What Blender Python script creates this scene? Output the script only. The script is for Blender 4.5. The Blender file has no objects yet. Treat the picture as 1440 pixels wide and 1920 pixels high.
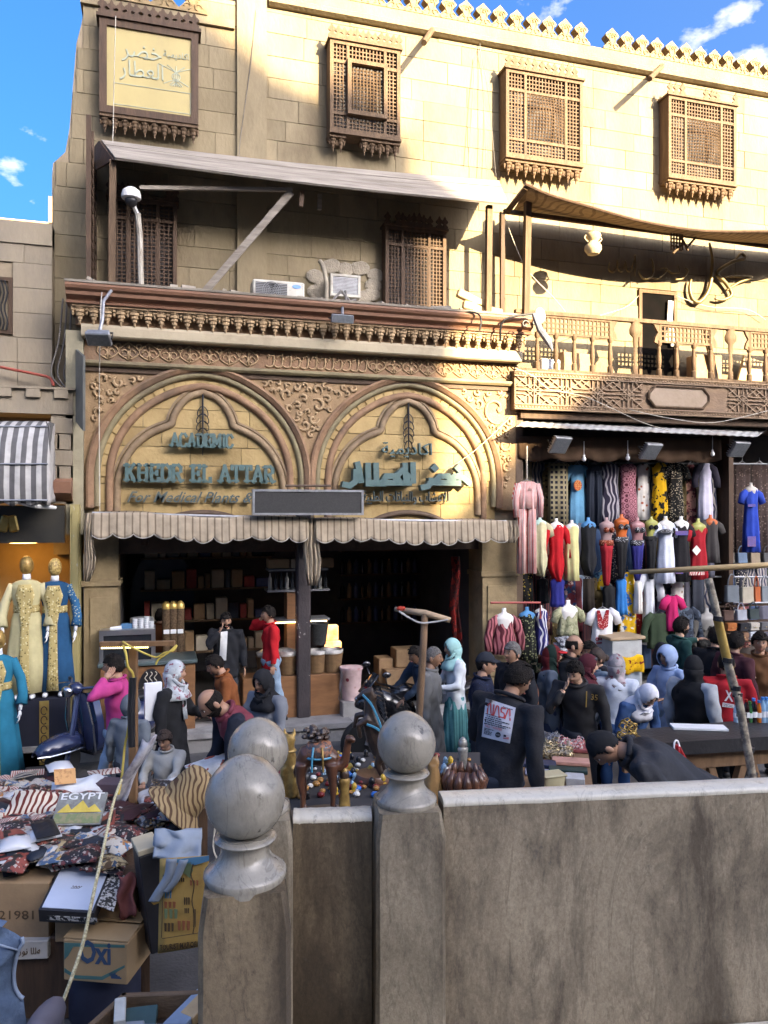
import bpy, math, random
from math import sin, cos, pi, radians, sqrt, atan2
from mathutils import Vector, Matrix, noise
random.seed(7)
SC = bpy.context.scene
COL = SC.collection
# camera, sky, sun, exposure
EYE = 3.2                     # eye height over the street, metres
YAW = radians(16.1)           # the camera looks this far to the right of the facade's normal
FPX = 1442.0
S_, C_ = sin(YAW), cos(YAW)
cam = bpy.data.cameras.new('camera')
cam.sensor_fit = 'HORIZONTAL'; cam.sensor_width = 36.0; cam.lens = 36.0 * FPX / 1440.0
cam.clip_start = 0.05; cam.clip_end = 3000
camo = bpy.data.objects.new('camera', cam); COL.objects.link(camo)
camo.location = (0, 0, EYE); camo.rotation_euler = (pi / 2, 0, -YAW)
SC.camera = camo
SUN_DIR = Vector((0.45, -1.0, 0.40)).normalized()      # towards the sun
SUN_EL = math.asin(SUN_DIR.z); SUN_AZ = atan2(SUN_DIR.x, SUN_DIR.y)
world = bpy.data.worlds.new('World'); SC.world = world; world.use_nodes = True
def build_world():
 nt = world.node_tree; nd = nt.nodes; lk = nt.links
 bg = nd['Background']; bg.inputs['Strength'].default_value = 0.15
 sky = nd.new('ShaderNodeTexSky'); sky.sky_type = 'NISHITA'; sky.sun_disc = False
 sky.sun_elevation = SUN_EL; sky.sun_rotation = SUN_AZ
 sky.air_density = 0.42; sky.dust_density = 10.0; sky.ozone_density = 4.5
 tc = nd.new('ShaderNodeTexCoord')
 sep = nd.new('ShaderNodeSeparateXYZ'); lk.new(tc.outputs['Generated'], sep.inputs[0])
 mp = nd.new('ShaderNodeMapping'); mp.inputs['Scale'].default_value = (1, 1, 1.9); mp.inputs['Location'].default_value = (0.37, 0.0, 0.105)
 lk.new(tc.outputs['Generated'], mp.inputs[0])
 n = nd.new('ShaderNodeTexNoise'); n.inputs['Scale'].default_value = 9; n.inputs['Detail'].default_value = 9; n.inputs['Roughness'].default_value = 0.58
 lk.new(mp.outputs[0], n.inputs['Vector'])
 fac = n.outputs['Fac']
 for (dx, dy, r, k) in ((655, 850, .085, .26), (700, 830, .05, .12), (-672, 726, .028, .13), (-705, 655, .035, .11)):
  v = (Vector((S_, C_, 0)) + Vector((C_, -S_, 0)) * dx / 1442 + Vector((0, 0, 1)) * dy / 1442).normalized()
  dn = nd.new('ShaderNodeVectorMath'); dn.operation = 'DISTANCE'; dn.inputs[1].default_value = v
  nv = nd.new('ShaderNodeVectorMath'); nv.operation = 'NORMALIZE'; lk.new(tc.outputs['Generated'], nv.inputs[0]); lk.new(nv.outputs[0], dn.inputs[0])
  mr = nd.new('ShaderNodeMapRange'); mr.interpolation_type = 'SMOOTHSTEP'; mr.inputs['From Min'].default_value = r; mr.inputs['From Max'].default_value = 0; mr.inputs['To Max'].default_value = k; lk.new(dn.outputs['Value'], mr.inputs['Value'])
  ad = nd.new('ShaderNodeMath'); ad.operation = 'ADD'; lk.new(fac, ad.inputs[0]); lk.new(mr.outputs[0], ad.inputs[1]); fac = ad.outputs[0]
 rp = nd.new('ShaderNodeValToRGB'); rp.color_ramp.elements[0].position = 0.645; rp.color_ramp.elements[1].position = 0.82
 lk.new(fac, rp.inputs[0])
 mx = nd.new('ShaderNodeMixRGB'); mx.inputs[2].default_value = (2.2, 2.25, 2.35, 1)
 hs = nd.new('ShaderNodeHueSaturation'); hs.inputs['Saturation'].default_value = 1.3; hs.inputs['Value'].default_value = 1.0
 lk.new(sky.outputs[0], hs.inputs['Color'])
 lk.new(rp.outputs[0], mx.inputs[0]); lk.new(hs.outputs[0], mx.inputs[1]); lk.new(mx.outputs[0], bg.inputs[0])
build_world()
sun = bpy.data.lights.new('sun', 'SUN'); sun.energy = 5.0; sun.angle = radians(0.5); sun.color = (1.0, 0.86, 0.62)
suno = bpy.data.objects.new('sun', sun); COL.objects.link(suno)
suno.rotation_euler = (-SUN_DIR).to_track_quat('-Z', 'Y').to_euler(); suno.location = SUN_DIR * 60
SC.view_settings.view_transform = 'Standard'; SC.view_settings.look = 'None'
SC.view_settings.exposure = 2.75; SC.view_settings.gamma = 1.0
SC.render.engine = 'CYCLES'
SC.cycles.max_bounces = 6; SC.cycles.diffuse_bounces = 3; SC.cycles.glossy_bounces = 3; SC.cycles.transmission_bounces = 4; SC.cycles.transparent_max_bounces = 6
SC.cycles.use_denoising = True
SC.view_settings.use_white_balance = True; SC.view_settings.white_balance_temperature = 7600
SC.cycles.caustics_reflective = False; SC.cycles.caustics_refractive = False
# measuring the place from the photograph
def PY(px, py, Y):
 u = (px - 720) / FPX; d = Y / (C_ - u * S_)
 return Vector((d * (S_ + u * C_), Y, EYE + (960 - py) / FPX * d))
def PX(px, Y): return PY(px, 960, Y).x
def PZ(px, py, Y): return PY(px, py, Y).z
def PD(px, py, d):
 u = (px - 720) / FPX
 return Vector((d * (S_ + u * C_), d * (C_ - u * S_), EYE + (960 - py) / FPX * d))
def PG(px, py, z):
 return PD(px, py, (EYE - z) * FPX / (py - 960))
FW = Vector((S_, C_, 0)); RT = Vector((C_, -S_, 0)); UP = Vector((0, 0, 1))
# mesh builder
class MB:
 def __init__(s): s.v = []; s.f = []; s.m = []; s.cur = 0
 def add(s, vs, fs):
  o = len(s.v); s.v.extend([tuple(v) for v in vs])
  s.f.extend([tuple(i + o for i in f) for f in fs]); s.m.extend([s.cur] * len(fs)); return s
 def box(s, c, d, R=None):
  x, y, z = d[0] / 2, d[1] / 2, d[2] / 2
  vs = [Vector(p) for p in ((-x,-y,-z),(x,-y,-z),(x,y,-z),(-x,y,-z),(-x,-y,z),(x,-y,z),(x,y,z),(-x,y,z))]
  if R is not None: vs = [R @ v for v in vs]
  c = Vector(c)
  return s.add([v + c for v in vs], [(0,3,2,1),(4,5,6,7),(0,1,5,4),(1,2,6,5),(2,3,7,6),(3,0,4,7)])
 def bb(s, x0, x1, y0, y1, z0, z1):
  return s.box(((x0+x1)/2,(y0+y1)/2,(z0+z1)/2), (abs(x1-x0),abs(y1-y0),abs(z1-z0)))
 def cham(s, c, d, b, R=None):
  x, y, z = d[0]/2, d[1]/2, d[2]/2
  def ring(w, h, zz): return [(-w+b,-h,zz),(w-b,-h,zz),(w,-h+b,zz),(w,h-b,zz),(w-b,h,zz),(-w+b,h,zz),(-w,h-b,zz),(-w,-h+b,zz)]
  rs = [ring(x-b,y-b,-z), ring(x,y,-z+b), ring(x,y,z-b), ring(x-b,y-b,z)]
  c = Vector(c); R = R or Matrix.Identity(3)
  return s.loft([[R @ Vector(p) + c for p in r] for r in rs])
 def loft(s, rings, caps=True, closed=True):
  n = len(rings[0]); vs = [p for r in rings for p in r]; fs = []
  for i in range(len(rings)-1):
   for j in range(n if closed else n-1):
    k = (j+1) % n
    fs.append((i*n+j, i*n+k, (i+1)*n+k, (i+1)*n+j))
  if caps and closed:
   fs.append(tuple(range(n-1,-1,-1))); b = (len(rings)-1)*n; fs.append(tuple(range(b,b+n)))
  return s.add(vs, fs)
 def grid(s, rows):
  n = len(rows[0]); vs = [p for r in rows for p in r]
  return s.add(vs, [(i*n+j, i*n+j+1, (i+1)*n+j+1, (i+1)*n+j) for i in range(len(rows)-1) for j in range(n-1)])
 def tube(s, pts, r, n=8, caps=True, flat=1.0):
  pts = [Vector(p) for p in pts]
  m = len(pts); rr = r if hasattr(r, '__len__') else [r]*m
  rings = []; prev = None
  for i, p in enumerate(pts):
   t = (pts[min(i+1,m-1)] - pts[max(i-1,0)])
   if t.length < 1e-9: t = Vector((0,0,1))
   t.normalize()
   if prev is None:
    a = Vector((0,1,0)) if abs(t.y) < 0.9 else Vector((1,0,0))
   else: a = prev
   u = (a - t * a.dot(t))
   if u.length < 1e-6: u = t.orthogonal()
   u.normalize(); w = t.cross(u); prev = u
   rings.append([p + (u * cos(2*pi*j/n) * flat + w * sin(2*pi*j/n)) * rr[i] for j in range(n)])
  return s.loft(rings, caps)
 def lathe(s, prof, c=(0,0,0), n=20, sx=1, sy=1, R=None):
  c = Vector(c)
  rs = [[Vector((r*cos(2*pi*j/n)*sx, r*sin(2*pi*j/n)*sy, z)) for j in range(n)] for r, z in prof]
  if R is not None: rs = [[R @ p for p in q] for q in rs]
  return s.loft([[p + c for p in q] for q in rs])
 def ball(s, c, r, n=12, R=None):
  r = r if hasattr(r,'__len__') else (r,r,r); c = Vector(c); m = max(4, n//2+1)
  rs = []
  for i in range(m+1):
   a = -pi/2 + pi*i/m; q = max(cos(a), 0.02)
   ring = [Vector((r[0]*q*cos(2*pi*j/n), r[1]*q*sin(2*pi*j/n), r[2]*sin(a))) for j in range(n)]
   rs.append([(R @ p if R is not None else p) + c for p in ring])
  return s.loft(rs)
 def prism(s, poly, y0, y1):
  n = len(poly); a = sum(poly[i][0]*poly[(i+1)%n][1]-poly[(i+1)%n][0]*poly[i][1] for i in range(n))
  if a < 0: poly = poly[::-1]
  vs = [(x,y0,z) for x,z in poly] + [(x,y1,z) for x,z in poly]
  fs = [tuple(range(n)), tuple(range(2*n-1,n-1,-1))] + [(i, i+n, (i+1)%n+n, (i+1)%n) for i in range(n)]
  return s.add(vs, fs)
 def slab(s, poly, n_dir, t):
  n = len(poly); o = Vector(n_dir) * t
  vs = [Vector(p) for p in poly] + [Vector(p) + o for p in poly]
  return s.add(vs, [tuple(range(n-1,-1,-1)), tuple(range(n,2*n))] + [(i,(i+1)%n,(i+1)%n+n,i+n) for i in range(n)])
 def sweep_x(s, prof, x0, x1):
  return s.loft([[(x0,y,z) for y,z in prof],[(x1,y,z) for y,z in prof]])
 def sweep(s, prof, pts, nrm=(0,-1,0), caps=True):
  N = Vector(nrm); pts = [Vector(p) for p in pts]; m = len(pts); rs = []
  for i, p in enumerate(pts):
   t1 = (pts[i]-pts[i-1]).normalized() if i else None
   t2 = (pts[i+1]-pts[i]).normalized() if i < m-1 else None
   t = ((t1 or t2) + (t2 or t1)).normalized(); sd = t.cross(N).normalized()
   k = 1.0
   if t1 and t2: k = 1/max(0.5, t.dot(t2))
   rs.append([p + sd*a*k + N*b for a, b in prof])
  return s.loft(rs, caps)
 def mesh(s, name, mats, smooth=False, off=None):
  me = bpy.data.meshes.new(name)
  v = s.v
  if off is not None: v = [(a-off[0], b-off[1], c-off[2]) for a,b,c in v]
  me.from_pydata(v, [], s.f)
  for m in (mats if isinstance(mats,(list,tuple)) else [mats]): me.materials.append(m)
  if max(s.m, default=0) > 0: me.polygons.foreach_set('material_index', s.m)
  if smooth:
   me.polygons.foreach_set('use_smooth', [True]*len(s.f))
   if smooth != 1: me.set_sharp_from_angle(angle=radians(smooth))
  me.update(); return me
 def build(s, name, mat, parent=None, smooth=False, origin=None, **kw):
  if parent is not None:
   off = WLOC[parent.name]
  else:
   if origin is None:
    xs=[p[0] for p in s.v]; ys=[p[1] for p in s.v]; zs=[p[2] for p in s.v]
    origin = ((min(xs)+max(xs))/2,(min(ys)+max(ys))/2,min(zs))
   off = Vector(origin)
  return link(name, s.mesh(name, mat, smooth, off), parent, off, **kw)
WLOC = {}
def link(name, me, parent=None, wloc=(0,0,0), **kw):
 o = bpy.data.objects.new(name, me); COL.objects.link(o)
 if parent is not None:
  o.parent = parent; o.location = Vector(wloc) - WLOC[parent.name]
 else: o.location = wloc
 WLOC[o.name] = Vector(wloc)
 return tag(o, **kw)
def tag(o, label=None, cat=None, group=None, kind=None):
 if label: o['label'] = label
 if cat: o['category'] = cat
 if group: o['group'] = group
 if kind: o['kind'] = kind
 return o
def thing(name, label, cat, loc, group=None):
 return link(name, None, None, loc, label=label, cat=cat, group=group)
def inst(name, me, parent, wloc, scale=None, rot=None):
 o = link(name, me, parent, wloc)
 if scale: o.scale = scale
 if rot: o.rotation_euler = rot
 return o
def copy_tree(o, parent=None):
 c = o.copy(); COL.objects.link(c); c.parent = parent
 for ch in o.children: copy_tree(ch, c)
 return c
def RZ(a): return Matrix.Rotation(a, 3, 'Z')
def RX(a): return Matrix.Rotation(a, 3, 'X')
def RYm(a): return Matrix.Rotation(a, 3, 'Y')
def basis(x, y, z): return Matrix((x, y, z)).transposed()
def smoothpath(pts, k=6):
 pts=[Vector(p) for p in pts]; out=[]
 for i in range(len(pts)-1):
  p0=pts[max(i-1,0)];p1=pts[i];p2=pts[i+1];p3=pts[min(i+2,len(pts)-1)]
  for j in range(k):
   t=j/k
   out.append(0.5*((2*p1)+(p2-p0)*t+(2*p0-5*p1+4*p2-p3)*t*t+(3*p1-p0-3*p2+p3)*t**3))
 out.append(pts[-1]); return out
# materials
MATS = {}
def srgb(h):
 if isinstance(h, str):
  h = h.lstrip('#'); c = [int(h[i:i+2],16)/255 for i in (0,2,4)]
  return tuple((x/12.92 if x<=0.04045 else ((x+0.055)/1.055)**2.4) for x in c)
 return tuple(h)
def M(key, col=(.5,.5,.5), col2=None, scale=4.0, rough=0.7, bump=0.0, metal=0.0, stretch=(1,1,1), lo=0.35, hi=0.65, detail=6, spec=0.4,
      vary=0.0, bscale=None, dirt=None, dscale=1.3, dlo=0.5, dhi=0.7, local=False, sheen=0, alpha=1, emit=0, coat=0, trans=0):
 if key in MATS: return MATS[key]
 m = bpy.data.materials.new(key); m.use_nodes = True; MATS[key] = m
 nt = m.node_tree; nd = nt.nodes; lk = nt.links; b = nd['Principled BSDF']
 col = srgb(col); col2 = srgb(col2) if col2 is not None else tuple(c*0.72 for c in col)
 if local:
  src = nd.new('ShaderNodeTexCoord').outputs['Object']
 else: src = nd.new('ShaderNodeNewGeometry').outputs['Position']
 mp = nd.new('ShaderNodeMapping'); mp.inputs['Scale'].default_value = stretch; lk.new(src, mp.inputs[0])
 n = nd.new('ShaderNodeTexNoise'); n.inputs['Scale'].default_value = scale; n.inputs['Detail'].default_value = detail; n.inputs['Roughness'].default_value = 0.62
 lk.new(mp.outputs[0], n.inputs['Vector'])
 r = nd.new('ShaderNodeValToRGB'); e = r.color_ramp.elements
 e[0].position = lo; e[0].color = (*col2,1); e[1].position = hi; e[1].color = (*col,1)
 lk.new(n.outputs['Fac'], r.inputs[0]); out = r.outputs[0]
 if dirt is not None:
  n2 = nd.new('ShaderNodeTexNoise'); n2.inputs['Scale'].default_value = dscale; n2.inputs['Detail'].default_value = 8; n2.inputs['Roughness'].default_value = 0.7
  lk.new(mp.outputs[0], n2.inputs['Vector'])
  r2 = nd.new('ShaderNodeValToRGB'); r2.color_ramp.elements[0].position = dlo; r2.color_ramp.elements[1].position = dhi
  lk.new(n2.outputs['Fac'], r2.inputs[0])
  mx = nd.new('ShaderNodeMixRGB'); lk.new(r2.outputs[0], mx.inputs[0]); lk.new(out, mx.inputs[1]); mx.inputs[2].default_value = (*srgb(dirt),1); out = mx.outputs[0]
 if vary:
  oi = nd.new('ShaderNodeObjectInfo'); mr = nd.new('ShaderNodeMapRange'); mr.inputs['To Min'].default_value = 1-vary; mr.inputs['To Max'].default_value = 1+vary*0.6
  lk.new(oi.outputs['Random'], mr.inputs['Value'])
  hs = nd.new('ShaderNodeHueSaturation'); lk.new(out, hs.inputs['Color']); lk.new(mr.outputs[0], hs.inputs['Value']); out = hs.outputs[0]
 lk.new(out, b.inputs['Base Color'])
 b.inputs['Roughness'].default_value = rough; b.inputs['Metallic'].default_value = metal
 b.inputs['Specular IOR Level'].default_value = spec
 if sheen: b.inputs['Sheen Weight'].default_value = sheen
 if coat: b.inputs['Coat Weight'].default_value = coat; b.inputs['Coat Roughness'].default_value = 0.12
 if alpha < 1: b.inputs['Alpha'].default_value = alpha
 if trans: b.inputs['Transmission Weight'].default_value = trans
 if emit:
  b.inputs['Emission Strength'].default_value = emit; lk.new(out, b.inputs['Emission Color'])
 if bump:
  n3 = nd.new('ShaderNodeTexNoise'); n3.inputs['Scale'].default_value = bscale or scale*6; n3.inputs['Detail'].default_value = 6
  lk.new(mp.outputs[0], n3.inputs['Vector'])
  bp = nd.new('ShaderNodeBump'); bp.inputs['Strength'].default_value = min(1,bump); bp.inputs['Distance'].default_value = 0.02
  lk.new(n3.outputs['Fac'], bp.inputs['Height']); lk.new(bp.outputs[0], b.inputs['Normal'])
 return m
def PAT(key, kind, a, b, c=None, scale=10.0, rough=0.85, th=0.5, stretch=(1,1,1)):
 if key in MATS: return MATS[key]
 m = bpy.data.materials.new(key); m.use_nodes = True; MATS[key] = m
 nt = m.node_tree; nd = nt.nodes; lk = nt.links; bs = nd['Principled BSDF']
 a = srgb(a); b = srgb(b); c = srgb(c) if c else b
 src = nd.new('ShaderNodeTexCoord').outputs['Object']
 mp = nd.new('ShaderNodeMapping'); mp.inputs['Scale'].default_value = stretch; lk.new(src, mp.inputs[0]); v = mp.outputs[0]
 def ramp(x, p0, p1, c0, c1, mode='LINEAR'):
  r = nd.new('ShaderNodeValToRGB'); r.color_ramp.interpolation = mode
  r.color_ramp.elements[0].position = p0; r.color_ramp.elements[0].color = (*c0,1); r.color_ramp.elements[1].position = p1; r.color_ramp.elements[1].color = (*c1,1)
  lk.new(x, r.inputs[0]); return r.outputs[0]
 if kind in ('stripe','hstripe','band'):
  w = nd.new('ShaderNodeTexWave'); w.wave_type = 'BANDS'; w.bands_direction = 'X' if kind != 'hstripe' else 'Z'
  w.inputs['Scale'].default_value = scale; w.inputs['Distortion'].default_value = 0.4 if kind=='stripe' else 0.2; lk.new(v, w.inputs[0])
  out = ramp(w.outputs['Fac'], th-0.06, th+0.06, a, b)
 elif kind == 'swirl':
  w = nd.new('ShaderNodeTexWave'); w.wave_type = 'BANDS'; w.inputs['Scale'].default_value = scale; w.inputs['Distortion'].default_value = 9; w.inputs['Detail'].default_value = 1; w.inputs['Detail Scale'].default_value = 0.8; lk.new(v, w.inputs[0])
  out = ramp(w.outputs['Fac'], th-0.05, th+0.05, a, b)
 elif kind == 'blob':
  n = nd.new('ShaderNodeTexNoise'); n.inputs['Scale'].default_value = scale; n.inputs['Detail'].default_value = 3; lk.new(v, n.inputs[0])
  o1 = ramp(n.outputs['Fac'], th-0.02, th+0.02, a, b)
  n2 = nd.new('ShaderNodeTexNoise'); n2.inputs['Scale'].default_value = scale*1.7; lk.new(v, n2.inputs[0])
  mx = nd.new('ShaderNodeMixRGB'); lk.new(ramp(n2.outputs['Fac'], 0.6, 0.62, (0,0,0), (1,1,1)), mx.inputs[0]); lk.new(o1, mx.inputs[1]); mx.inputs[2].default_value = (*c,1); out = mx.outputs[0]
 elif kind in ('cell','ring','spot'):
  w = nd.new('ShaderNodeTexVoronoi'); w.inputs['Scale'].default_value = scale; w.inputs['Randomness'].default_value = {'cell':0.9,'ring':0.15,'spot':0.8}[kind]; lk.new(v, w.inputs['Vector'])
  if kind == 'ring':
   s = nd.new('ShaderNodeMath'); s.operation = 'SINE'; k = nd.new('ShaderNodeMath'); k.operation = 'MULTIPLY'; k.inputs[1].default_value = 20
   lk.new(w.outputs['Distance'], k.inputs[0]); lk.new(k.outputs[0], s.inputs[0]); out = ramp(s.outputs[0], 0.35, 0.5, a, b)
  else:
   out = ramp(w.outputs['Distance'], th-0.05, th+0.05, b, a)
   if c != b:
    mx = nd.new('ShaderNodeMixRGB'); sp = nd.new('ShaderNodeSeparateColor'); lk.new(w.outputs['Color'], sp.inputs[0])
    rr = ramp(w.outputs['Distance'], th-0.05, th+0.05, c, a); lk.new(ramp(sp.outputs[0],0.5,0.52,(0,0,0),(1,1,1)), mx.inputs[0]); lk.new(out, mx.inputs[1]); lk.new(rr, mx.inputs[2]); out = mx.outputs[0]
 elif kind == 'check':
  w = nd.new('ShaderNodeTexBrick'); w.offset = 0; w.inputs['Scale'].default_value = scale; w.inputs['Color1'].default_value = (*a,1); w.inputs['Color2'].default_value = (*a,1); w.inputs['Mortar'].default_value = (*b,1); w.inputs['Mortar Size'].default_value = 0.12; w.inputs['Brick Width'].default_value=0.5; w.inputs['Row Height'].default_value=0.5
  sp = nd.new('ShaderNodeSeparateXYZ'); cb = nd.new('ShaderNodeCombineXYZ'); lk.new(v, sp.inputs[0]); lk.new(sp.outputs[0], cb.inputs[0]); lk.new(sp.outputs[2], cb.inputs[1]); lk.new(cb.outputs[0], w.inputs[0]); out = w.outputs[0]
 # faint weave and folds
 n = nd.new('ShaderNodeTexNoise'); n.inputs['Scale'].default_value = 9; n.inputs['Detail'].default_value = 5; lk.new(src, n.inputs[0])
 mul = nd.new('ShaderNodeMixRGB'); mul.blend_type = 'MULTIPLY'; mul.inputs[0].default_value = 1; lk.new(out, mul.inputs[1]); lk.new(ramp(n.outputs['Fac'],0.3,0.7,(.72,.72,.72),(1,1,1)), mul.inputs[2])
 lk.new(mul.outputs[0], bs.inputs['Base Color']); bs.inputs['Roughness'].default_value = rough; bs.inputs['Specular IOR Level'].default_value = 0.25
 bp = nd.new('ShaderNodeBump'); bp.inputs['Strength'].default_value = 0.35; bp.inputs['Distance'].default_value = 0.02; lk.new(n.outputs['Fac'], bp.inputs['Height']); lk.new(bp.outputs[0], bs.inputs['Normal'])
 return m
def cloth(hexcol, rough=0.9, k=0.78):
 c = tuple(min(.8,x*1.05+.008) for x in srgb(hexcol))
 return M('cloth_'+str(hexcol), c, tuple(x*k for x in c), scale=5, rough=rough, bump=0.25, bscale=14, local=True, spec=0.2)
STONE = M('limestone', (.245,.198,.126), (.20,.16,.10), scale=1.6, rough=.9, bump=.35, bscale=22, vary=.15, dirt=(.13,.10,.066), dscale=1.1, dlo=.48, dhi=.76, stretch=(1,1,.45), spec=.15)
STONE2 = M('limestone_grey', (.32,.265,.19), (.25,.205,.146), scale=1.6, rough=.92, bump=.4, bscale=20, vary=.10, dirt=(.20,.17,.135), dscale=1.0, dlo=.45, dhi=.75, stretch=(1,1,.4), spec=.15)
JOINT = M('joint', (.30,.24,.165), (.22,.175,.12), rough=.95, spec=.1)
YSTONE = M('ochre_stone', (.41,.295,.137), (.325,.227,.103), scale=2.2, rough=.85, bump=.4, bscale=18, vary=.16, dirt=(.23,.15,.065), dscale=1.8, dlo=.5, dhi=.8, spec=.2)
BROWNP = M('brown_plaster', (.28,.17,.10), (.20,.118,.07), scale=5, rough=.8, bump=.3, dirt=(.12,.085,.06), spec=.25)
CARVE = M('carved_plaster', (.32,.215,.122), (.25,.165,.09), scale=6, rough=.85, bump=.35, dirt=(.17,.115,.07), spec=.2)
CARVE_L = M('carved_relief', (.37,.26,.152), (.30,.205,.118), scale=8, rough=.85, bump=.3, spec=.2)
MOULD = M('reddish_moulding', (.25,.13,.08), (.185,.092,.058), scale=3, rough=.6, bump=.25, stretch=(.5,1,1), dirt=(.15,.09,.06), spec=.3)
DARKT = M('dark_trim', (.10,.065,.042), (.07,.045,.03), scale=6, rough=.6, bump=.2, spec=.3)
OLIVE = M('olive_band', (.24,.20,.11), (.18,.145,.08), scale=4, rough=.7, bump=.2, dirt=(.12,.09,.055))
WOOD = M('old_brown_wood', (.13,.083,.048), (.08,.05,.03), scale=3, stretch=(6,6,.7), rough=.75, bump=.35, dirt=(.21,.155,.105), dlo=.58, dhi=.85, spec=.25)
WOODD = M('dark_wood', (.085,.048,.028), (.05,.03,.018), scale=3, stretch=(6,6,.8), rough=.7, bump=.3, spec=.3)
GREYW = M('weathered_boards', (.29,.255,.215), (.17,.145,.12), scale=2.2, stretch=(.5,5,5), rough=.85, bump=.5, bscale=9, spec=.15)
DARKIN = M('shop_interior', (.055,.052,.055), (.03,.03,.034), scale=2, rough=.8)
METALG = M('grey_metal', (.30,.31,.32), (.2,.2,.21), scale=9, rough=.45, metal=.6)
BLACKM = M('black_metal', (.025,.025,.027), (.015,.015,.016), scale=9, rough=.45, metal=.3)
WHITEP = M('white_paint', (.70,.69,.66), (.55,.54,.51), scale=5, rough=.55, bump=.1)
ASPH = M('street_asphalt', (.085,.082,.08), (.055,.053,.052), scale=3, rough=.85, bump=.5, bscale=40, dirt=(.12,.11,.10), dscale=.6)
PAVE = M('step_stone', (.27,.26,.245), (.19,.18,.17), scale=3, rough=.8, bump=.3, dirt=(.12,.115,.11), dscale=1.5)
CARD = M('cardboard', (.36,.235,.125), (.29,.185,.10), scale=3, rough=.85, bump=.15, dirt=(.22,.14,.08))
GOLDP = M('gold_trim', (.55,.38,.12), (.4,.26,.07), scale=8, rough=.35, metal=.6)
BLACKP = M('black_plastic', (.02,.02,.022), (.013,.013,.014), scale=7, rough=.35)
WHITEPL = M('white_plastic', (.72,.73,.74), (.62,.63,.64), scale=4, rough=.4)
GLASSD = M('dark_pane', (.015,.018,.022), (.02,.022,.025), rough=.08, spec=.6)
SKIN = {'l': M('skin_light', (.52,.32,.215), (.45,.265,.175), scale=14, rough=.55, local=True), 'm': M('skin_tan', (.40,.225,.145), (.34,.185,.115), scale=14, rough=.55, local=True), 'd': M('skin_brown', (.26,.14,.085), (.21,.11,.065), scale=14, rough=.5, local=True)}
HAIR = M('dark_hair', (.018,.014,.012), (.008,.007,.006), scale=40, rough=.8, bump=.6, bscale=90, local=True, spec=.12)
HAIRG = M('grey_hair', (.16,.15,.14), (.07,.066,.062), scale=40, rough=.85, bump=.6, bscale=90, local=True, spec=.12)
# lettering turned to solid mesh
def text_mesh(name, body, mat, height, depth, bold=0.0, shear=0.0):
 cu = bpy.data.curves.new(name, 'FONT'); cu.body = body; cu.size = 1.0; cu.extrude = 0.0; cu.align_x = 'CENTER'; cu.offset = bold; cu.shear = shear; cu.resolution_u = 2
 o = bpy.data.objects.new(name, cu); COL.objects.link(o)
 me = o.to_mesh(); vs = [v.co.copy() for v in me.vertices]; fs = [tuple(p.vertices) for p in me.polygons]
 o.to_mesh_clear(); bpy.data.objects.remove(o); bpy.data.curves.remove(cu)
 return vs, fs
def lettering(name, body, mat, origin, height, depth, parent, bold=0.0, shear=0.0, sx=1.0, xdir=(1,0,0), zdir=(0,0,1), cap=0.7, width=None):
 vs, fs = text_mesh(name, body, mat, height, depth, bold, shear)
 if not vs: return None
 k = height / cap
 if width:
  w = max(v.x for v in vs) - min(v.x for v in vs); sx = width / (w * k)
 X = Vector(xdir); Z = Vector(zdir); N = X.cross(Z)      # points to the reader
 o = Vector(origin); mid = (max(v.x for v in vs)+min(v.x for v in vs))/2
 b = MB(); n = len(vs)
 front = [o + X*((v.x-mid)*k*sx) + Z*(v.y*k) + N*depth for v in vs]; back = [p - N*depth for p in front]
 fs2 = list(fs); ec = {}
 for f in fs:
  for i in range(len(f)):
   e = (f[i], f[(i+1)%len(f)]); ec[e] = ec.get(e,0)+1
 for (a, c) in list(ec):
  if (c, a) not in ec: fs2.append((c, a, a+n, c+n))
 b.add(front+back, fs2)
 return b.build(name, mat, parent)
# the setting
YF, YW = 11.1, 11.7            # plane of the shopfront, plane of the upper wall
mb = MB(); mb.add([(-150,-150,0),(150,-150,0),(150,150,0),(-150,150,0)], [(0,1,2,3)])
mb.build('street', ASPH, origin=(0,0,0), kind='structure')
mb = MB(); mb.bb(-14, 30, 10.5, 15.5, -.2, .25); step = mb.build('shop_step', PAVE, origin=(0,10.5,0), kind='structure')
flag = MB(); flag.cham((0,0,0),(1,1,1),.012); flagm = flag.mesh('paving_slab', M('step_slab',(.30,.29,.275),(.21,.20,.19),scale=3,rough=.8,bump=.3,vary=.15,dirt=(.13,.125,.12),dscale=1.6))
x = -7.0
while x < 12:
 w = random.uniform(.8,1.3)
 inst('paving_slab', flagm, step, (x+w/2, 10.72, .225), (w-.012,.52,.07)); x += w
mb = MB()
mb.slab([(p.x,p.y,-.1) for p in (PD(880,0,2.85),PD(1900,0,2.85),PD(1700,0,7.0),PD(900,0,6.7))], (0,0,1), .4)
mb.build('terrace', PAVE, origin=(2,4,0), kind='structure')
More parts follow.
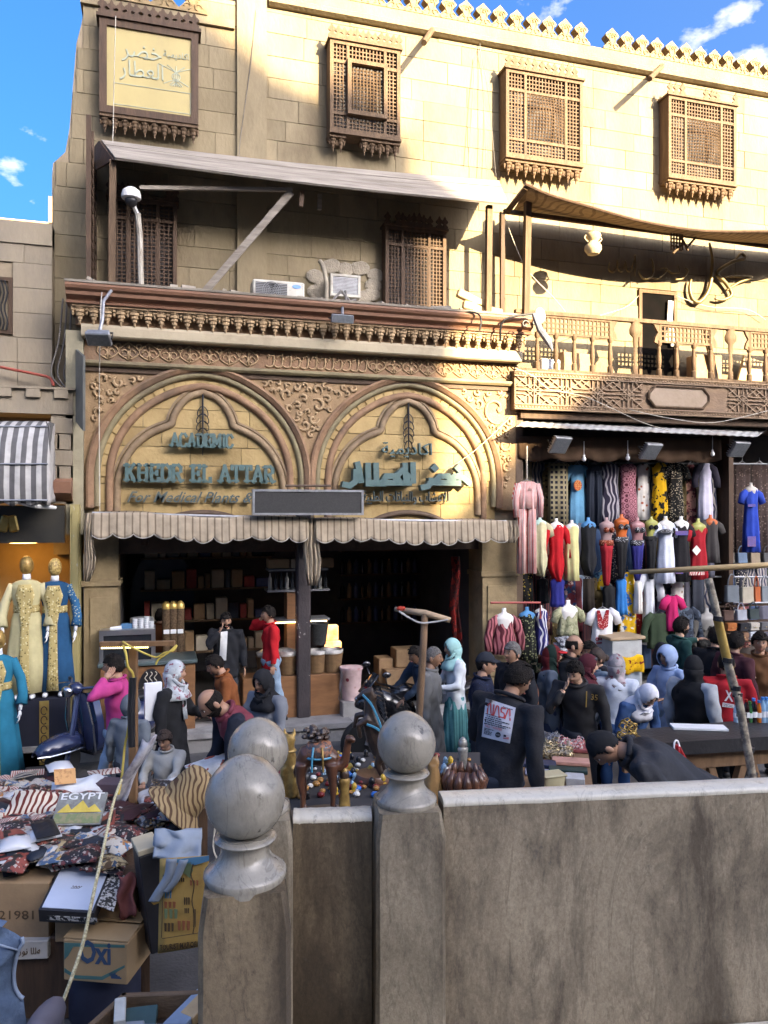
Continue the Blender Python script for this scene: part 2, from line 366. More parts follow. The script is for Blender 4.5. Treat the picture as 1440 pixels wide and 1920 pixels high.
# unseen blocks added behind the viewer, shaped to keep the lower street in shade
CREAMB = M('caster_stone', (.36,.30,.22), (.28,.23,.17), scale=.8, rough=.9)
def caster_block(name, label, poly, y0, y1, windows):
 t = thing(name, label, 'building', (sum(p[0] for p in poly)/len(poly), y0, 0))
 b = MB(); b.prism(poly, y0, y1); b.build('wall', CREAMB, t)
 for (wx, wz) in windows:
  b = MB(); b.bb(wx-.5,wx+.5,y0+.002,y0+.1,wz,wz+1.6); b.build('window', WOODD, t)
YC = -30.0; SHX, SHZ = .45*(6+YC), .40*(6+YC)      # roofline that draws the edge of the sunlight on the fronts
def prof_(pts): return [(x-SHX, max(0,z-SHZ) if z > 0 else 0) for x,z in pts]
caster_block('mosque_caster', 'unseen tall pale stone block behind the viewer, outlined to cast the main shade', prof_([(-40,0),(-40,21),(-5,21),(4,19.0),(8.4,17.8),(9.5,16.95),(11.85,16.2),(11.85,0)]), YC, YC-12, [(-8,9),(-3,9),(2,9),(7,9)])
caster_block('gap_caster', 'unseen low block behind the viewer, added to fill a gap in the shade', prof_([(11.85,0),(11.85,9.4),(14.5,9.4),(14.5,0)]), YC-.2, YC-12, [(11.6,6)])
caster_block('right_caster', 'unseen broad block behind the viewer on the right, outlined to cast shade', prof_([(14.5,0),(14.5,12.3),(60,12.3),(60,0)]), YC, YC-12, [(18,8),(22,8),(26,8)])
# the main building over the shops
bld = thing('stone_building', 'tall cream limestone building with lattice windows and a crested parapet above the shops', 'building', (4,YW,0))
XL = PX(100,YW); XL2 = PX(150,YW); XP = PX(440,YW); XP2 = PX(503,YW); XR = 13.5
ZL = 10.42; ZR = 10.86
mb = MB()
# weathered left end of the wall, built as an outline with its broken edge
left_edge = [PY(p[0],p[1],YW) for p in ((98,640),(97,330),(99,305),(122,284),(130,240),(134,190),(143,80),(152,45),(158,12))]
out = [(XL,2.6)] + [(p.x,p.z) for p in left_edge] + [(XP,ZL),(XP,ZR+.75),(XP2,ZR+.75),(XP2,ZR),(XR,ZR),(XR,4.79),(5.55,4.79),(5.55,2.6)]
mb.prism(out, YW+.02, YW+6)
wall = mb.build('wall', JOINT, bld)
def inside_left(x, z):
 for a, b in zip(left_edge, left_edge[1:]):
  if min(a.z,b.z) <= z <= max(a.z,b.z):
   t = (z-a.z)/(b.z-a.z+1e-9); return x > a.x+(b.x-a.x)*t
 return x > XL
unit = MB(); unit.box((0,0,0),(1,1,1)); unitm = unit.mesh('stone_block', STONE)
openings = [(PX(1197,YW),PX(1268,YW),5.3,PZ(1230,545,YW))]
rnd = random.Random(3)
cells = []
z = 5.55; row = 0
while z < ZR-.02:
 h = rnd.choice((.31,.33,.35)); z1 = min(z+h, ZR); x = XL - rnd.uniform(0,.6)
 while x < XR:
  w = rnd.uniform(.55,.98); cells.append((x,min(x+w,XR),z,z1)); x += w
 z = z1; row += 1
rest = MB(); nblk = 0; cand = []
for (x0,x1,z0,z1) in cells:
 if x1 < XP2 and x0 < XP2:
  top = ZL if x1 <= XP else ZR
  if z0 >= top-.02: continue
  z1 = min(z1, top)
 x0 = max(x0, XL)
 if x0 < XP+.1 and not (inside_left(x0,z0) and inside_left(x0,z1)):
  if not inside_left(x1,(z0+z1)/2): continue
  while x0 < x1 and not (inside_left(x0,z0) and inside_left(x0,z1)): x0 += .03
 segs = [(x0,x1)]
 for (a,b,c,d_) in openings:
  if z0 < d_ and z1 > c:
   ns = []
   for s0,s1 in segs:
    if s1 <= a or s0 >= b: ns.append((s0,s1))
    else:
     if s0 < a: ns.append((s0,a))
     if s1 > b: ns.append((b,s1))
   segs = ns
 for s0,s1 in segs:
  if s1-s0 < .06: continue
  cand.append((s0,s1,z0,z1))
# the blocks in view that show largest are objects of their own
def shows(c):
 s0,s1,z0,z1 = c
 mx = (s0+s1)/2; d = FW.dot(Vector((mx,YW,0))); pxx = 720+FPX*RT.dot(Vector((mx,YW,0)))/d; pyy = 960-FPX*((z0+z1)/2-EYE)/d
 return (s1-s0)*(z1-z0)/d/d if (0<pxx<1440 and 0<pyy<600) else 0
cand.sort(key=shows, reverse=True)
for i,(s0,s1,z0,z1) in enumerate(cand):
 j = rnd.uniform(-.004,.005)
 if i < 290 and shows((s0,s1,z0,z1)) > 0:
  inst('stone_block', unitm, wall, ((s0+s1)/2, YW+.03+j, (z0+z1)/2), (s1-s0-.008, .07, z1-z0-.008))
 else: rest.box(((s0+s1)/2, YW+.03+j, (z0+z1)/2), (s1-s0-.008,.07,z1-z0-.008))
rest.build('stone_blocks', STONE, bld, kind='stuff')
# parapet bands and the pilaster strip
mb = MB(); mb.sweep_x([(YW-.05,ZR),(YW-.11,ZR+.03),(YW-.11,ZR+.10),(YW-.06,ZR+.14),(YW-.06,ZR+.30),(YW+.4,ZR+.30),(YW+.4,ZR)], XP2, XR); mb.build('parapet', STONE, bld)
mb = MB(); mb.sweep_x([(YW-.05,ZL),(YW-.05,ZL+.12),(YW+.4,ZL+.12),(YW+.4,ZL)], left_edge[-1].x-.05, XP-.003); mb.build('parapet', STONE, bld)
mb = MB(); mb.bb(XP+.03, XP2-.03, YW-.06, YW, 6.2, ZR+1.3); mb.build('pilaster', STONE, bld)
# crest of cut-out stone merlons: ogee head, pinched neck, spreading foot
CREST = M('crest_stone', (.26,.185,.095), (.19,.135,.07), scale=9, rough=.9, bump=.5, bscale=14, dirt=(.25,.17,.085), dscale=5, dlo=.55, dhi=.7)
half = [(.0,.50),(.05,.45),(.075,.42),(.135,.365),(.155,.33),(.135,.29),(.10,.255),(.075,.215),(.085,.175),(.125,.13),(.155,.09),(.195,.05),(.20,0)]
prof = [(x,z) for x,z in half] + [(-x,z) for x,z in half[::-1] if x>0]
cm = MB(); cm.prism(prof, -.07, .07); crm = cm.mesh('merlon', CREST)
rel = MB()
for sg in (-1,1):
 rel.tube([(sg*(.02+.05*sin(t*3.1)), -.075, .10+.27*t) for t in [i/8 for i in range(9)]], .012, 5)
 rel.tube([(sg*(.04+.06*cos(a)), -.075, .32+.05*sin(a)) for a in [i*pi/5 for i in range(8)]], .010, 5)
 rel.tube([(sg*(.08+.05*cos(a)), -.075, .08+.05*sin(a)) for a in [i*pi/5 for i in range(8)]], .010, 5)
relm = rel.mesh('merlon_carving', CREST)
def merlons(x0, x1, z, step_, skip=(), k=1.0):
 n = int((x1-x0)/step_)
 for i in range(n):
  x = x0+(i+.5)*step_
  if any(a<x<b for a,b in skip): continue
  m_ = inst('merlon', crm, bld, (x, YW+.0, z), (k*1.08,1,k*.95*rnd.uniform(.96,1.03)))
  c_ = bpy.data.objects.new('merlon_carving', relm); COL.objects.link(c_); c_.parent = m_
gx0 = PX(1097,YW-.05); gx1 = PX(1131,YW-.05)
merlons(XP2+.05, XR, ZR+.30, .30, [(gx0+.05,gx1)], .78)
merlons(left_edge[-1].x+.1, XP-.02, ZL+.12, .40, (), .95)
# water spouts
def spout(px, py, px2, py2):
 a = PY(px,py,YW); b = PY(px2,py2,YW-.62)
 m_ = MB(); m_.tube([a+Vector((0,.1,0)), (a+b)/2, b], .045, 8); m_.build('water_spout', WOOD, bld, smooth=40)
spout(817,45,795,80); spout(1250,115,1218,148)
# lattice windows
finp = [(0,.20),(.018,.17),(.022,.15),(.045,.135),(.058,.11),(.045,.09),(.022,.08),(.03,.06),(.055,.04),(.05,.02),(.05,0)]
fp = finp + [(-x,z) for x,z in finp[::-1] if x>0]
fmb = MB(); fmb.prism(fp, -.012, .012); fin_mesh = fmb.mesh('finial', WOOD); fmb = MB(); fmb.prism(fp,-.012,.012); fin_dark = fmb.mesh('finial', WOODD)
def lattice(b, x0, x1, z0, z1, y, pitch=.058, t=.017, bulge=0.0, s=0.5):
 nx = max(2,int(round((x1-x0)/pitch))); nz = max(2,int(round((z1-z0)/pitch)))
 def yy(x,z):
  return y - bulge*max(0,1-((x-(x0+x1)/2)/((x1-x0)/2))**2)*max(0,1-((z-(z0+z1)/2)/((z1-z0)/2))**2)
 for i in range(nx+1):
  x = x0+(x1-x0)*i/nx
  if bulge:
   b.tube([(x, yy(x,z0+(z1-z0)*k/8), z0+(z1-z0)*k/8) for k in range(9)], t*.6, 4, False)
  else: b.bb(x-t/2,x+t/2,y-t/2,y+t/2,z0,z1)
 for k in range(nz+1):
  z = z0+(z1-z0)*k/nz
  if bulge:
   b.tube([(x0+(x1-x0)*i/8, yy(x0+(x1-x0)*i/8,z)+.004, z) for i in range(9)], t*.6, 4, False)
  else: b.bb(x0,x1,y-t*.45+.004,y+t*.45+.004,z-t/2,z+t/2)
def frame(b, x0,x1,z0,z1,w,y0,y1):
 b.bb(x0,x0+w,y0,y1,z0,z1); b.bb(x1-w,x1,y0,y1,z0,z1); b.bb(x0+w,x1-w,y0+.001,y1-.001,z1-w,z1); b.bb(x0+w,x1-w,y0+.001,y1-.001,z0,z0+w)
def corbels(parent, x0, x1, z, y0, mat, n=9, h=.2, gone=()):
 w = (x1-x0)/n
 for i in range(n):
  if i in gone: continue
  c = x0+(i+.5)*w; b = MB()
  b.bb(c-w*.5,c+w*.5,y0+.02,y0+.26,z-.045,z)
  b.lathe([(w*.42,0),(w*.42,-.03),(w*.30,-.05),(w*.30,-.08),(w*.2,-.10),(w*.2,-.13),(w*.1,-.15),(.008,-h)], (c,y0+.09,z-.045), 8)
  for sg in (-1,1): b.lathe([(w*.16,0),(w*.16,-.04),(w*.06,-.09),(.005,-.10)], (c+sg*w*.42,y0+.09,z-.045), 6)
  b.build('corbel', mat, parent)
def mashrabiya(tl, tr, bl, depth, wood, fins, bulge=0, hatch=False, low=False, gone=(), fgone=()):
 y = YW-depth; a = PY(tl[0],tl[1],y); c = PY(tr[0],tr[1],y); e = PY(bl[0],bl[1],y)
 x0, x1, z1, z0 = a.x, c.x, (a.z+c.z)/2, e.z
 wn = link('window', None, bld, (x0,y,z0))
 b = MB(); frame(b,x0,x1,z0,z1,.055,y,y+.06); b.bb(x0-.03,x1+.03,y-.03,YW+.02,z1,z1+.035); b.bb(x0-.01,x1+.01,y-.02,YW+.02,z0-.04,z0)
 b.build('frame', wood, wn)
 for xx in (x0,x1-.03): b = MB(); b.bb(xx,xx+.03,y+.062,YW+.01,z0+.001,z1-.001); b.build('side_panel', wood, wn)
 b = MB(); b.bb(x0+.03,x1-.03,YW-.02,YW-.005,z0+.01,z1-.01); b.build('dark_pane', DARKIN, wn)
 W, H = x1-x0, z1-z0
 lx0, lx1 = x0+W*.25, x1-W*.22; lz0, lz1 = z0+H*.2, z1-H*.23
 if low: lx0, lx1, lz0, lz1 = x0+W*.28, x1-W*.28, z0+.0, z1-H*.2
 b = MB()
 for xx in (lx0,lx1): b.bb(xx-.022,xx+.022,y+.004,y+.05,z0+.05,z1-.05)
 for zz in (lz0,lz1): b.bb(x0+.05,x1-.05,y+.006,y+.048,zz-.022,zz+.022)
 b.build('mullion', wood, wn)
 b = MB()
 lattice(b,x0+.055,lx0-.02,z0+.05,z1-.05,y+.03); lattice(b,lx1+.02,x1-.055,z0+.05,z1-.05,y+.03)
 lattice(b,lx0+.02,lx1-.02,lz1+.02,z1-.05,y+.03)
 if not low: lattice(b,lx0+.02,lx1-.02,z0+.05,lz0-.02,y+.03)
 lattice(b,lx0+.03,lx1-.03,lz0+.03,lz1-.03,y+.02,bulge=bulge,pitch=.052 if bulge else .058)
 b.build('lattice', wood, wn, kind='stuff')
 if hatch:
  b = MB(); frame(b,lx0-.02,lx1+.02,lz0-.02,lz1+.03,.06,y-.07,y-.002); b.build('hatch_frame', wood, wn)
 n = 12
 for i in range(n):
  if i in fgone: continue
  o_ = inst('finial', fin_dark if wood is WOODD else fin_mesh, wn, (x0+.03+(W-.06)*i/(n-1), y, z1+.03), (1,1,rnd.uniform(.9,1.1)), (rnd.uniform(-.1,.1),rnd.uniform(-.06,.06),0))
 if not low: corbels(wn, x0, x1, z0-.04, y, wood, gone=gone)
 return wn
mashrabiya((619,76),(751,91),(619,243),.28,WOOD,1,hatch=True,bulge=.03,gone=(2,3))
mashrabiya((949,130),(1093,150),(949,290),.28,WOOD,1,bulge=.07,fgone=(11,))
mashrabiya((1254,180),(1381,198),(1256,329),.28,WOOD,1,bulge=.07,fgone=(3,4,5,9,10))
mashrabiya((203,365),(332,383),(203,556),.22,WOODD,1,low=True,fgone=(4,5,7,8,9))
mashrabiya((723,424),(837,432),(723,590),.22,WOODD,1,low=True,fgone=(1,9))
# framed sign panel high on the left
y = YW-.26; a = PY(186,36,y); c = PY(372,56,y); e = PY(186,208,y)
x0,x1,z1,z0 = a.x,c.x,(a.z+c.z)/2,e.z
sp = thing('wall_sign', 'large faded ochre sign panel in a dark carved frame at the upper left', 'sign', ((x0+x1)/2,y,z0))
b = MB(); frame(b,x0,x1,z0,z1,.10,y,YW); b.bb(x0-.04,x1+.04,y-.03,YW,z1+.001,z1+.05); b.build('frame', WOODD, sp)
b = MB(); b.bb(x0+.08,x1-.08,y+.03,YW-.02,z0+.08,z1-.08); b.build('panel', M('faded_ochre_panel',(.37,.295,.12),(.31,.245,.10),scale=1.2,rough=.6,bump=.1,dirt=(.24,.19,.10),dscale=.8,stretch=(1,1,.5)), sp)
SGN = M('faded_blue_letter',(.33,.36,.27),(.25,.27,.2),rough=.6)
w = x1-x0
lettering('lettering','\ufeae\ufec0\ufea7',SGN,(x0+w*.42,y+.03,z0+w*.62),.22,.012,sp,width=w*.40)
lettering('lettering','\ufead\ufe8e\ufec4\ufecc\ufedf\ufe8d',SGN,(x0+w*.42,y+.03,z0+w*.42),.22,.012,sp,width=w*.44)
lettering('lettering','\ufe94\ufef4\ufee3\ufef3\ufea9\ufe8e\ufedb\ufe8d',SGN,(x0+w*.77,y+.03,z0+w*.68),.09,.012,sp,width=w*.26)
b = MB()
for k in range(5):
 s = (k-2)*.055; b.tube(smoothpath([(x0+w*.77+s*.6,y+.03,z0+w*.38),(x0+w*.77-s*.5,y+.03,z0+w*.5),(x0+w*.77+s*2.2,y+.03,z0+w*.6)],5),.008,5)
 b.tube(smoothpath([(x0+w*.77,y+.03,z0+w*.46),(x0+w*.77+s*1.6,y+.03,z0+w*.38+abs(s)*.2)],5),.008,5)
b.build('emblem', SGN, sp)
b = MB(); frame(b,x0+w*.14,x1-w*.08,z0+.14,z0+w*.33,.008,y+.022,y+.031); b.build('ruled_line', SGN, sp)
for i in range(12): inst('finial', fin_dark, sp, (x0+.05+(w-.1)*i/11,y,z1+.045),(1.15,1,1.15*rnd.uniform(.85,1.05)),(0,rnd.uniform(-.08,.08),0))
corbels(sp, x0, x1, z0, y, WOOD, 10, .2)
# balcony door
a,b_,c,d_ = openings[0]
dr = link('door', None, bld, (a,YW,5.38))
b = MB(); b.bb(a+.06,b_-.06,YW-.006,YW+.5,5.38,d_-.06); b.build('painted_dark_opening', M('painted_shade_black',(.006,.005,.005),(.004,.004,.004),rough=1,spec=0), dr)  # solid box; the doorway's shade is painted on as near-black
b = MB(); b.bb(a,a+.06,YW-.03,YW+.03,5.38,d_); b.bb(b_-.06,b_,YW-.03,YW+.03,5.38,d_); b.bb(a+.06,b_-.06,YW-.028,YW+.03,d_-.06,d_); b.build('frame', WOOD, dr)
b = MB(); b.box((b_-.18,YW-.05,d_-.55),(.10,.03,.75),RYm(.06)); b.box((b_-.14,YW-.06,d_-.75),(.08,.03,.45),RYm(-.1)); b.build('white_cloth', cloth('#d8d4cc'), dr)
# neighbour on the left
YN = 11.45
nb = thing('plaster_building', 'low grey plastered building at the left edge of the street', 'building', (PX(0,YN),YN,0))
zt = PZ(0,412,YN); xn0, xn1 = PX(-260,YN), PX(98,YN)
mb = MB(); mb.bb(xn0,xn1,YN+.02,YN+5,2.9,zt-.002); nw = mb.build('wall', JOINT, nb)
um2 = MB(); um2.box((0,0,0),(1,1,1)); um2m = um2.mesh('stone_block', STONE2)
z = 4.9
wx0,wx1,wz0,wz1 = PX(-40,YN),PX(24,YN),PZ(10,626,YN),PZ(10,520,YN)
while z < zt-.35:
 x = xn0-rnd.uniform(0,.5)
 while x < xn1:
  w = rnd.uniform(.6,1.0); s0,s1 = max(x,xn0),min(x+w,xn1); x += w
  if z < wz1 and z+.34 > wz0:
   if s0 < wx1 and s1 > wx0:
    if s1 > wx1: s0 = wx1
    else: continue
  if s1-s0>.05: inst('stone_block', um2m, nw, ((s0+s1)/2,YN+.03+rnd.uniform(-.004,.004),z+.17),(s1-s0-.007,.07,.333))
 z += .34
mb = MB(); mb.bb(xn0,xn1,YN-.03,YN+.4,zt-.30,zt); mb.build('parapet', STONE2, nb)
mb = MB(); frame(mb,wx0,wx1,wz0,wz1,.05,YN-.02,YN+.04); mb.bb(wx0+.05,wx1-.05,YN+.03,YN+.06,wz0+.05,wz1-.05); wn = mb.build('window', WOODD, nb)
b = MB()
for i in range(7):
 xx = wx0+.08+(wx1-wx0-.16)*i/6; b.tube([(xx+.02*sin(k*1.3),YN-.03,wz0+.05+(wz1-wz0-.1)*k/8) for k in range(9)],.012,5)
b.build('window_grille', BLACKM, wn)
# far parapets that catch the sun beyond
fb = thing('far_building', 'sunlit orange roof parapet seen beyond the plastered building', 'building', (-4,24,0))
mb = MB(); a = PY(0,408,24); b2 = PY(97,408,24); mb.bb(a.x-8,b2.x+.3,24,30,0,a.z); mb.build('wall', M('far_plaster',(.50,.30,.15),(.42,.25,.12)), fb)
mb = MB(); a = PY(91,368,24); mb.bb(a.x,a.x+1.5,24,26,6,a.z); mb.build('chimney', MATS['far_plaster'], fb)
# concrete ledge and moulded block under the plastered wall
mb = MB(); xa, xb = xn0, PX(137,10.95); zl1, zl0 = PZ(60,725,10.95), PZ(60,775,10.95)
mb.bb(xa,xb,10.95,YN+.02,zl0,zl1-.031)
mb.bb(xa,xb+.03,10.9,YN+.02,zl1-.03,zl1)
ldg = mb.build('ledge', STONE2, nb)
x = xa
while x < xb-.1:
 b = MB(); b.bb(x,x+.17,10.905,10.96,zl1-.14,zl1-.032); b.build('ledge_block', STONE2, nb); x += .34
# the arched shopfront
sf = thing('shopfront', 'ornate ochre and brown shopfront with two big arches and carved panels', 'shopfront', (2.2,YF,.25))
FX0, FX1 = PX(158,YF), PX(966,YF)
Z_AP, Z_SPR = 5.14, 3.68
CX = (PX(380,YF), PX(765,YF)); RO = 1.46
# backing wall over the openings
mb = MB(); mb.bb(FX0,FX1,YF+.06,YF+.5,3.0,5.95); mb.build('wall', JOINT, sf)
# ochre stones inside the arches
yu = MB(); yu.cham((0,0,0),(1,1,1),.02); yum = yu.mesh('stone', YSTONE)
TREF = [PY(*p,YF) for p in ((206,958),(208,900),(216,868),(233,838),(258,814),(285,799),(311,790),(318,785),(322,771),(334,752),(353,736),(372,730),(387,728))]
tl = [(p.x-CX[0], p.z) for p in TREF]; tl[-1] = (0, tl[-1][1])
half_t = [(-abs(x)*.93,z-.06) for x,z in tl]
for ci, cx in enumerate(CX):
 z = 3.06; r = 0
 while z < Z_AP+.05:
  h = .262; hw = RO-.02 if z < Z_SPR else sqrt(max(.0,(RO-.02)**2-(z-Z_SPR)**2))
  x = cx-hw; off = rnd.uniform(.2,.7)
  while x < cx+hw-.03:
   x1 = min(cx+hw, x+off); off = rnd.uniform(.5,.85)
   if z+h > Z_SPR:
    lim = sqrt(max(0.0004,(RO-.05)**2-(min(z+h,Z_SPR+RO-.06)-Z_SPR)**2));
   inst('stone', yum, sf, ((x+x1)/2,YF+.05+rnd.uniform(-.004,.006),z+h/2),(x1-x-.008,.06,h-.008)); x = x1
  z += h
def arch_path(cx, r, z0, n=28, keel=.05):
 pts = [(cx-r,0,z0)] if z0 < Z_SPR else []
 for i in range(n+1):
  a = pi - pi*i/n; k = keel*max(0,1-abs(a-pi/2)/.5)
  pts.append((cx+r*cos(a),0,Z_SPR+r*sin(a)+k))
 if z0 < Z_SPR: pts.append((cx+r,0,z0))
 return pts
def at_y(pts, y): return [(p[0],y,p[2]) for p in pts]
# spandrel field: everything outside the arches, up to the frieze
for side in range(3):
 xa, xb = [(FX0,CX[0]),(CX[0],CX[1]),(CX[1],FX1)][side]
 poly = []
 if side == 0: arc = arch_path(CX[0],RO,Z_SPR)[:15]; poly = [(xa,Z_SPR-.45)] + [(CX[0]-RO,Z_SPR-.45)] + [(p[0],p[2]) for p in arc] + [(xb,5.16),(xa,5.16)]
 if side == 1: a1 = arch_path(CX[0],RO,Z_SPR)[14:]; a2 = arch_path(CX[1],RO,Z_SPR)[:15]; poly = [(p[0],p[2]) for p in a1]+[(p[0],p[2]) for p in a2]+[(xb,5.16),(xa,5.16)]
 if side == 2: arc = arch_path(CX[1],RO,Z_SPR)[14:]; poly = [(p[0],p[2]) for p in arc]+[(CX[1]+RO,Z_SPR-.45),(xb,Z_SPR-.45),(xb,5.16),(xa,5.16)]
 b = MB(); b.prism(poly, YF-.02, YF+.058); spn = b.build('spandrel', CARVE, sf)
 # carved scrolls
 rs = random.Random(side+2); b = MB(); placed = []
 for _ in range(7000):
  r = rs.choice((.24,.19,.15,.11,.085,.06,.045)); x = rs.uniform(xa+.06,xb-.06); z = rs.uniform(Z_SPR-.1,5.1)
  if x-r < FX0+.07 or x+r > FX1-.07 or z+r > 5.12: continue
  if any((x-c)**2+(z-Z_SPR)**2 < (RO+.075+r)**2 for c in CX): continue
  if z < Z_SPR and any(abs(x-c) < RO+.075+r for c in CX): continue
  if any((x-u)**2+(z-v)**2 < ((r+q)*.93)**2 for u,v,q in placed): continue
  placed.append((x,z,r)); ph = rs.uniform(0,6.28); sg = rs.choice((-1,1)); n = 16
  pts = [(x+cos(ph+sg*t*5.2)*r*(1-.75*t), YF-.03, z+sin(ph+sg*t*5.2)*r*(1-.75*t)) for t in [i/n for i in range(n+1)]]
  b.tube(pts, [.026*(.35+.65*min(1,4*t*(1.15-t))) * min(1,r/.09+.35) for t in [i/n for i in range(n+1)]], 5)
  e = Vector(pts[-1]); b.ball(e, (r*.22,.02,r*.22), 6)
  for k in range(3):
   a_ = ph+sg*(1.0+k*1.4); p0 = Vector((x+cos(a_)*r*.8,YF-.028,z+sin(a_)*r*.8)); dr_ = Vector((cos(a_+sg*.7),0,sin(a_+sg*.7)))
   b.tube([p0,p0+dr_*r*.28,p0+dr_*r*.5],[.006,.02*min(1,r/.1+.2),.004],5)
 b.build('carved_scrolls', CARVE_L, sf, smooth=1, kind='stuff')
# arch mouldings (outer band, inner band), voussoirs between, trefoil
ROLL = [(-.055,0),(-.05,.03),(-.03,.055),(0,.065),(.03,.055),(.05,.03),(.055,0)]
BAND = [(-.05,0),(-.05,.07),(-.02,.085),(.0,.07),(.03,.055),(.05,.03),(.05,0)]
for ci, cx in enumerate(CX):
 b = MB(); b.sweep(BAND, at_y(arch_path(cx,RO+.02,Z_SPR-.42,36),YF-.02)); b.build('arch_moulding', BROWNP, sf, smooth=50)
 b = MB(); b.sweep([(x*.85,y*.9) for x,y in ROLL], at_y(arch_path(cx,RO-.06,Z_SPR-.4,36),YF-.0)); b.build('arch_moulding', OLIVE, sf, smooth=50)
 b = MB(); b.sweep(ROLL, at_y(arch_path(cx,RO-.225,3.06,36),YF+.02)); b.build('arch_moulding', BROWNP, sf, smooth=50)
 n = 27
 for i in range(n):
  a0, a1 = pi*i/n+.006, pi*(i+1)/n-.006
  b = MB(); r0, r1 = RO-.175, RO-.095
  b.prism([(cx+r0*cos(a0),Z_SPR+r0*sin(a0)),(cx+r1*cos(a0),Z_SPR+r1*sin(a0)),(cx+r1*cos(a1),Z_SPR+r1*sin(a1)),(cx+r0*cos(a1),Z_SPR+r0*sin(a1))], YF+.0, YF+.03)
  b.build('voussoir', YSTONE, sf)
 pts = smoothpath([(cx+x,YF+.02,z) for x,z in half_t[:8]],4)[:-1] + smoothpath([(cx+x,YF+.02,z) for x,z in half_t[7:]],4)
 pts = pts + [(2*cx-p[0],p[1],p[2]) for p in reversed(pts[:-1])]
 b = MB(); b.sweep([(x*.95,y*.95) for x,y in ROLL], pts); b.sweep([(-.06,.0),(-.06,.03),(-.09,.03),(-.09,0)], pts); b.build('trefoil_moulding', M('trefoil_stone',(.27,.19,.11),(.19,.125,.07),scale=5,rough=.7,bump=.3,dirt=(.13,.09,.055)), sf, smooth=50)
 # small fan arch peeping over the awning
 fa = [(cx+.78*cos(pi-pi*i/16), YF+.01, 2.74+.45*sin(pi*i/16)) for i in range(17)]
 b = MB(); b.sweep([(x*.8,y) for x,y in ROLL], fa); b.build('fanlight_arch', DARKT, sf, smooth=50)
 # wrought hanging ornament
 b = MB(); zt_ = half_t[-1][1]-.03; b.tube([(cx,YF-.02,zt_),(cx,YF-.03,zt_-.25),(cx,YF-.03,zt_-.86)],[.014,.016,.006],6)
 for k in range(5):
  zz = zt_-.22-.1*k; w = .09*(1-.12*abs(k-1.5))
  for sg in (-1,1): b.tube([(cx+sg*w*sin(t*3.0),YF-.03,zz+.07*cos(t*4.2)-.02) for t in [i/7 for i in range(8)]],.008,5)
 b.build('wrought_ornament', BLACKM, sf)
 b = MB()
 for k in range(3): b.lathe([(.05,0),(.05,-.09),(.03,-.13),(.0,-.15)],(cx+[-(RO+.02),0,RO+.02][k],YF-.05,[Z_SPR-.40,Z_AP+.1,Z_SPR-.40][k]),8)
# frieze with carved band, two bordering mouldings
def hrun(prof, name, mat, x0=FX0, x1=FX1):
 b = MB(); b.sweep_x(prof, x0, x1); return b.build(name, mat, sf)
hrun([(YF+.06,5.17),(YF-.10,5.17),(YF-.13,5.20),(YF-.13,5.235),(YF-.06,5.25),(YF+.06,5.25)],'frieze_moulding',OLIVE)
hrun([(YF+.06,5.10),(YF-.05,5.10),(YF-.06,5.165),(YF+.06,5.165)],'frieze_moulding',DARKT)
hrun([(YF+.06,5.252),(YF-.04,5.252),(YF-.04,5.525),(YF+.06,5.525)],'frieze',BROWNP)
hrun([(YF+.06,5.53),(YF-.20,5.53),(YF-.22,5.55),(YF-.22,5.66),(YF-.20,5.70),(YF+.06,5.70)],'fascia',M('pale_fascia',(.40,.335,.23),(.32,.265,.18),scale=2,rough=.8,bump=.25,dirt=(.22,.175,.115)), FX0-.02, FX1+.02)
# carved frieze motifs
mo = MB()
for sg in (-1,1):
 mo.tube([(sg*.155*sin(t*pi)*(1-.25*t),-.05,.01+.235*t) for t in [i/10 for i in range(11)]],.011,5)
 mo.tube([(sg*(.05+.04*cos(a)),-.05,.10+.045*sin(a)) for a in [i*.6 for i in range(9)]],.010,5)
 mo.tube([(sg*(.13+.03*cos(a)),-.05,.20+.03*sin(a)) for a in [i*.7 for i in range(8)]],.009,5)
mo.tube([(0,-.05,.02),(0,-.05,.15)],[.02,.006],5); mo.ball((0,-.05,.19),(.022,.02,.035),6)
mom = mo.mesh('frieze_motif', CARVE_L, 1)
cal0, cal1 = PX(497,YF), PX(680,YF)
x = FX0+.30
while x < FX1-.12:
 if not (cal0-.12 < x < cal1+.12): inst('frieze_motif', mom, sf, (x,YF,5.265))
 x += .27
b = MB(); rs = random.Random(5); x = cal0
while x < cal1:
 h_ = rs.uniform(.1,.2); x_ = x
 b.tube(smoothpath([(x_,YF-.05,5.30),(x_+.06,YF-.05,5.28),(x_+.11,YF-.05,5.32),(x_+.12,YF-.05,5.30+h_)],4),.014,5)
 b.tube(smoothpath([(x_+.03,YF-.05,5.36+h_*.3),(x_+.09,YF-.05,5.40+h_*.3),(x_+.15,YF-.05,5.37)],4),.012,5)
 if rs.random() < .6: b.ball((x_+.06,YF-.05,5.46),(.014,.012,.014),6)
 x += .125
b.build('carved_calligraphy', CARVE_L, sf, smooth=1)
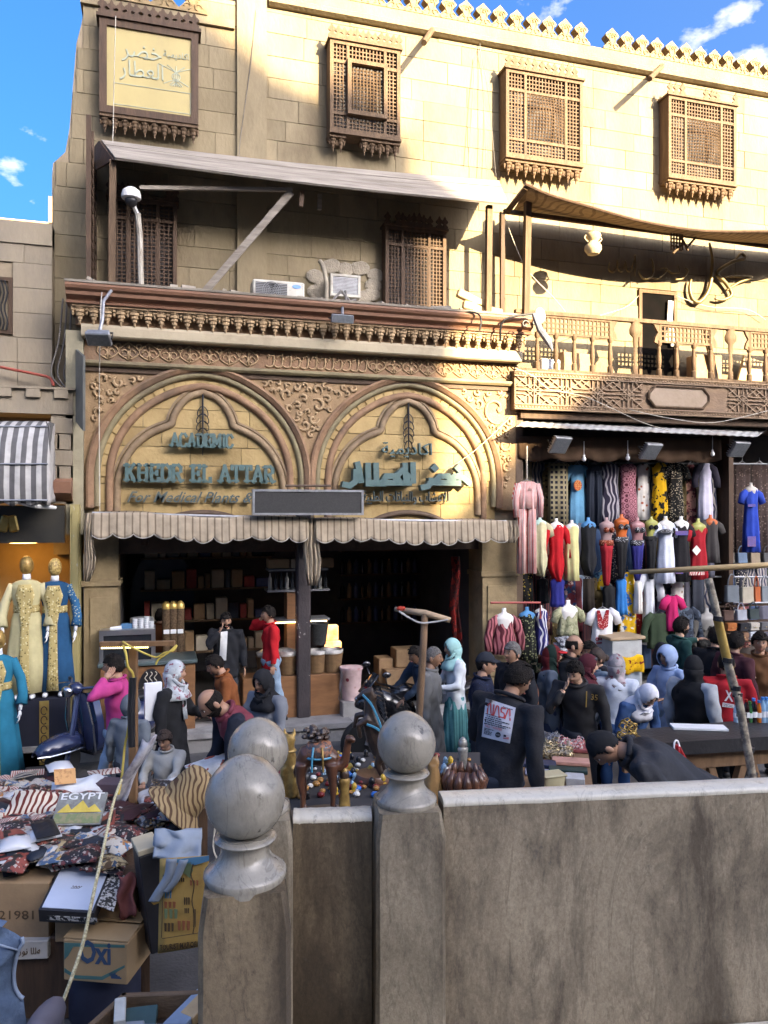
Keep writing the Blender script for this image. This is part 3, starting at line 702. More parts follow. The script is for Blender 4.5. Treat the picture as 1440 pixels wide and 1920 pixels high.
# row of stalactite pendants and the big cornice
CXL, CXR = PX(122,YF-.45), PX(1003,YF-.45)
mq = MB(); w = .172
mq.lathe([(w*.5,0),(w*.5,-.05),(w*.42,-.06),(w*.42,-.095),(w*.30,-.105),(w*.30,-.14),(w*.19,-.15),(w*.19,-.185),(w*.09,-.195),(w*.09,-.225),(.006,-.25)],(0,0,0),8,1,.8)
for sg in (-1,1): mq.lathe([(w*.2,0),(w*.2,-.07),(w*.1,-.085),(w*.1,-.12),(.004,-.14)],(sg*w*.5,-.02,0),6)
mq.bb(-w/2,w/2,-.08,.16,-.03,.0)
mqm = mq.mesh('pendant', CARVE_L)
n = int((FX1-FX0+.3)/w)
for i in range(n): inst('pendant', mqm, sf, (FX0-.12+(i+.5)*w, YF-.22, 5.935))
hrun([(YF+.06,5.70),(YF-.12,5.70),(YF-.14,5.935),(YF+.06,5.935)],'pendant_backing',BROWNP,FX0-.1,FX1+.1)
hrun([(YF+.5,5.936),(YF-.33,5.936),(YF-.34,5.965),(YF-.31,5.975),(YF-.33,6.0),(YF-.40,6.03),(YF-.41,6.075),(YF-.45,6.10),(YF-.47,6.135),(YF-.47,6.165),(YF+.6,6.17),(YF+.6,6.0)],'cornice',MOULD,CXL,CXR)
hrun([(YF+.6,6.171),(YF-.48,6.171),(YF-.49,6.20),(YF-.2,6.225),(YF+.2,6.215),(YF+.6,6.23)],'cornice_top',M('dusty_ledge',(.33,.29,.235),(.22,.19,.155),scale=4,rough=.95,bump=.6,bscale=12),CXL-.01,CXR+.01)
# rubble and dust on the ledge
b = MB(); rs = random.Random(8)
for i in range(120):
 x = rs.uniform(CXL+.3,CXR-.9); s = rs.uniform(.02,.07)
 b.box((x,YF+rs.uniform(-.4,-.05),6.215+s*.25),(s*rs.uniform(1,3.5),s,s*.6),RZ(rs.uniform(0,3))@RX(rs.uniform(-.5,.5)))
b.build('rubble', MATS['dusty_ledge'], None, kind='stuff', label='grey dust and rubble lying along the cornice ledge', cat='rubble')
# piers each side of the shop and the middle post
def pier(xa, xb, base=.25):
 b = MB(); b.bb(xa,xb,YF-.06,YF+.5,base,2.2); b.bb(xa-.03,xb+.03,YF-.09,YF+.5,2.2,2.27); b.bb(xa,xb,YF-.04,YF+.5,2.27,3.04)
 b.bb(xa+.08,xb-.08,YF-.085,YF-.06,base+.4,2.05); b.bb(xa-.04,xb+.04,YF-.12,YF+.5,base,base+.3)
 b.build('pier', M('pier_stone',(.27,.205,.11),(.20,.145,.075),scale=3,rough=.8,bump=.3,dirt=(.12,.09,.05)), sf)
pier(FX0,PX(222,YF)); pier(PX(902,YF),FX1)
a = PX(556,10.95); c = PX(581,10.95)
b = MB(); b.cham(((a+c)/2,10.97,1.72),(c-a,.2,2.94),.02);
b.build('pillar', M('peeling_post',(.045,.035,.036),(.03,.025,.026),scale=6,rough=.6,bump=.4,dirt=(.5,.47,.42),dscale=5,dlo=.63,dhi=.66,stretch=(1,1,.5)), sf)
# dark shop interior: back wall, sides, ceiling, floor
ix0, ix1 = PX(222,YF), PX(902,YF)
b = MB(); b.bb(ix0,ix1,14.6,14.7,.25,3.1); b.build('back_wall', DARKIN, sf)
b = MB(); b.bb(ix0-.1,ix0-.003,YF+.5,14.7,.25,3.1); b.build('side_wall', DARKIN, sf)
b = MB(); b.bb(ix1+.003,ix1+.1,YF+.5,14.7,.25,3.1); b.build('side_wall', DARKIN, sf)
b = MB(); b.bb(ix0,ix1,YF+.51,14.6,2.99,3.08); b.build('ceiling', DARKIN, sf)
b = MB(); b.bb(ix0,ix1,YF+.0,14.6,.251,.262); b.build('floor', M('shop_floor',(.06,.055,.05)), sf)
b = MB(); b.bb(ix0,ix1,YF+.1,YF+.45,2.62,2.995); b.build('lintel', DARKT, sf)
# side of the frontage at left: grey-green edge strip and tilted side board
b = MB(); b.bb(FX0-.22,FX0-.002,YF-.12,YF+.5,2.9,5.62); b.build('edge_strip', M('edge_plaster',(.33,.29,.19),(.24,.21,.14),scale=3,rough=.85,bump=.3), sf)
b = MB(); b.bb(FX1+.002,FX1+.12,YF-.03,YF+.5,.25,5.5); b.build('edge_strip', DARKT, sf)
# raised lettering on the arches
TEAL = M('teal_letter',(.085,.15,.145),(.05,.095,.092),scale=6,rough=.55,dirt=(.05,.07,.065),dscale=6)
TEALD = M('teal_letter_edge',(.05,.10,.10),(.035,.07,.07),rough=.6)
SLAB = { # strokes of a wood-type alphabet in a 0..1 box; last number is the letter's width
 'A':([((.08,0),(.42,1)),((.42,1),(.78,0)),((.22,.36),(.64,.36))],[(.08,0),(.78,0)],.86),
 'C':([((.72,.8),(.55,1)),((.55,1),(.25,1)),((.25,1),(.08,.8)),((.08,.8),(.08,.2)),((.08,.2),(.25,0)),((.25,0),(.55,0)),((.55,0),(.72,.2))],[],.8),
 'D':([((.15,0),(.15,1)),((.15,1),(.5,1)),((.5,1),(.72,.78)),((.72,.78),(.72,.22)),((.72,.22),(.5,0)),((.5,0),(.15,0))],[(.12,0),(.12,1)],.8),
 'E':([((.15,0),(.15,1)),((.15,1),(.66,1)),((.15,.5),(.55,.5)),((.15,0),(.66,0)),((.66,1),(.66,.82)),((.66,0),(.66,.18)),((.55,.6),(.55,.4))],[(.12,0),(.12,1)],.76),
 'M':([((.12,0),(.12,1)),((.12,1),(.48,.25)),((.48,.25),(.84,1)),((.84,1),(.84,0))],[(.12,0),(.84,0),(.10,1),(.86,1)],.96),
 'I':([((.2,0),(.2,1))],[(.2,0),(.2,1)],.4),
 'K':([((.15,0),(.15,1)),((.15,.42),(.68,1)),((.34,.6),(.72,0))],[(.15,0),(.15,1),(.70,1),(.72,0)],.84),
 'H':([((.15,0),(.15,1)),((.72,0),(.72,1)),((.15,.5),(.72,.5))],[(.15,0),(.15,1),(.72,0),(.72,1)],.87),
 'R':([((.15,0),(.15,1)),((.15,1),(.52,1)),((.52,1),(.7,.85)),((.7,.85),(.7,.62)),((.7,.62),(.52,.48)),((.52,.48),(.15,.48)),((.42,.48),(.72,0))],[(.15,0),(.12,1),(.72,0)],.84),
 'L':([((.2,0),(.2,1)),((.2,0),(.68,0)),((.68,0),(.68,.22))],[(.2,0),(.2,1)],.76),
 'T':([((.4,0),(.4,1)),((.08,1),(.72,1)),((.08,1),(.08,.8)),((.72,1),(.72,.8))],[(.4,0)],.8)}
def slab_word(word, xa, xb, z0, h, y, parent, th=.16):
 tot = sum(SLAB[c][2] if c!=' ' else .55 for c in word); k = (xb-xa)/tot; x = xa
 for c in word:
  if c == ' ': x += .55*k; continue
  st, sr, w = SLAB[c]; b = MB()
  for i,((ax,az),(bx,bz)) in enumerate(st):
   p = Vector((x+ax*k*.95,0,z0+az*h)); q = Vector((x+bx*k*.95,0,z0+bz*h)); d = q-p; L = d.length; t_ = th*h*(1.25 if abs(d.z)>abs(d.x) else .8)
   d.normalize(); b.box((p+q)/2+Vector((0,y-.001*i,0)),(L+t_*.8,.075,t_),basis(d,Vector((0,1,0)),d.cross(Vector((0,1,0)))))
  for (sx,sz) in sr:
   b.box((x+sx*k*.95,y-.006,z0+sz*h+(.4*th*h if sz==0 else -.4*th*h)),(th*h*2.5,.08,th*h*.8))
  b.build('letter', TEAL, parent); x += w*k
lt = thing('shop_lettering', 'raised teal Latin capitals and script on the left arch', 'lettering', (CX[0],YF,3.3))
yl = YF-.09
slab_word('ACADEMIC', PX(320,yl), PX(438,yl), PZ(380,838,yl), .175, yl, lt)
slab_word('KHEDR EL ATTAR', PX(234,yl), PX(515,yl), PZ(375,903,yl), .225, yl, lt)
SCR = M('dark_script',(.07,.10,.095),(.045,.06,.06),rough=.6)
lettering('letter','For Medical Plants & Herbs',SCR,((PX(238,yl)+PX(548,yl))/2,YF-.03,PZ(380,942,yl)),.15,.05,lt,shear=.45,width=PX(548,yl)-PX(238,yl),bold=.006)
la = thing('arabic_lettering', 'raised teal Arabic letters in three lines on the right arch', 'lettering', (CX[1],YF,3.3))
lettering('letter','\ufe94\ufef4\ufee3\ufef3\ufea9\ufe8e\ufedb\ufe8d',TEAL,(PX(763,yl),YF-.04,PZ(763,852,yl)),.17,.08,la,width=PX(810,yl)-PX(717,yl),bold=.0)
# the big angular name, drawn stroke by stroke from the photograph (points in photo coordinates, plane of the letters)
def strokes(name, segs, th, depth, mat, parent, y):
 for i,s in enumerate(segs):
  y -= .0013; pts = [PY(p[0],p[1],y) for p in s]; b = MB(); h = th/2
  if len(s) == 1:
   b.box(pts[0],(th*1.15,depth,th*1.15),RYm(.785))
  else: b.sweep([(-h,-depth/2),(-h,depth/2),(h,depth/2),(h,-depth/2)], pts)
  b.build(name, mat, parent)
BIG = [ [(640,908),(655,911),(665,903),(666,880)], [(668,866),(672,882),(676,906)], [(688,868),(689,907),(722,907)], [(703,868),(704,905)],
 [(690,905),(770,906)], [(716,904),(722,893),(738,893),(741,904)], [(748,905),(741,893),(752,883),(764,893),(757,905)], [(757,868),(759,905),(770,905)], [(772,867),(773,907)],
 [(787,915),(800,912),(806,904),(806,896)], [(806,905),(862,906)], [(812,905),(822,893),(838,893),(842,905)], [(836,905),(850,893),(866,896),(880,908)], [(848,896),(862,890)], [(813,878)], [(857,878)] ]
strokes('letter', BIG, .085, .13, TEAL, la, YF-.12)
lettering('letter','\ufe94\ufef4\ufe92\ufec4\ufedf\ufe8d \ufe95\ufe8e\ufe97\ufe8e\ufe92\ufee8\ufedf\ufe8d\ufeed \ufe8f\ufe8e\ufeb8\ufecb\ufefb\ufedf',SCR,((PX(680,yl)+PX(842,yl))/2,YF-.03,PZ(762,940,yl)),.15,.06,la,width=PX(842,yl)-PX(680,yl))
# awning over the shop and the dark display board
AWN = PAT('awning_cloth','stripe',(.37,.30,.215),(.17,.13,.09),scale=3.3,th=.90)
ya = 10.52
def valance(pxa, pxb, pya, pyb, name, label, side_droop):
 A = PY(pxa,pya,ya); B = PY(pxb,pyb,ya); n = 132; ns = 11
 t = thing(name, label, 'awning', ((A.x+B.x)/2,ya,A.z), 'shop awnings')
 rows = []
 for k in range(9):
  v = k/8; row = []
  for i in range(n+1):
   u = i/n; sc = abs(sin(u*ns*pi)); drop = .27+.075*sc**.7*(.8+.5*noise.noise(Vector((u*5,pxa,0))))+.025*noise.noise(Vector((u*7,pxa,3)))
   p = A.lerp(B,u); rip = .03*noise.noise(Vector((u*22,pxa,1)))+.008*sin(u*67)+.012*sin(u*31+1.7)
   row.append((p.x, ya+.02-rip*v-.03*v+.008*sin(u*140)*v*v, p.z+.02*sin(u*9)+.018*noise.noise(Vector((u*11,pxa,v*.3)))-drop*v))
  rows.append(row)
 rows0 = rows[-1]; b = MB(); b.grid(rows); o = b.build('valance', AWN, t, smooth=1)
 sol = o.modifiers.new('thickness','SOLIDIFY'); sol.thickness = .008
 rows = []
 for k in range(5):
  v = k/4; rows.append([(A.lerp(B,i/40).x, ya+.02+(YF-.1-ya)*v, A.lerp(B,i/40).z+.02*sin(i/40*9)+.02*v-.035*sin(v*pi)) for i in range(41)])
 b = MB(); b.grid(rows); o = b.build('awning_top', AWN, t, smooth=1); sol = o.modifiers.new('thickness','SOLIDIFY'); sol.thickness = .008
 b = MB(); b.tube([A+Vector((0,.05,0)),B+Vector((0,.05,0))],.02,8); b.build('front_bar', METALG, t)
 b = MB(); b.tube([(q[0],q[1]-.004,q[2]) for q in rows0], .007, 5); b.build('edge_piping', M('pale_piping',(.45,.42,.37)), t)
 for (pp, lst) in side_droop:
  rows = []
  for k,(pyy,wl,wr) in enumerate(lst):
   row = []
   for i in range(13):
    q = PY(pp+wl+(wr-wl)*i/12,pyy,ya+.02); row.append((q.x, ya+.06+.035*sin(i*1.9+k*.6)-.01*k, q.z))
   rows.append(row)
  b = MB(); b.grid(rows); o = b.build('drooping_flap', AWN, t, smooth=1); sol = o.modifiers.new('thickness','SOLIDIFY'); sol.thickness = .008
valance(172,577,962,972,'shop_awning','faded striped awning over the left half of the shop with a drooping left end',[(165,[(962,-5,18),(990,-8,14),(1020,-7,10),(1045,-6,15),(1065,-6,12),(1090,-5,2)])])
valance(592,952,974,978,'shop_awning','faded striped awning over the right half of the shop, partly in sunlight',[(582,[(972,-10,18),(1000,-8,14),(1025,-12,16),(1050,-10,20),(1075,-8,18),(1098,-4,12)]),(955,[(976,-8,16),(990,-6,18),(1005,-8,18),(1018,-6,10)])])
yb = 10.42
A = PY(473,920,yb); B = PY(681,918,yb); zb = PZ(473,966,yb)
ds = thing('display_board', 'long dark LED display board over the join of the awnings', 'sign', ((A.x+B.x)/2,yb,zb))
b = MB(); frame(b,A.x,B.x,zb,A.z+.02,.03,yb-.03,yb+.08); b.build('frame', METALG, ds)
b = MB(); b.bb(A.x+.028,B.x-.028,yb-.012,yb+.06,zb+.028,A.z-.01); b.build('panel', M('led_panel',(.035,.034,.033),(.022,.022,.022),scale=60,rough=.5), ds)
b = MB(); q0 = PY(535,911,yb+.1); q1 = PY(620,911,yb+.1); b.tube([q0,q1],.02,6); b.build('bracket', DARKT, ds)
for xx in (A.x+.3,B.x-.3):
 b = MB(); b.bb(xx-.02,xx+.02,yb+.08,YF+.05,A.z-.06,A.z-.02); b.build('bracket', DARKT, ds)
# balcony on the right
YB = 10.9
bal = thing('wooden_balcony', 'long wooden balcony with turned balusters and a carved skirt above the clothes stall', 'balcony', (9,YB,4.8))
bx0, bx1 = PX(966,YB), 13.4; zs0, zs1, zr = 4.80, 5.40, 6.36
b = MB(); b.bb(bx0,bx1,YB+.06,YW+.05,zs1-.16,zs1-.02); b.build('floor', WOODD, bal)
b = MB(); b.bb(bx0,bx1,YB+.025,YB+.07,zs0,zs1); b.build('skirt_panel', M('skirt_wood',(.225,.145,.085),(.16,.10,.058),scale=3,stretch=(1,1,3),rough=.75,bump=.3,dirt=(.13,.085,.055)), bal)
b = MB(); b.bb(bx0,bx0+.05,YB+.07,YW,zs0,zs1); b.build('skirt_end', WOOD, bal)
RELW = M('skirt_relief',(.27,.185,.115),(.20,.13,.078),scale=5,rough=.7,bump=.2)
for zz,hh in ((zs1-.09,.09),(zs0,.09)):
 b = MB(); b.bb(bx0-.01,bx1,YB-.0,YB+.024,zz,zz+hh); b.bb(bx0-.012,bx1,YB-.018,YB-.001,zz,zz+.016); b.bb(bx0-.012,bx1,YB-.018,YB-.001,zz+hh-.016,zz+hh); b.build('skirt_border', RELW, bal)
# twisted cord in each border
cord = MB()
for i in range(8): cord.tube([(i*.055+.0275*cos(a)*1.3, -.005, .02*sin(a)) for a in [k*2*pi/8 for k in range(9)]],.005,4)
cordm = cord.mesh('border_cord', RELW)
x = bx0+.03
while x < bx1-.5:
 inst('border_cord', cordm, bal, (x,YB-.002,zs1-.045)); inst('border_cord', cordm, bal, (x,YB-.002,zs0+.045)); x += .44
# geometric star strapwork
def strap(b, x0, x1, z0, z1, y, t=.014):
 cx, cz = (x0+x1)/2,(z0+z1)/2; w,h = (x1-x0)/2,(z1-z0)/2
 segs = []
 for sx in (-1,1):
  for sz in (-1,1):
   segs += [((0,0),(sx*w,sz*h)),((sx*w*.5,sz*h),(sx*w,sz*h*.45)),((0,sz*h*.5),(sx*w*.45,0)),((sx*w*.3,sz*h),(sx*w*.3,sz*h*.42)),((sx*w*.62,sz*h*.3),(sx*w,sz*h*.3)),((sx*w*.3,sz*h*.42),(sx*w*.62,sz*h*.3))]
 segs += [((0,-h),(0,h)),((-w,0),(w,0))]
 for k,(p,q) in enumerate(segs):
  P_ = Vector((cx+p[0],y-.0006*k,cz+p[1])); Q_ = Vector((cx+q[0],y-.0006*k,cz+q[1])); d = (Q_-P_); L = d.length; d.normalize()
  b.box((P_+Q_)/2,(L,.022,t),basis(d,Vector((0,1,0)),d.cross(Vector((0,1,0)))))
stm = MB(); strap(stm,-.28,.28,-.2,.2,0); stmm = stm.mesh('strapwork', RELW)
pa, pb = PX(1216,YB), PX(1328,YB)
x = bx0+.32
while x < bx1-.3:
 if x+.28 < pa or x-.28 > pb: inst('strapwork', stmm, bal, (x,YB+.012,(zs0+zs1)/2))
 elif x+.28 < pa+.3: pass
 x += .56
zz0, zz1 = zs0+.13, zs1-.13; ch = .12
oct_ = [(pa+ch,zz0),(pb-ch,zz0),(pb,zz0+ch),(pb,zz1-ch),(pb-ch,zz1),(pa+ch,zz1),(pa,zz1-ch),(pa,zz0+ch)]
b = MB(); b.prism(oct_,YB-.005,YB+.024); pl = b.build('plaque', M('worn_plaque',(.29,.215,.15),(.22,.155,.10),scale=3,rough=.6,bump=.2), bal)
b = MB(); b.sweep([(-.02,0),(-.02,.02),(0,.035),(.02,.02),(.02,0)],[(x_,YB-.004,z_) for x_,z_ in oct_+oct_[:1]]); b.build('plaque_border', WOOD, pl)
# balustrade: posts with keyhole gaps, lattice panels over turned balusters
balu = MB(); balu.lathe([(.045,0),(.045,.12),(.025,.14),(.032,.17),(.04,.26),(.036,.36),(.024,.44),(.03,.47),(.024,.50),(.042,.53),(.042,.60)],(0,0,0),10)
balum = balu.mesh('baluster', WOOD, 40)
yr = YB+.05
b = MB(); b.bb(bx0+.02,bx1,yr-.045,yr+.045,zr-.06,zr); b.build('handrail', WOOD, bal)
b = MB(); b.bb(bx0+.02,bx1,yr-.035,yr+.035,zs1+.0,zs1+.05); b.build('bottom_rail', WOOD, bal)
bays = [(992,1150),(1222,1338),(1392,1500),(1560,1680)]
for pxa,pxb in bays:
 xa, xb = PX(pxa,yr), PX(pxb,yr)
 if xa > bx1-.6: continue
 xb = min(xb,bx1-.1)
 b = MB(); frame(b,xa+.14,xb-.05,zs1+.60,zr-.062,.03,yr-.025,yr+.025); b.build('panel_frame', WOOD, bal)
 b = MB(); lattice(b,xa+.17,xb-.08,zs1+.63,zr-.09,yr,pitch=.075,t=.026); b.build('lattice', WOOD, bal, kind='stuff')
 n = max(3,int((xb-xa)/.27))
 for i in range(n): inst('baluster', balum, bal, (xa+.14+(xb-xa-.2)*i/(n-1),yr,zs1+.03))
# keyhole shaped boards between the bays
for i in range(len(bays)-1):
 xa, xb = PX(bays[i][1],yr), PX(bays[i+1][0],yr)
 if xb > bx1: continue
 for xe,sg in ((xa-.06,1),(xb+.16,-1)):
  poly = [(xe,zs1+.55),(xe+sg*.12,zs1+.6),(xe+sg*.10,zs1+.68),(xe+sg*.05,zs1+.76),(xe+sg*.10,zs1+.84),(xe+sg*.13,zr-.062),(xe,zr-.062)]
  b = MB(); b.prism(poly,yr-.02,yr+.02); b.build('keyhole_board', WOOD, bal)
 xm = (xa+xb)/2+.05; b = MB(); b.lathe([(.05,0),(.05,.15),(.03,.18),(.045,.3),(.03,.45),(.05,.5),(.05,.62),(.11,.68),(.12,.75),(.08,.84),(.11,.895)],(xm,yr,zs1+.03),10,1,.5); b.build('baluster', WOOD, bal, smooth=40)
# things heaped on the balcony, behind the balusters
def crate(name,label,px,py,w,h,d,yy,mat,rz=0,ry=0):
 p = PY(px,py,yy); b = MB(); b.cham((0,0,h/2),(w,d,h),.008,None); me = b.mesh(name,mat)
 o = link(name,me,None,(p.x,yy,zs1-.02),label=label,cat='box' if 'box' in name else 'board'); o.rotation_euler=(0,ry,rz); return o
crate('cardboard_box','cardboard box on the balcony floor near the left post',1075,690,.62,.42,.3,11.35,CARD,.15)
crate('cardboard_box','cardboard box on the balcony floor right of the doorway',1320,690,.5,.55,.3,11.4,CARD,-.1)
crate('wooden_board','pale wooden board leaning on the balcony wall at the far right',1400,690,.5,.6,.06,11.5,M('pale_board',(.40,.30,.18),(.33,.24,.14),scale=4,stretch=(5,5,1)),0,.3)
crate('leaning_board','narrow plank leaning between the keyhole boards of the balcony',1345,690,.10,1.0,.05,11.2,WOOD,0,-.25)
crate('white_box','small white printed box on the balcony beside the first balusters',1027,690,.34,.26,.2,11.15,M('white_blue_box',(.62,.66,.72),(.35,.45,.6),scale=7,lo=.45,hi=.5,rough=.5),.1)
# canopies
def bar(name, a, b_, w, mat, parent, d=None):
 a = Vector(a); b_ = Vector(b_); t = (b_-a); L = t.length; t.normalize(); s = t.cross(Vector((0,1,0)))
 if s.length < .1: s = t.cross(Vector((1,0,0)))
 s.normalize(); n = s.cross(t); b = MB(); b.box((a+b_)/2,(w,d or w,L),basis(s,n,t)); return b.build(name,mat,parent)
cp = thing('board_canopy', 'weathered grey board canopy over the ledge, sloping to the right', 'canopy', (2.2,11.2,6.2))
def canopy_pt(u, v):     # u along, v 0 top .. 1 bottom edge
 top = PY(190+745*u,264+76*u+6*sin(u*3.1),11.35); bot = PY(216+734*u,300+85*u+5*sin(u*3.1),10.75)
 return top.lerp(bot,v)
edges = [0,.30,.36,.60,.63,1.0]
for k,(v0,v1) in enumerate([(0,.27),(.31,.50),(.53,.76),(.80,1.0)]):
 rows = []
 for i in range(25):
  u = i/24; rows.append([canopy_pt(u,v0)+Vector((0,-.012*k,0.004*k)), canopy_pt(u,v1)+Vector((0,-.012*k-.015,-.002))])
 b = MB(); b.grid(rows); o = b.build('board', GREYW, cp); sol = o.modifiers.new('thickness','SOLIDIFY'); sol.thickness = .03; sol.offset = 0
for v0 in (.285,.515,.78): b = MB(); b.tube([canopy_pt(i/24,v0)+Vector((0,-.012,-.004)) for i in range(25)],.016,5); b.build('gap_shade_strip', WOODD, cp)  # dark strips added along the joins to draw the shade between boards
b = MB(); q = canopy_pt(0,.1); b.slab([canopy_pt(0,0),canopy_pt(0,1),canopy_pt(0,1)+Vector((-.25,.5,.05)),canopy_pt(0,0)+Vector((-.12,.3,0))],(-1,0,0),.03); b.build('end_board', WOODD, cp)
b = MB(); b.slab([canopy_pt(u_,0)+Vector((0,.0,-.06)) for u_ in (0,1)]+[canopy_pt(1,0)+Vector((0,.36,-.02)),canopy_pt(0,0)+Vector((0,.36,-.02))],(0,0,1),.03); b.build('top_board', GREYW, cp)
bar('post',PY(212,302,10.85),PY(210,548,10.85),.085,WOOD,cp); bar('post',PY(917,386,10.85),PY(915,600,10.85),.085,WOOD,cp)
bar('post',PY(942,400,11.0),PY(941,600,11.0),.06,WOODD,cp)
bar('brace',PY(546,360,10.9),PY(376,556,11.3),.10,GREYW,cp,.05); bar('rail',PY(262,352,10.95),PY(548,356,10.95),.05,GREYW,cp)
bar('hanging_stub',PY(566,360,10.9),PY(564,388,10.9),.06,WOODD,cp); bar('hanging_stub',PY(599,365,11.3),PY(599,393,11.3),.06,GREYW,cp)
b = MB()
for i in range(14):
 z0_ = PZ(180,300+17*i,11.3); xx = PX(172,11.2)
 b.bb(xx-.02,xx+.02,10.75,11.65,z0_-.05,z0_+.01)
for yy in (10.75,11.2,11.65): b.bb(xx-.03,xx+.03,yy-.03,yy+.03,6.2,PZ(180,255,11.3))
scr = b.build('trellis_screen', WOODD, None, label='dark wooden trellis screen closing the left end of the board canopy', cat='screen')
tp = thing('balcony_canopy', 'brown patterned sheet sagging over the balcony on posts', 'canopy', (9,11,6.2))
fe = [(985,345),(1030,365),(1100,386),(1200,414),(1300,431),(1370,434),(1440,434),(1560,440)]
fpts = smoothpath([PY(a,c,10.45) for a,c in fe],4); bpts = smoothpath([PY(a,c,11.5) for a,c in [(960,398),(1010,402),(1090,412),(1200,428),(1300,442),(1370,452),(1440,458),(1560,470)]],4)
rows = [[f.lerp(g,k/6)-Vector((0,0,.06*sin(k/6*pi))) for k in range(7)] for f,g in zip(fpts,bpts)]
b = MB(); b.grid(rows); o = b.build('sheet', PAT('canopy_sheet','swirl',(.33,.235,.14),(.20,.135,.08),scale=2.2,th=.8), tp, smooth=1); sol = o.modifiers.new('thickness','SOLIDIFY'); sol.thickness=.012
b = MB(); b.tube(fpts,.022,6); b.build('edge_pole', WOODD, tp)
bar('post',PY(990,347,10.9),PY(986,590,10.9),.095,WOOD,tp); bar('corner_brace',PY(986,352,10.5),PY(950,398,11.0),.07,WOOD,tp)
bar('post',PY(941,398,11.5),PY(943,600,11.5),.07,WOOD,tp)
bar('beam',PY(945,396,11.0),PY(1500,470,11.55),.06,WOODD,tp)
# broken lattice hanging under the canopy
b = MB(); p = PY(1268,440,10.9); lattice(b,p.x-.1,p.x+.12,p.z-.25,p.z+.05,10.9,pitch=.06,t=.02);
for q in ((1290,470,1275,440),(1283,455,1262,475),(1305,445,1290,462)): b.tube([PY(q[0],q[1],10.85),PY(q[2],q[3],10.85)],.02,5)
b.build('broken_lattice', WOOD, None, label='broken bit of lattice hanging under the balcony canopy', cat='lattice')
# pottery lantern
b = MB(); p = PY(1112,478,10.75); b.lathe([(.02,0),(.09,.01),(.10,.03),(.135,.08),(.13,.14),(.08,.19),(.075,.21),(.10,.24),(.125,.30),(.115,.33),(.10,.34),(.09,.30)],p-Vector((0,0,.0)),14)
for sg in (-1,1): b.tube([p+Vector((sg*(.09+.06*sin(t*pi)),0,.2+.12*t)) for t in [i/6 for i in range(7)]],.013,5)
b.tube([p+Vector((0,0,.34)),p+Vector((0,0,.46))],.006,5)
b.build('clay_lantern', M('pale_clay',(.42,.34,.21),(.33,.26,.155),scale=9,rough=.85,bump=.2), None, smooth=50, label='pale clay jug lantern hanging under the balcony canopy', cat='lantern')
# calligraphy mounted on the upper wall
DKL = M('dark_gilt_letter',(.20,.15,.065),(.11,.08,.035),scale=6,rough=.4,metal=.3);
cal = thing('wall_calligraphy', 'dark gilded Arabic calligraphy mounted on the sunlit wall above the balcony', 'calligraphy', (10,YW-.1,7))
def brush(segs, mat, parent, y, w0, name='letter'):
 for s, wid in segs:
  pts = smoothpath([PY(p[0],p[1],y) for p in s],5); n = len(pts)
  b = MB(); b.tube(pts,[w0*wid*(.35+.65*sin(min(1,max(0,(i+.8)/n))*pi)**.6) for i in range(n)],8,True,1.0); b.build(name,mat,parent,smooth=1)
brush([([(1143,492),(1142,505),(1150,510),(1156,500),(1158,486)],1),([(1158,490),(1160,506),(1168,507),(1173,488)],1),([(1173,490),(1176,506),(1184,507),(1190,485)],1),([(1191,478),(1192,500),(1190,518)],1),
 ([(1198,508),(1206,522),(1222,518),(1225,498),(1221,484)],1.1),([(1222,520),(1234,522),(1246,512),(1252,503)],1),([(1236,508),(1244,502),(1254,508),(1262,512),(1274,510),(1272,498)],.9),([(1266,524),(1280,522),(1290,508),(1284,502)],1),
 ([(1330,455),(1336,490),(1330,540),(1312,566),(1298,560),(1293,540),(1296,524)],1.9),([(1340,560),(1356,562),(1372,552),(1360,530),(1345,512),(1372,492),(1396,484),(1390,476),(1380,486)],1.8),([(1352,520),(1380,518),(1410,520),(1385,530),(1362,545)],1.4)], DKL, cal, YW-.09, .020)
# machines, lamps and cables on the wall
def ac_unit(px0,py0,px1,py1,label,y=11.15,rot=0):
 a = PY(px0,py0,y); c = PY(px1,py1,y); w = c.x-a.x; h = a.z-c.z; t = thing('air_conditioner',label,'air conditioner',((a.x+c.x)/2,y,c.z))
 b = MB(); b.cham(((a.x+c.x)/2,y+.17,(a.z+c.z)/2),(w,.34,h),.015); b.build('casing', M('ac_casing',(.50,.48,.42),(.38,.36,.31),scale=4,rough=.6,dirt=(.25,.22,.18),dscale=3), t)
 gx1 = a.x+w*.66; b = MB(); b.bb(a.x+.04,gx1,y-.006,y+.02,c.z+.05,a.z-.04); b.build('fan_opening', BLACKP, t)
 b = MB(); cx_,cz_ = (a.x+.04+gx1)/2,(a.z+c.z)/2; r_ = min(h,w*.6)*.42
 for k in range(5): b.tube([(cx_+r_*(k+1)/5*cos(q),y-.015,cz_+r_*(k+1)/5*sin(q)) for q in [i*2*pi/20 for i in range(21)]],.004,4,False)
 for k in range(9): b.bb(a.x+.04,gx1,y-.012,y-.008,c.z+.06+(h-.12)*k/8,c.z+.066+(h-.12)*k/8)
 b.build('grille', METALG, t)
 b = MB(); b.lathe([(.001,0),(.05,0),(.05,.006),(.001,.006)],((gx1+c.x)/2+.01,y-.003,a.z-.07),14,1.3,.55,RX(pi/2)); b.build('badge', M('blue_badge',(.15,.3,.6),(.1,.2,.45)), t)
 return t
ac_unit(474,522,571,570,'boxy outdoor air conditioner with a round fan grille on the ledge',11.1)
a = PY(620,512,11.35); c = PY(676,558,11.35); t = thing('window_air_conditioner','window air conditioner set in a broken hole in the wall','air conditioner',(a.x,11.35,c.z))
b = MB(); frame(b,a.x,c.x,c.z,a.z,.035,11.35,11.72); b.build('casing', MATS['ac_casing'], t)
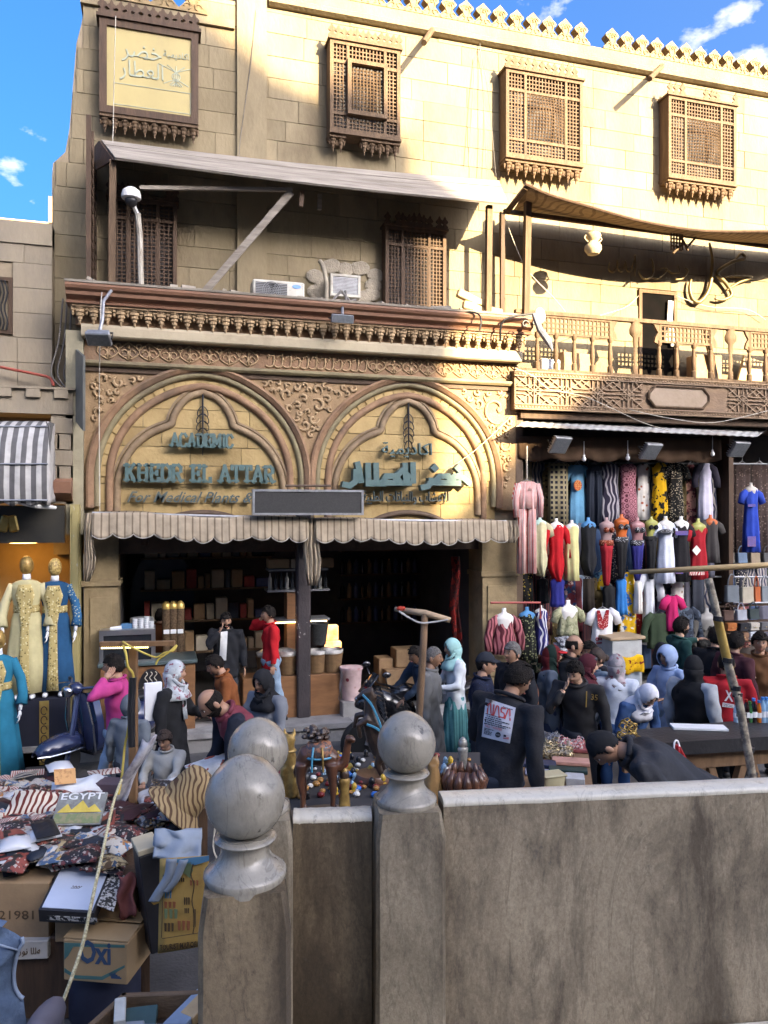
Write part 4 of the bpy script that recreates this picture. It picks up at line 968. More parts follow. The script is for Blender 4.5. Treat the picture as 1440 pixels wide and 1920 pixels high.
b = MB(); b.bb(a.x+.035,c.x-.035,11.38,11.41,c.z+.035,a.z-.035); pn = b.build('grille_backing', BLACKP, t)
b = MB()
for k in range(12): zz = c.z+.05+(a.z-c.z-.1)*k/11; b.bb(a.x+.035,c.x-.035,11.362,11.378,zz-.006,zz+.006)
b.build('louvre', METALG, t, kind='stuff')
b = MB(); b.tube(smoothpath([PY(600,490,11.45),PY(606,500,11.35),PY(612,530,11.3),PY(612,565,11.3)],5),.035,8); b.build('drain_pipe', M('dirty_pipe',(.33,.29,.22),(.2,.17,.13),scale=8), t, smooth=1)
b = MB()
for k in range(16):
 an = k/16*2*pi; q = PY(648+52*cos(an)*(1+.2*sin(k*3)),535+40*sin(an)*(1+.25*cos(k*5)),YW-.03); b.ball(q,(.14,.014,.11),8)
b.build('broken_plaster', M('grey_mortar',(.28,.24,.18),(.2,.17,.13),scale=8,bump=.5), t)
# floodlights
def flood(name,label,p,aim,w,h,mat_face,arm=None,group='floodlights'):
 t = thing(name,label,'floodlight',p,group); aim = Vector(aim).normalized(); xx = aim.cross(UP).normalized(); zz = xx.cross(aim); R = basis(xx,aim,zz)
 b = MB(); b.cham(p,(w,.06,h),.01,R); b.build('housing', METALG, t)
 b = MB(); b.box(Vector(p)+aim*.032,(w*.88,.006,h*.86),R); b.build('lens', mat_face, t)
 b = MB()
 for k in range(7): b.box(Vector(p)-aim*.05+zz*(h*(k-3)/7.5),(w*.9,.04,.008),R)
 b.build('cooling_fins', METALG, t, kind='stuff')
 b = MB(); b.tube([Vector(p)-xx*w*.53,Vector(p)-xx*w*.53-aim*.12,Vector(p)+xx*w*.53-aim*.12,Vector(p)+xx*w*.53],.012,6); b.build('bracket', BLACKM, t)
 if arm:
  b = MB(); b.tube(arm,.022,8); b.build('arm', METALG, t, smooth=40)
 return t
LENS = M('lamp_lens',(.10,.11,.12),(.14,.15,.16),scale=30,rough=.2)
flood('floodlight','grey floodlight on a bent arm at the left end of the cornice',PY(185,635,10.35),(-.1,-.6,-.75),.30,.20,LENS,[PY(185,628,10.35),PY(192,600,10.4),PY(194,565,10.5),PY(212,540,10.7),PY(213,556,11.0)])
flood('floodlight','small floodlight sitting on the red moulding of the cornice',PY(642,598,10.55),(0,-.95,-.25),.32,.12,LENS,[PY(642,590,10.55),PY(642,580,10.6),PY(642,572,10.75)])
for i,(px,py,s) in enumerate(((1050,834,'left'),(1220,846,'middle'),(1385,842,'right'))):
 flood('floodlight','dark floodlight hanging under the clothes stall roof, %s one of three'%s,PY(px,py,10.75),(.15*(1-i*.3),-.75,-.62),.33,.30,LENS)
# wall lamp of wrought iron at the corner of the cornice
t = thing('wrought_lamp_arm','black wrought iron arm with a folded umbrella-like lamp at the cornice corner','lamp',PY(1000,600,10.6))
b = MB(); b.tube(smoothpath([PY(832,584,10.7),PY(890,586,10.6),PY(902,600,10.5),PY(899,620,10.5)],4),.014,6); b.tube(smoothpath([PY(938,640,10.7),PY(945,600,10.6),PY(1000,588,10.5)],4),.018,6); b.build('arm', BLACKM, t)
b = MB()
for c0,r_ in (((985,608),.07),((1003,606),.055)):
 p = PY(*c0,10.5); b.tube([p+Vector((r_*(1-.08*k)*cos(k*.6),0,r_*(1-.08*k)*sin(k*.6))) for k in range(14)],.009,5)
b.build('scroll', BLACKM, t)
b = MB(); b.tube([PY(1000,588,10.5),PY(1012,618,10.48),PY(1028,640,10.46),PY(1036,658,10.45)],[.03,.05,.06,.012],8); b.build('lamp_shade', M('blue_grey_lamp',(.16,.18,.22),(.1,.11,.14),rough=.4), t, smooth=40)
b = MB(); p = PY(1012,592,10.6); b.ball(p,(.10,.05,.13),10); b.build('globe', M('cream_globe',(.55,.48,.3),(.5,.42,.26),rough=.4), t, smooth=1)
# dome camera on a leaning pole
t = thing('street_camera','white dome camera on a pale leaning pole before the left lattice window','camera',PY(264,548,10.9))
b = MB(); b.tube([PY(265,548,10.9),PY(262,440,10.9),PY(258,400,10.85)],.038,8); b.build('pole', M('pale_pole',(.42,.39,.33),(.3,.27,.22),scale=8,stretch=(3,3,.6),dirt=(.2,.15,.1),dscale=6), t)
p = PY(246,368,10.75); b = MB(); b.lathe([(.02,.115),(.06,.11),(.11,.07),(.125,.02),(.125,-.03),(.10,-.045)],p,16); b.build('hood', WHITEP, t, smooth=40)
b = MB(); b.ball(p+Vector((0,0,-.06)),(.085,.085,.085),12); b.build('dome', BLACKP, t, smooth=1)
b = MB(); b.tube([p+Vector((.02,.02,-.1)),PY(258,402,10.85)],.03,6); b.build('bracket', WHITEP, t)
# timbers on the ledge and a broken floodlight bracket
t = None
for (q0,q1,l) in (((858,552),(915,580),'upper'),((868,575),(940,592),'lower')):
 a = PY(*q0,10.95); c = PY(*q1,10.95); dd = (c-a); L = dd.length; dd.normalize(); b = MB(); b.cham((a+c)/2+Vector((0,0,.03)),(L,.10,.12),.01,basis(dd,Vector((0,1,0)),dd.cross(Vector((0,1,0)))))
 b.build('timber_offcut', M('pale_timber',(.40,.28,.15),(.32,.21,.11),scale=4,stretch=(1,4,4)), None, label='pale timber offcut lying on the ledge by the canopy post, %s of two'%l, cat='timber')
b = MB(); p = PY(636,560,10.9)
for q in (((600,590),(640,545)),((640,545),(660,570)),((625,575),(668,562)),((648,545),(650,590)),((610,588),(668,588))): b.tube([PY(*q[0],10.9),PY(*q[1],10.9)],.02,6)
b.build('broken_bracket', M('rusty_grey',(.17,.16,.15),(.1,.09,.085),scale=9), None, label='tangle of broken metal bracket on the ledge below the window air conditioner', cat='bracket')
b = MB(); p = PY(772,576,11.2); b.lathe([(.0,0),(.19,.0),(.21,.02),(.19,.03),(.0,.035)],(p.x,p.y,6.235),14); b.build('red_basin', M('faded_red',(.35,.13,.10),(.25,.09,.07)), None, smooth=40, label='faded red basin on the ledge under the small lattice window', cat='basin')
# cables
def cable(pts, r=.006, mat=None, label=None, name='cable', sag=0.0, k=6):
 b = MB(); b.tube(smoothpath(pts,k), r, 5); return b.build(name, mat or CABLE, None, smooth=1, label=label, cat='cable', group='cables on the fronts')
CABLE = M('grey_cable',(.16,.14,.12),(.1,.09,.08)); CABLEW = M('pale_cable',(.5,.46,.38),(.4,.36,.3))
cable([PY(898,55,11.66),PY(905,160,11.6),PY(912,310,11.5),PY(915,340,11.3)],.006,None,'thin dark cable hanging from the parapet to the right end of the board canopy')
cable([PY(890,108,11.66),PY(884,220,11.6),PY(878,305,11.6)],.006,None,'thin dark cable hanging down the sunlit wall beside the first upper window')
cable([PY(899,90,11.64),PY(916,180,11.6),PY(930,332,11.4)],.005,None,'slanting thin cable ending at the canopy corner post')
cable([PY(947,410,11.2),PY(985,500,10.95),PY(1040,560,10.95),PY(1060,585,10.95)],.006,CABLEW,'pale cable slanting from the canopy corner down to the balcony rail')
cable([PY(217,30,11.35),PY(214,150,11.35),PY(212,245,11.35),PY(210,300,11.1)],.006,CABLEW,'pale cord hanging over the faded sign panel')
cable([PY(482,15,11.6),PY(470,120,11.62),PY(452,250,11.62),PY(448,295,11.4)],.005,None,'thin cable down the pilaster strip beside the faded sign')
cable([PY(191,548,10.6),PY(188,600,10.4),PY(186,760,10.95),PY(187,960,10.6)],.007,CABLEW,'pale cable dropping from the cornice past the left carved spandrel')
cable([PY(1197,555,11.6),PY(1175,575,11.2),PY(1130,590,10.95),PY(1100,598,10.95)],.006,CABLEW,'loose pale cable between the balcony door and the rail')
cable([PY(1268,555,11.62),PY(1330,575,11.6),PY(1400,580,11.6),PY(1436,600,11.6)],.006,CABLEW,'pale cable sagging along the wall right of the balcony door')
cable([PY(965,690,10.8),PY(1000,705,10.85),PY(1030,730,10.88),PY(1100,745,10.87),PY(1200,790,10.8),PY(1255,808,10.7)],.006,CABLEW,'pale cable across the carved balcony skirt to the stall roof')
cable([PY(1180,768,10.85),PY(1260,785,10.8),PY(1340,792,10.8),PY(1440,770,10.85)],.006,CABLEW,'pale cable sagging under the right end of the balcony skirt')
cable([PY(960,780,10.9),PY(890,845,10.95),PY(830,885,10.95)],.005,CABLEW,'thin pale cable slanting over the right arch')
# rusty brown pipe and tangled cables at the left corner
for i,(l) in enumerate(('outermost','middle','innermost')):
 cable([PY(118+8*i,560,11.2),PY(110+10*i,640,11.15),PY(96+12*i,700,11.1),PY(120+6*i,730,11.05)],.012,None,'dusty cable looping at the corner of the plastered building, %s of three'%l)
cable([PY(0,688,11.3),PY(60,700,11.25),PY(92,708,11.2),PY(100,722,11.0)],.02,M('red_hose',(.4,.09,.06),(.3,.06,.04)),'red hose along the top of the concrete ledge',name='hose')
# side board and small camera
b = MB(); q = [PY(146,655,10.95),PY(160,668,10.55),PY(160,808,10.55),PY(146,790,10.95)]; b.slab(q,(-.6,.2,0),.05); b.build('side_board', M('grey_green_board',(.19,.19,.16),(.13,.13,.11),scale=2,rough=.5), None, label='grey green board hung edge-on at the left end of the shopfront', cat='sign')
# marble parapet in the foreground
def marble(key, c1, c2, stain, rough, streak=.35, speck=(.08,.07,.06), sp_amt=.5, slo=.45, shi=.72, gloss_var=.15, grain=1.0):
 m = bpy.data.materials.new(key); m.use_nodes = True; MATS[key] = m
 nt = m.node_tree; nd = nt.nodes; lk = nt.links; b = nd['Principled BSDF']
 pos = nd.new('ShaderNodeNewGeometry').outputs['Position']
 def noise_(scale, det, sc=(1,1,1), dist=0.0, ro=.6):
  mp = nd.new('ShaderNodeMapping'); mp.inputs['Scale'].default_value = sc; lk.new(pos, mp.inputs[0])
  n = nd.new('ShaderNodeTexNoise'); n.inputs['Scale'].default_value = scale; n.inputs['Detail'].default_value = det; n.inputs['Distortion'].default_value = dist; n.inputs['Roughness'].default_value = ro; lk.new(mp.outputs[0], n.inputs[0]); return n.outputs['Fac']
 def ramp(x, p0, p1, a=(0,0,0), c=(1,1,1)):
  r = nd.new('ShaderNodeValToRGB'); r.color_ramp.elements[0].position = p0; r.color_ramp.elements[1].position = p1; r.color_ramp.elements[0].color = (*a,1); r.color_ramp.elements[1].color = (*c,1); lk.new(x, r.inputs[0]); return r.outputs[0]
 def mix(f, a, c, k=1.0):
  mx = nd.new('ShaderNodeMixRGB')
  if k < 1:
   mu = nd.new('ShaderNodeMath'); mu.operation = 'MULTIPLY'; mu.inputs[1].default_value = k; lk.new(f, mu.inputs[0]); f = mu.outputs[0]
  lk.new(f, mx.inputs[0]); lk.new(a, mx.inputs[1])
  if isinstance(c, tuple): mx.inputs[2].default_value = (*c,1)
  else: lk.new(c, mx.inputs[2])
  return mx.outputs[0]
 base = ramp(noise_(2.6,7,(1,1,.6),.8), .32, .68, c2, c1)
 vein = ramp(noise_(2.2,5,(1.6,1.6,.5),2.2), .485, .5); vein2 = ramp(noise_(2.2,5,(1.6,1.6,.5),2.2), .5, .515, (1,1,1), (0,0,0))
 vm = nd.new('ShaderNodeMath'); vm.operation = 'MULTIPLY'; lk.new(vein, vm.inputs[0]); lk.new(vein2, vm.inputs[1])
 out = mix(vm.outputs[0], base, tuple(x*.55 for x in c2), .45)
 out = mix(ramp(noise_(3.4,9,(1.5,1.5,streak),.4,.7), slo, shi), out, stain, .85)
 out = mix(ramp(noise_(11,8,(1.4,1.4,streak*.6),.2,.75), .56, .68), out, tuple(x*.6 for x in stain), .55)
 out = mix(ramp(noise_(26,4,(1,1,.7),0,.6), .66, .72), out, speck, sp_amt)
 out = mix(ramp(noise_(7,9,(1,1,.5),.3,.8), .66, .75), out, tuple(min(.75,x*1.5) for x in c1), .5)
 gm = nd.new('ShaderNodeMixRGB'); gm.blend_type = 'MULTIPLY'; gm.inputs[0].default_value = grain; lk.new(out, gm.inputs[1]); lk.new(ramp(noise_(75,9,(1,1,.75),.3,.8), .34, .64, (.62,.60,.57), (1.08,1.08,1.08)), gm.inputs[2]); out = gm.outputs[0]
 out = mix(ramp(noise_(17,10,(1.2,1.2,.45),1.2,.85), .60, .66), out, tuple(x*.5 for x in stain), .7)
 lk.new(out, b.inputs['Base Color'])
 rr = nd.new('ShaderNodeMapRange'); rr.inputs['To Min'].default_value = max(.05,rough-gloss_var); rr.inputs['To Max'].default_value = rough+gloss_var; lk.new(noise_(5,6), rr.inputs['Value']); lk.new(rr.outputs[0], b.inputs['Roughness'])
 bp = nd.new('ShaderNodeBump'); bp.inputs['Strength'].default_value = .4*grain; bp.inputs['Distance'].default_value = .008; lk.new(noise_(38,8,(1,1,.8),0,.7), bp.inputs['Height']); lk.new(bp.outputs[0], b.inputs['Normal'])
 return m
MWALL = marble('dirty_marble', (.37,.302,.213), (.23,.183,.125), (.068,.05,.033), .5, streak=.5, slo=.43, shi=.62)
MPOST = marble('grey_marble', (.335,.28,.203), (.222,.183,.128), (.082,.062,.042), .45, streak=.5, slo=.45, shi=.66)
MPOSTB = marble('brown_stained_marble', (.265,.20,.122), (.14,.10,.06), (.042,.028,.016), .45, slo=.38, shi=.6)
MBALL = marble('polished_marble', (.35,.315,.255), (.235,.21,.168), (.12,.10,.075), .17, grain=.35, streak=.8, speck=(.045,.04,.034), sp_amt=.85, slo=.48, shi=.75)
MTOP = marble('worn_skylit_marble', (.62,.575,.48), (.50,.46,.375), (.28,.238,.178), .35, streak=1, slo=.55, shi=.85, grain=.3)  # cleaner worn marble, colour lightened further for skylight on upward faces
WD = Vector((cos(radians(9.6)),-sin(radians(9.6)),0)); WN = Vector((-WD.y,WD.x,0))   # along the parapet, away from the viewer
RW = basis(WD, WN, UP)
FLZ = 1.425
def jitter(mesh_mb, amp, seed, sc=9.0):
 o = Vector((seed*3.1,seed*1.7,0)); mesh_mb.v = [tuple(Vector(v)+noise.noise_vector(Vector(v)*sc+o)*amp) for v in mesh_mb.v]
def subdiv_box(b, c, d, ch, R, nz=14, nx=5):
 x,y = d[0]/2,d[1]/2; rings = []
 for k in range(nz+1):
  t = k/nz; zz = -d[2]/2+d[2]*t; ins = ch*max(0,(t-.97)/.03)
  r = []
  for (sx,sy,e) in ((-1,-1,0),(1,-1,1),(1,1,2),(-1,1,3)):
   nxt = ((1,-1),(1,1),(-1,1),(-1,-1))[e]
   px_,py_ = sx*(x-ins),sy*(y-ins); qx,qy = nxt[0]*(x-ins),nxt[1]*(y-ins)
   for j in range(nx):
    f = j/nx
    if j == 0: f = ch/(2*x)
    if j == nx-1: pass
    r.append((px_+(qx-px_)*f,py_+(qy-py_)*f))
   r.append((px_+(qx-px_)*(1-ch/(2*x)),py_+(qy-py_)*(1-ch/(2*x))))
  rings.append([R @ Vector((a,c_,zz)) + Vector(c) for a,c_ in r])
 b.loft(rings)
def bollard(label, p, ztop, w, mat, rz=0, k=1.0):
 R = RW @ RZ(rz); t = thing('marble_post', label, 'post', (p.x,p.y,FLZ), 'marble posts with ball finials')
 b = MB(); subdiv_box(b,(p.x,p.y,(ztop+FLZ-.3)/2),(w,w,ztop-FLZ+.3),.012,R); jitter(b,.0025,w*10+p.x,14); b.build('shaft', mat, t, smooth=35)
 z0 = ztop
 prof = [(.098,-.02),(.099,.0),(.102,.012),(.101,.022),(.100,.026),(.092,.036),(.080,.050),(.068,.068),(.060,.090),(.057,.108),(.058,.122),(.066,.130),(.074,.136),(.077,.143),(.074,.150),(.064,.154),(.064,.158)]
 b = MB(); b.lathe([(r*k,z*.68*k+z0) for r,z in prof],(p.x,p.y,0),36);
 # corner stops where the round base meets the square shaft
 jitter(b,.0009,p.y+2,20); b.build('finial_base', MBALL, t, smooth=60)
 cz = z0+(.107+.088)*k; r_ = .098*k; b = MB()
 pr = [(r_*sin(a), cz-r_*cos(a)*(1.0 if a<pi*.55 else 1.0+.10*((a-pi*.55)/(pi*.45))**2)) for a in [.05+i*(pi-.06)/26 for i in range(27)]]
 b.lathe(pr,(p.x,p.y,0),40); jitter(b,.0022,p.x*5,9); b.build('ball_finial', MBALL, t, smooth=1)
 return t
P2 = PD(762,0,2.56); P3 = PD(484,0,2.52); P1 = PD(460,0,1.90)
bollard('polished marble post with ball finial between the long wall and the narrow panel', P2, 2.235, .225, MPOST)
bollard('marble post with ball finial half hidden behind the nearest post', P3, 2.225, .225, MPOST)
bollard('nearest marble post with speckled ball finial and brown stained shaft', P1, 2.30, .215, MPOSTB, rz=radians(3))
# parapet wall to the right: rounded worn top
def parapet(name, label, a, b_, zt, th, mat, ztop_mat):
 t = thing(name,label,'wall',((a.x+b_.x)/2,(a.y+b_.y)/2,FLZ)); n = 60; d = (b_-a)
 wn = Vector((-d.y,d.x,0)).normalized()
 rows = []
 prof = [(-th/2,FLZ-.3),(-th/2,FLZ+.2),(-th/2,FLZ+.4),(-th/2,zt-.045)]
 b = MB(); rings = []
 for i in range(n+1):
  p = a.lerp(b_,i/n); rings.append([Vector((p.x,p.y,0))+wn*o+UP*z for o,z in [(-th/2,FLZ-.3),(-th/2,zt-.023),(th/2,zt-.023),(th/2,FLZ-.3)]])
 b.loft(rings); b.build('slab', mat, t)
 b = MB(); rings = []
 cap = [(-th/2-.001,zt-.022),(-th/2-.002,zt-.014),(-th/2+.003,zt-.006),(-th/2+.012,zt-.001),(0,zt+.002),(th/2-.012,zt-.001),(th/2,zt-.008),(th/2+.001,zt-.022)]
 for i in range(n+1):
  p = a.lerp(b_,i/n); wob = noise.noise(Vector((i*.3,a.x*3,0)))*.002; chip = max(0,noise.noise(Vector((i*.9,7,0)))-.3)*.012
  rings.append([Vector((p.x,p.y,0))+wn*o+UP*(z+wob-(chip if o<0 else 0)) for o,z in cap])
 b.loft(rings); b.build('worn_skylit_top', ztop_mat, t, smooth=60)
 return t
parapet('marble_wall','long stained marble parapet wall with a worn top coloured pale as if skylit, on the right',P2+WD*.118+WN*.01,P2+WD*4.2+WN*.01,2.25,.10,MWALL,MTOP)
dd = (P2-P3).normalized()
parapet('marble_parapet','narrow dark marble panel between two ball topped posts',P3+dd*.115+WN*.03,P2-dd*.115+WN*.03,2.203,.09,MPOSTB,MTOP)
dd = (P1-P3).normalized()
parapet('marble_parapet','short marble panel hidden behind the nearest post',P3+dd*.125,P1-dd*.125,2.20,.06,MPOSTB,MTOP)
b = MB(); q = P3-WD*.3
b.slab([(q.x-1,q.y-.05,FLZ-.16),(P2.x+4.3*WD.x,P2.y+4.3*WD.y-.05,FLZ-.16),(P2.x+4.3*WD.x,-2.6,FLZ-.16),(q.x-1,-2.6,FLZ-.16)],(0,0,1),.16)
b.build('marble_terrace', MTOP, origin=(1,0,1.4), kind='structure')
b = MB(); a = P2+WD*.13-WN*.05; rings = []
b.slab([a,a+WD*4,a+WD*4-WN*.13,a-WN*.13],(0,0,1),.0); b = MB(); b.slab([Vector((v.x,v.y,FLZ)) for v in (a,a+WD*4,a+WD*4-WN*.16,a-WN*.16)],(0,0,1),.02); b.build('base_course', MTOP, origin=(a.x,a.y,FLZ), kind='structure')
# souvenir stall on the left
def quadpt(px,py,z): return PG(px,py,z)
TZ = .86
def table(name,label,corners,z,th,mat,leg=.07,base=0.0,cat='table'):
 c = [Vector((p.x,p.y,z)) for p in corners]; m = sum(c,Vector())/4; t = thing(name,label,cat,(m.x,m.y,base))
 b = MB(); b.slab([p-UP*th for p in c],(0,0,1),th); b.build('table_top', mat, t)
 for p in c:
  q = p.lerp(m,.08); b = MB(); b.bb(q.x-leg/2,q.x+leg/2,q.y-leg/2,q.y+leg/2,base,z-th); b.build('leg', WOODD, t)
 return t
A_,B_,C2_,D_ = PG(-150,1648,TZ),PG(285,1648,TZ),PG(400,1478,TZ),PG(-60,1478,TZ)
stall = table('souvenir_table','low souvenir table heaped with printed bags on the left',(A_,B_,C2_,D_),TZ,.05,WOODD)
PRINTS = [PAT('print%d'%i,k,a,b,c,scale=s,th=t,rough=.4) for i,(k,a,b,c,s,t) in enumerate([
 ('blob','#3a332e','#8d4a40','#b8ada0',20,.5),('blob','#bdb6aa','#9a6a40','#4a6a86',18,.54),('hstripe','#2c2829','#8a4a42',None,16,.5),('cell','#2a282b','#a89880','#8a443c',30,.3),
 ('blob','#4a6480','#c0b8ab','#a8803a',22,.5),('check','#2e2b30','#a39a8c',None,18,.5),('blob','#26262b','#6a3a38','#a8a096',24,.55),('swirl','#bfb8ac','#7d453e',None,9,.7),
 ('blob','#b8b2a8','#5a7898','#a0503e',24,.58),('blob','#2c2c30','#80848a','#96783e',26,.56),('stripe','#c6c0b6','#96483e',None,18,.5),('blob','#57442f','#b39f78','#2f4258',20,.5)])]
DKB = [cloth('#1b1a1d',.5),cloth('#28242a',.5),cloth('#3b1f22',.5),cloth('#1d2530',.5),M('clear_film',(.55,.56,.58),(.4,.41,.43),scale=3,rough=.15,spec=.6,lo=.3,hi=.7)]
def puffy(name, w, l, h, mat, n=6, seed=0, trim=None):
 b = MB(); rows_t = []; rows_b = []
 for i in range(n+1):
  rt=[];rb=[]
  for j in range(n+1):
   u,v = i/n*2-1, j/n*2-1; e = max(0,(1-u**4))*max(0,(1-v**4)); wz = noise.noise(Vector((u*1.3+seed,v*1.3,seed*2.1)))*h*.5
   rt.append((u*w/2*(1+.04*wz/h), v*l/2, h*.15+h*.55*e+wz*e)); rb.append((u*w/2, v*l/2, -h*.25*e))
  rows_t.append(rt); rows_b.append(rb)
 b.grid(rows_t); o = len(b.f); b.grid([r[::-1] for r in rows_b])
 m_ = (n+1); T = lambda i,j: i*m_+j; off = m_*m_; Bm = lambda i,j: off+i*m_+(n-j)
 fs = []
 for k in range(n):
  fs += [(T(k,0),Bm(k,0),Bm(k+1,0),T(k+1,0))[::-1],(T(k,n),T(k+1,n),Bm(k+1,n),Bm(k,n))[::-1],(T(0,k),T(0,k+1),Bm(0,k+1),Bm(0,k))[::-1],(T(n,k),Bm(n,k),Bm(n,k+1),T(n,k+1))[::-1]]
 b.f.extend(fs); b.m.extend([0]*len(fs)); return b.mesh(name, mat, 50)
rs = random.Random(21); bagm = []
for i in range(26): bagm.append(puffy('souvenir_bag',rs.uniform(.13,.24),rs.uniform(.17,.30),rs.uniform(.03,.06),(PRINTS+DKB)[i % (len(PRINTS)+5)] if i>4 else DKB[i],6,i))
def on_table(px,py,dz=0): p = PG(px,py,TZ); return Vector((p.x,p.y,TZ+dz))
heap = 'souvenir bags heaped on the left stall'
for k in range(290):
 px = rs.uniform(-40,330); py = 1482+(rs.random()**.9)*158
 if px > 250 and py > 1600: continue
 if 190 < px < 300 and py < 1530: continue
 if px > 215 and py > 1560: px -= 90
 dz = rs.uniform(.02,.10)+.06*max(0,noise.noise(Vector((px*.02,py*.03,0)))+.4)
 o = link('souvenir_bag', rs.choice(bagm[3:]), None, on_table(px,py,dz), label='flat printed souvenir bag lying in the heap on the left stall table', cat='bag', group=heap)
 o.rotation_euler = (rs.uniform(-.18,.25),rs.uniform(-.2,.2),rs.uniform(-.7,.7)+rs.choice((0,1.57)))
# neat dark stacks at the back left and front left
for (sx,sy,n,lab) in ((110,1476,5,'back'),(82,1612,6,'front'),(30,1632,5,'corner')):
 for k in range(n):
  o = link('packed_bag', bagm[k%5], None, on_table(sx+rs.uniform(-5,5),sy,.03+.035*k), label='dark packed bag in the neat %s stack on the left stall'%lab, cat='bag', group='neatly stacked bags, %s'%lab); o.rotation_euler = (.05,0,rs.uniform(-.15,.15)+.2)
for k,(px,py) in enumerate(((196,1474),(52,1476),(135,1500))):
 o = link('thin_booklet', puffy('thin_booklet',.26,.12,.02,PRINTS[(7,10,2)[k]],4,k), None, on_table(px,py,.12), label=('red and white booklet at the back edge of the stall','striped booklet at the far left of the stall','dark red wallet lying across the heap')[k], cat='booklet'); o.rotation_euler=(.1,.05,.3-.2*k)
# bag printed EGYPT with yellow pyramids
p = on_table(150,1575,.22); t = thing('egypt_bag','clear bag printed EGYPT over yellow pyramids, propped on the heap','bag',p)
R = RZ(-YAW+.05) @ RX(radians(42)) ; X_ = R@Vector((1,0,0)); Z_ = R@Vector((0,1,0)); N_ = X_.cross(Z_)
def flatpoly(b, pts, lift): b.slab([p + X_*x + Z_*z + N_*lift for x,z in pts],N_,.003)
b = MB(); b.box(p+Z_*.0,(.34,.24,.02),basis(X_,Z_,N_)); b.build('bag_body', M('egypt_print',(.13,.12,.11),(.24,.25,.22),scale=12,rough=.3,dirt=(.35,.36,.32),dscale=14), t)
b = MB(); flatpoly(b,[(-.15,-.03),(-.09,.035),(-.04,-.03)],.011); flatpoly(b,[(-.07,-.03),(.01,.06),(.09,-.03)],.012); flatpoly(b,[(.03,-.03),(.10,.03),(.16,-.03)],.013); b.build('pyramids', M('pyramid_yellow',(.62,.47,.09),(.5,.36,.06),scale=14), t)
lettering('lettering','EGYPT',M('white_print',(.7,.7,.68),(.6,.6,.58)),p+Z_*.068+N_*.011,.05,.003,t,bold=.012,xdir=X_,zdir=Z_,width=.30)
b = MB(); flatpoly(b,[(-.16,-.11),(.16,-.11),(.16,-.04),(-.16,-.04)],.0115); b.build('green_band', M('green_print',(.16,.2,.09),(.25,.22,.12),scale=25,lo=.45,hi=.55), t)
# woven zigzag bag, crumpled white cloth bag
o = link('woven_bag', puffy('woven_bag',.50,.26,.09,PAT('zigzag','swirl','#d8cdb8','#6f2f28',scale=7,th=.6),10,3), None, on_table(85,1545,.14), label='cream woven bag with red brown zigzag bands lying on the heap', cat='bag'); o.rotation_euler=(.35,.12,-.1)
o = link('cloth_bag', puffy('cloth_bag',.42,.22,.10,cloth('#cfd2d4'),12,5), None, on_table(150,1508,.13), label='crumpled white cloth bag on the heap before the pole', cat='bag'); o.rotation_euler=(.2,0,.1)
o = link('orange_card', puffy('orange_card',.16,.13,.01,M('orange_print',(.55,.30,.12),(.4,.2,.08),scale=20,lo=.45,hi=.5),4,1), None, on_table(122,1515,.25), label='orange printed card leaning on the white cloth bag', cat='card'); o.rotation_euler=(.8,.1,.3)
for k,(px,py,w,l) in enumerate(((398,1446,.40,.26),(345,1470,.30,.22),(290,1486,.26,.2))):
 o = link('white_cloth', puffy('white_cloth',w,l,.09,[PAT('tshirt_print','blob','#cdd3d8','#d9dcdf','#a0503e',scale=6,th=.5),cloth('#c3c7ca'),M('clear_film2',(.5,.51,.53),(.36,.37,.4),scale=5,rough=.2)][k],12,k+8), None, on_table(px,py+20,.05+.04*(2-k)), label=('printed white cloth at the right end of the stall, under the reaching arm','pale folded cloth before the kneeling girl','clear plastic wrapping behind the patterned hat')[k], cat='cloth'); o.rotation_euler=(.25,-.15,.3)
# patterned hat
hp = on_table(340,1560,.22); t = thing('patterned_hat','tan woven bucket hat with dark zigzag pattern tipped on the stall','hat',hp)
HATM = PAT('hat_zigzag','swirl',(.33,.235,.12),(.10,.055,.03),scale=9,th=.66)
Rh = RZ(-YAW) @ RYm(.75) @ RX(-.2); b = MB(); b.lathe([(.005,.27),(.08,.265),(.125,.24),(.14,.19),(.15,.12),(.155,.05),(.16,.0),(.15,-.005),(.12,.1),(.01,.24)],hp,24,1,1,Rh); b.build('crown', HATM, t, smooth=60)
b = MB(); b.lathe([(.158,0),(.20,-.03),(.245,-.075),(.24,-.085),(.195,-.04),(.155,-.012)],hp,24,1,1,Rh); b.build('brim', HATM, t, smooth=60)
b = MB();
for k in range(2): b.tube(smoothpath([hp+Vector((.18,-.05*k,.1)),hp+Vector((.24,-.06-.05*k,-.08)),hp+Vector((.22,-.12,-.3)),hp+Vector((.26,-.12,-.42))],5),.006,5)
b.build('cord', CABLEW, t)
# upright black box, grey bag draped over it, map below
p = PG(285,1660,TZ); t = thing('black_box','tall black box with a cream lid standing at the end of the stall','box',(p.x,p.y,.55)); Rb = RZ(-YAW+.5)
b = MB(); b.cham((p.x,p.y,.80),(.13,.22,.62),.006,Rb @ RYm(-.12)); b.build('carton', M('black_card',(.02,.019,.02),(.03,.028,.03),scale=5,rough=.5), t)
b = MB(); b.cham(Vector((p.x,p.y,.80))+(Rb@RYm(-.12))@Vector((0,0,.33)),(.135,.225,.035),.004,Rb@RYm(-.12)); b.build('lid', M('cream_card',(.50,.42,.28),(.42,.35,.23)), t)
b = MB(); q = Vector((p.x,p.y,.80))+(Rb@RYm(-.12))@Vector((.0,-.113,.02)); b.lathe([(.001,0),(.03,0),(.03,.004),(.001,.004)],q,6,1,1,Rb@RYm(-.12)@RX(pi/2)); b.build('gold_mark', GOLDP, t)
GB = cloth('#8f979e')
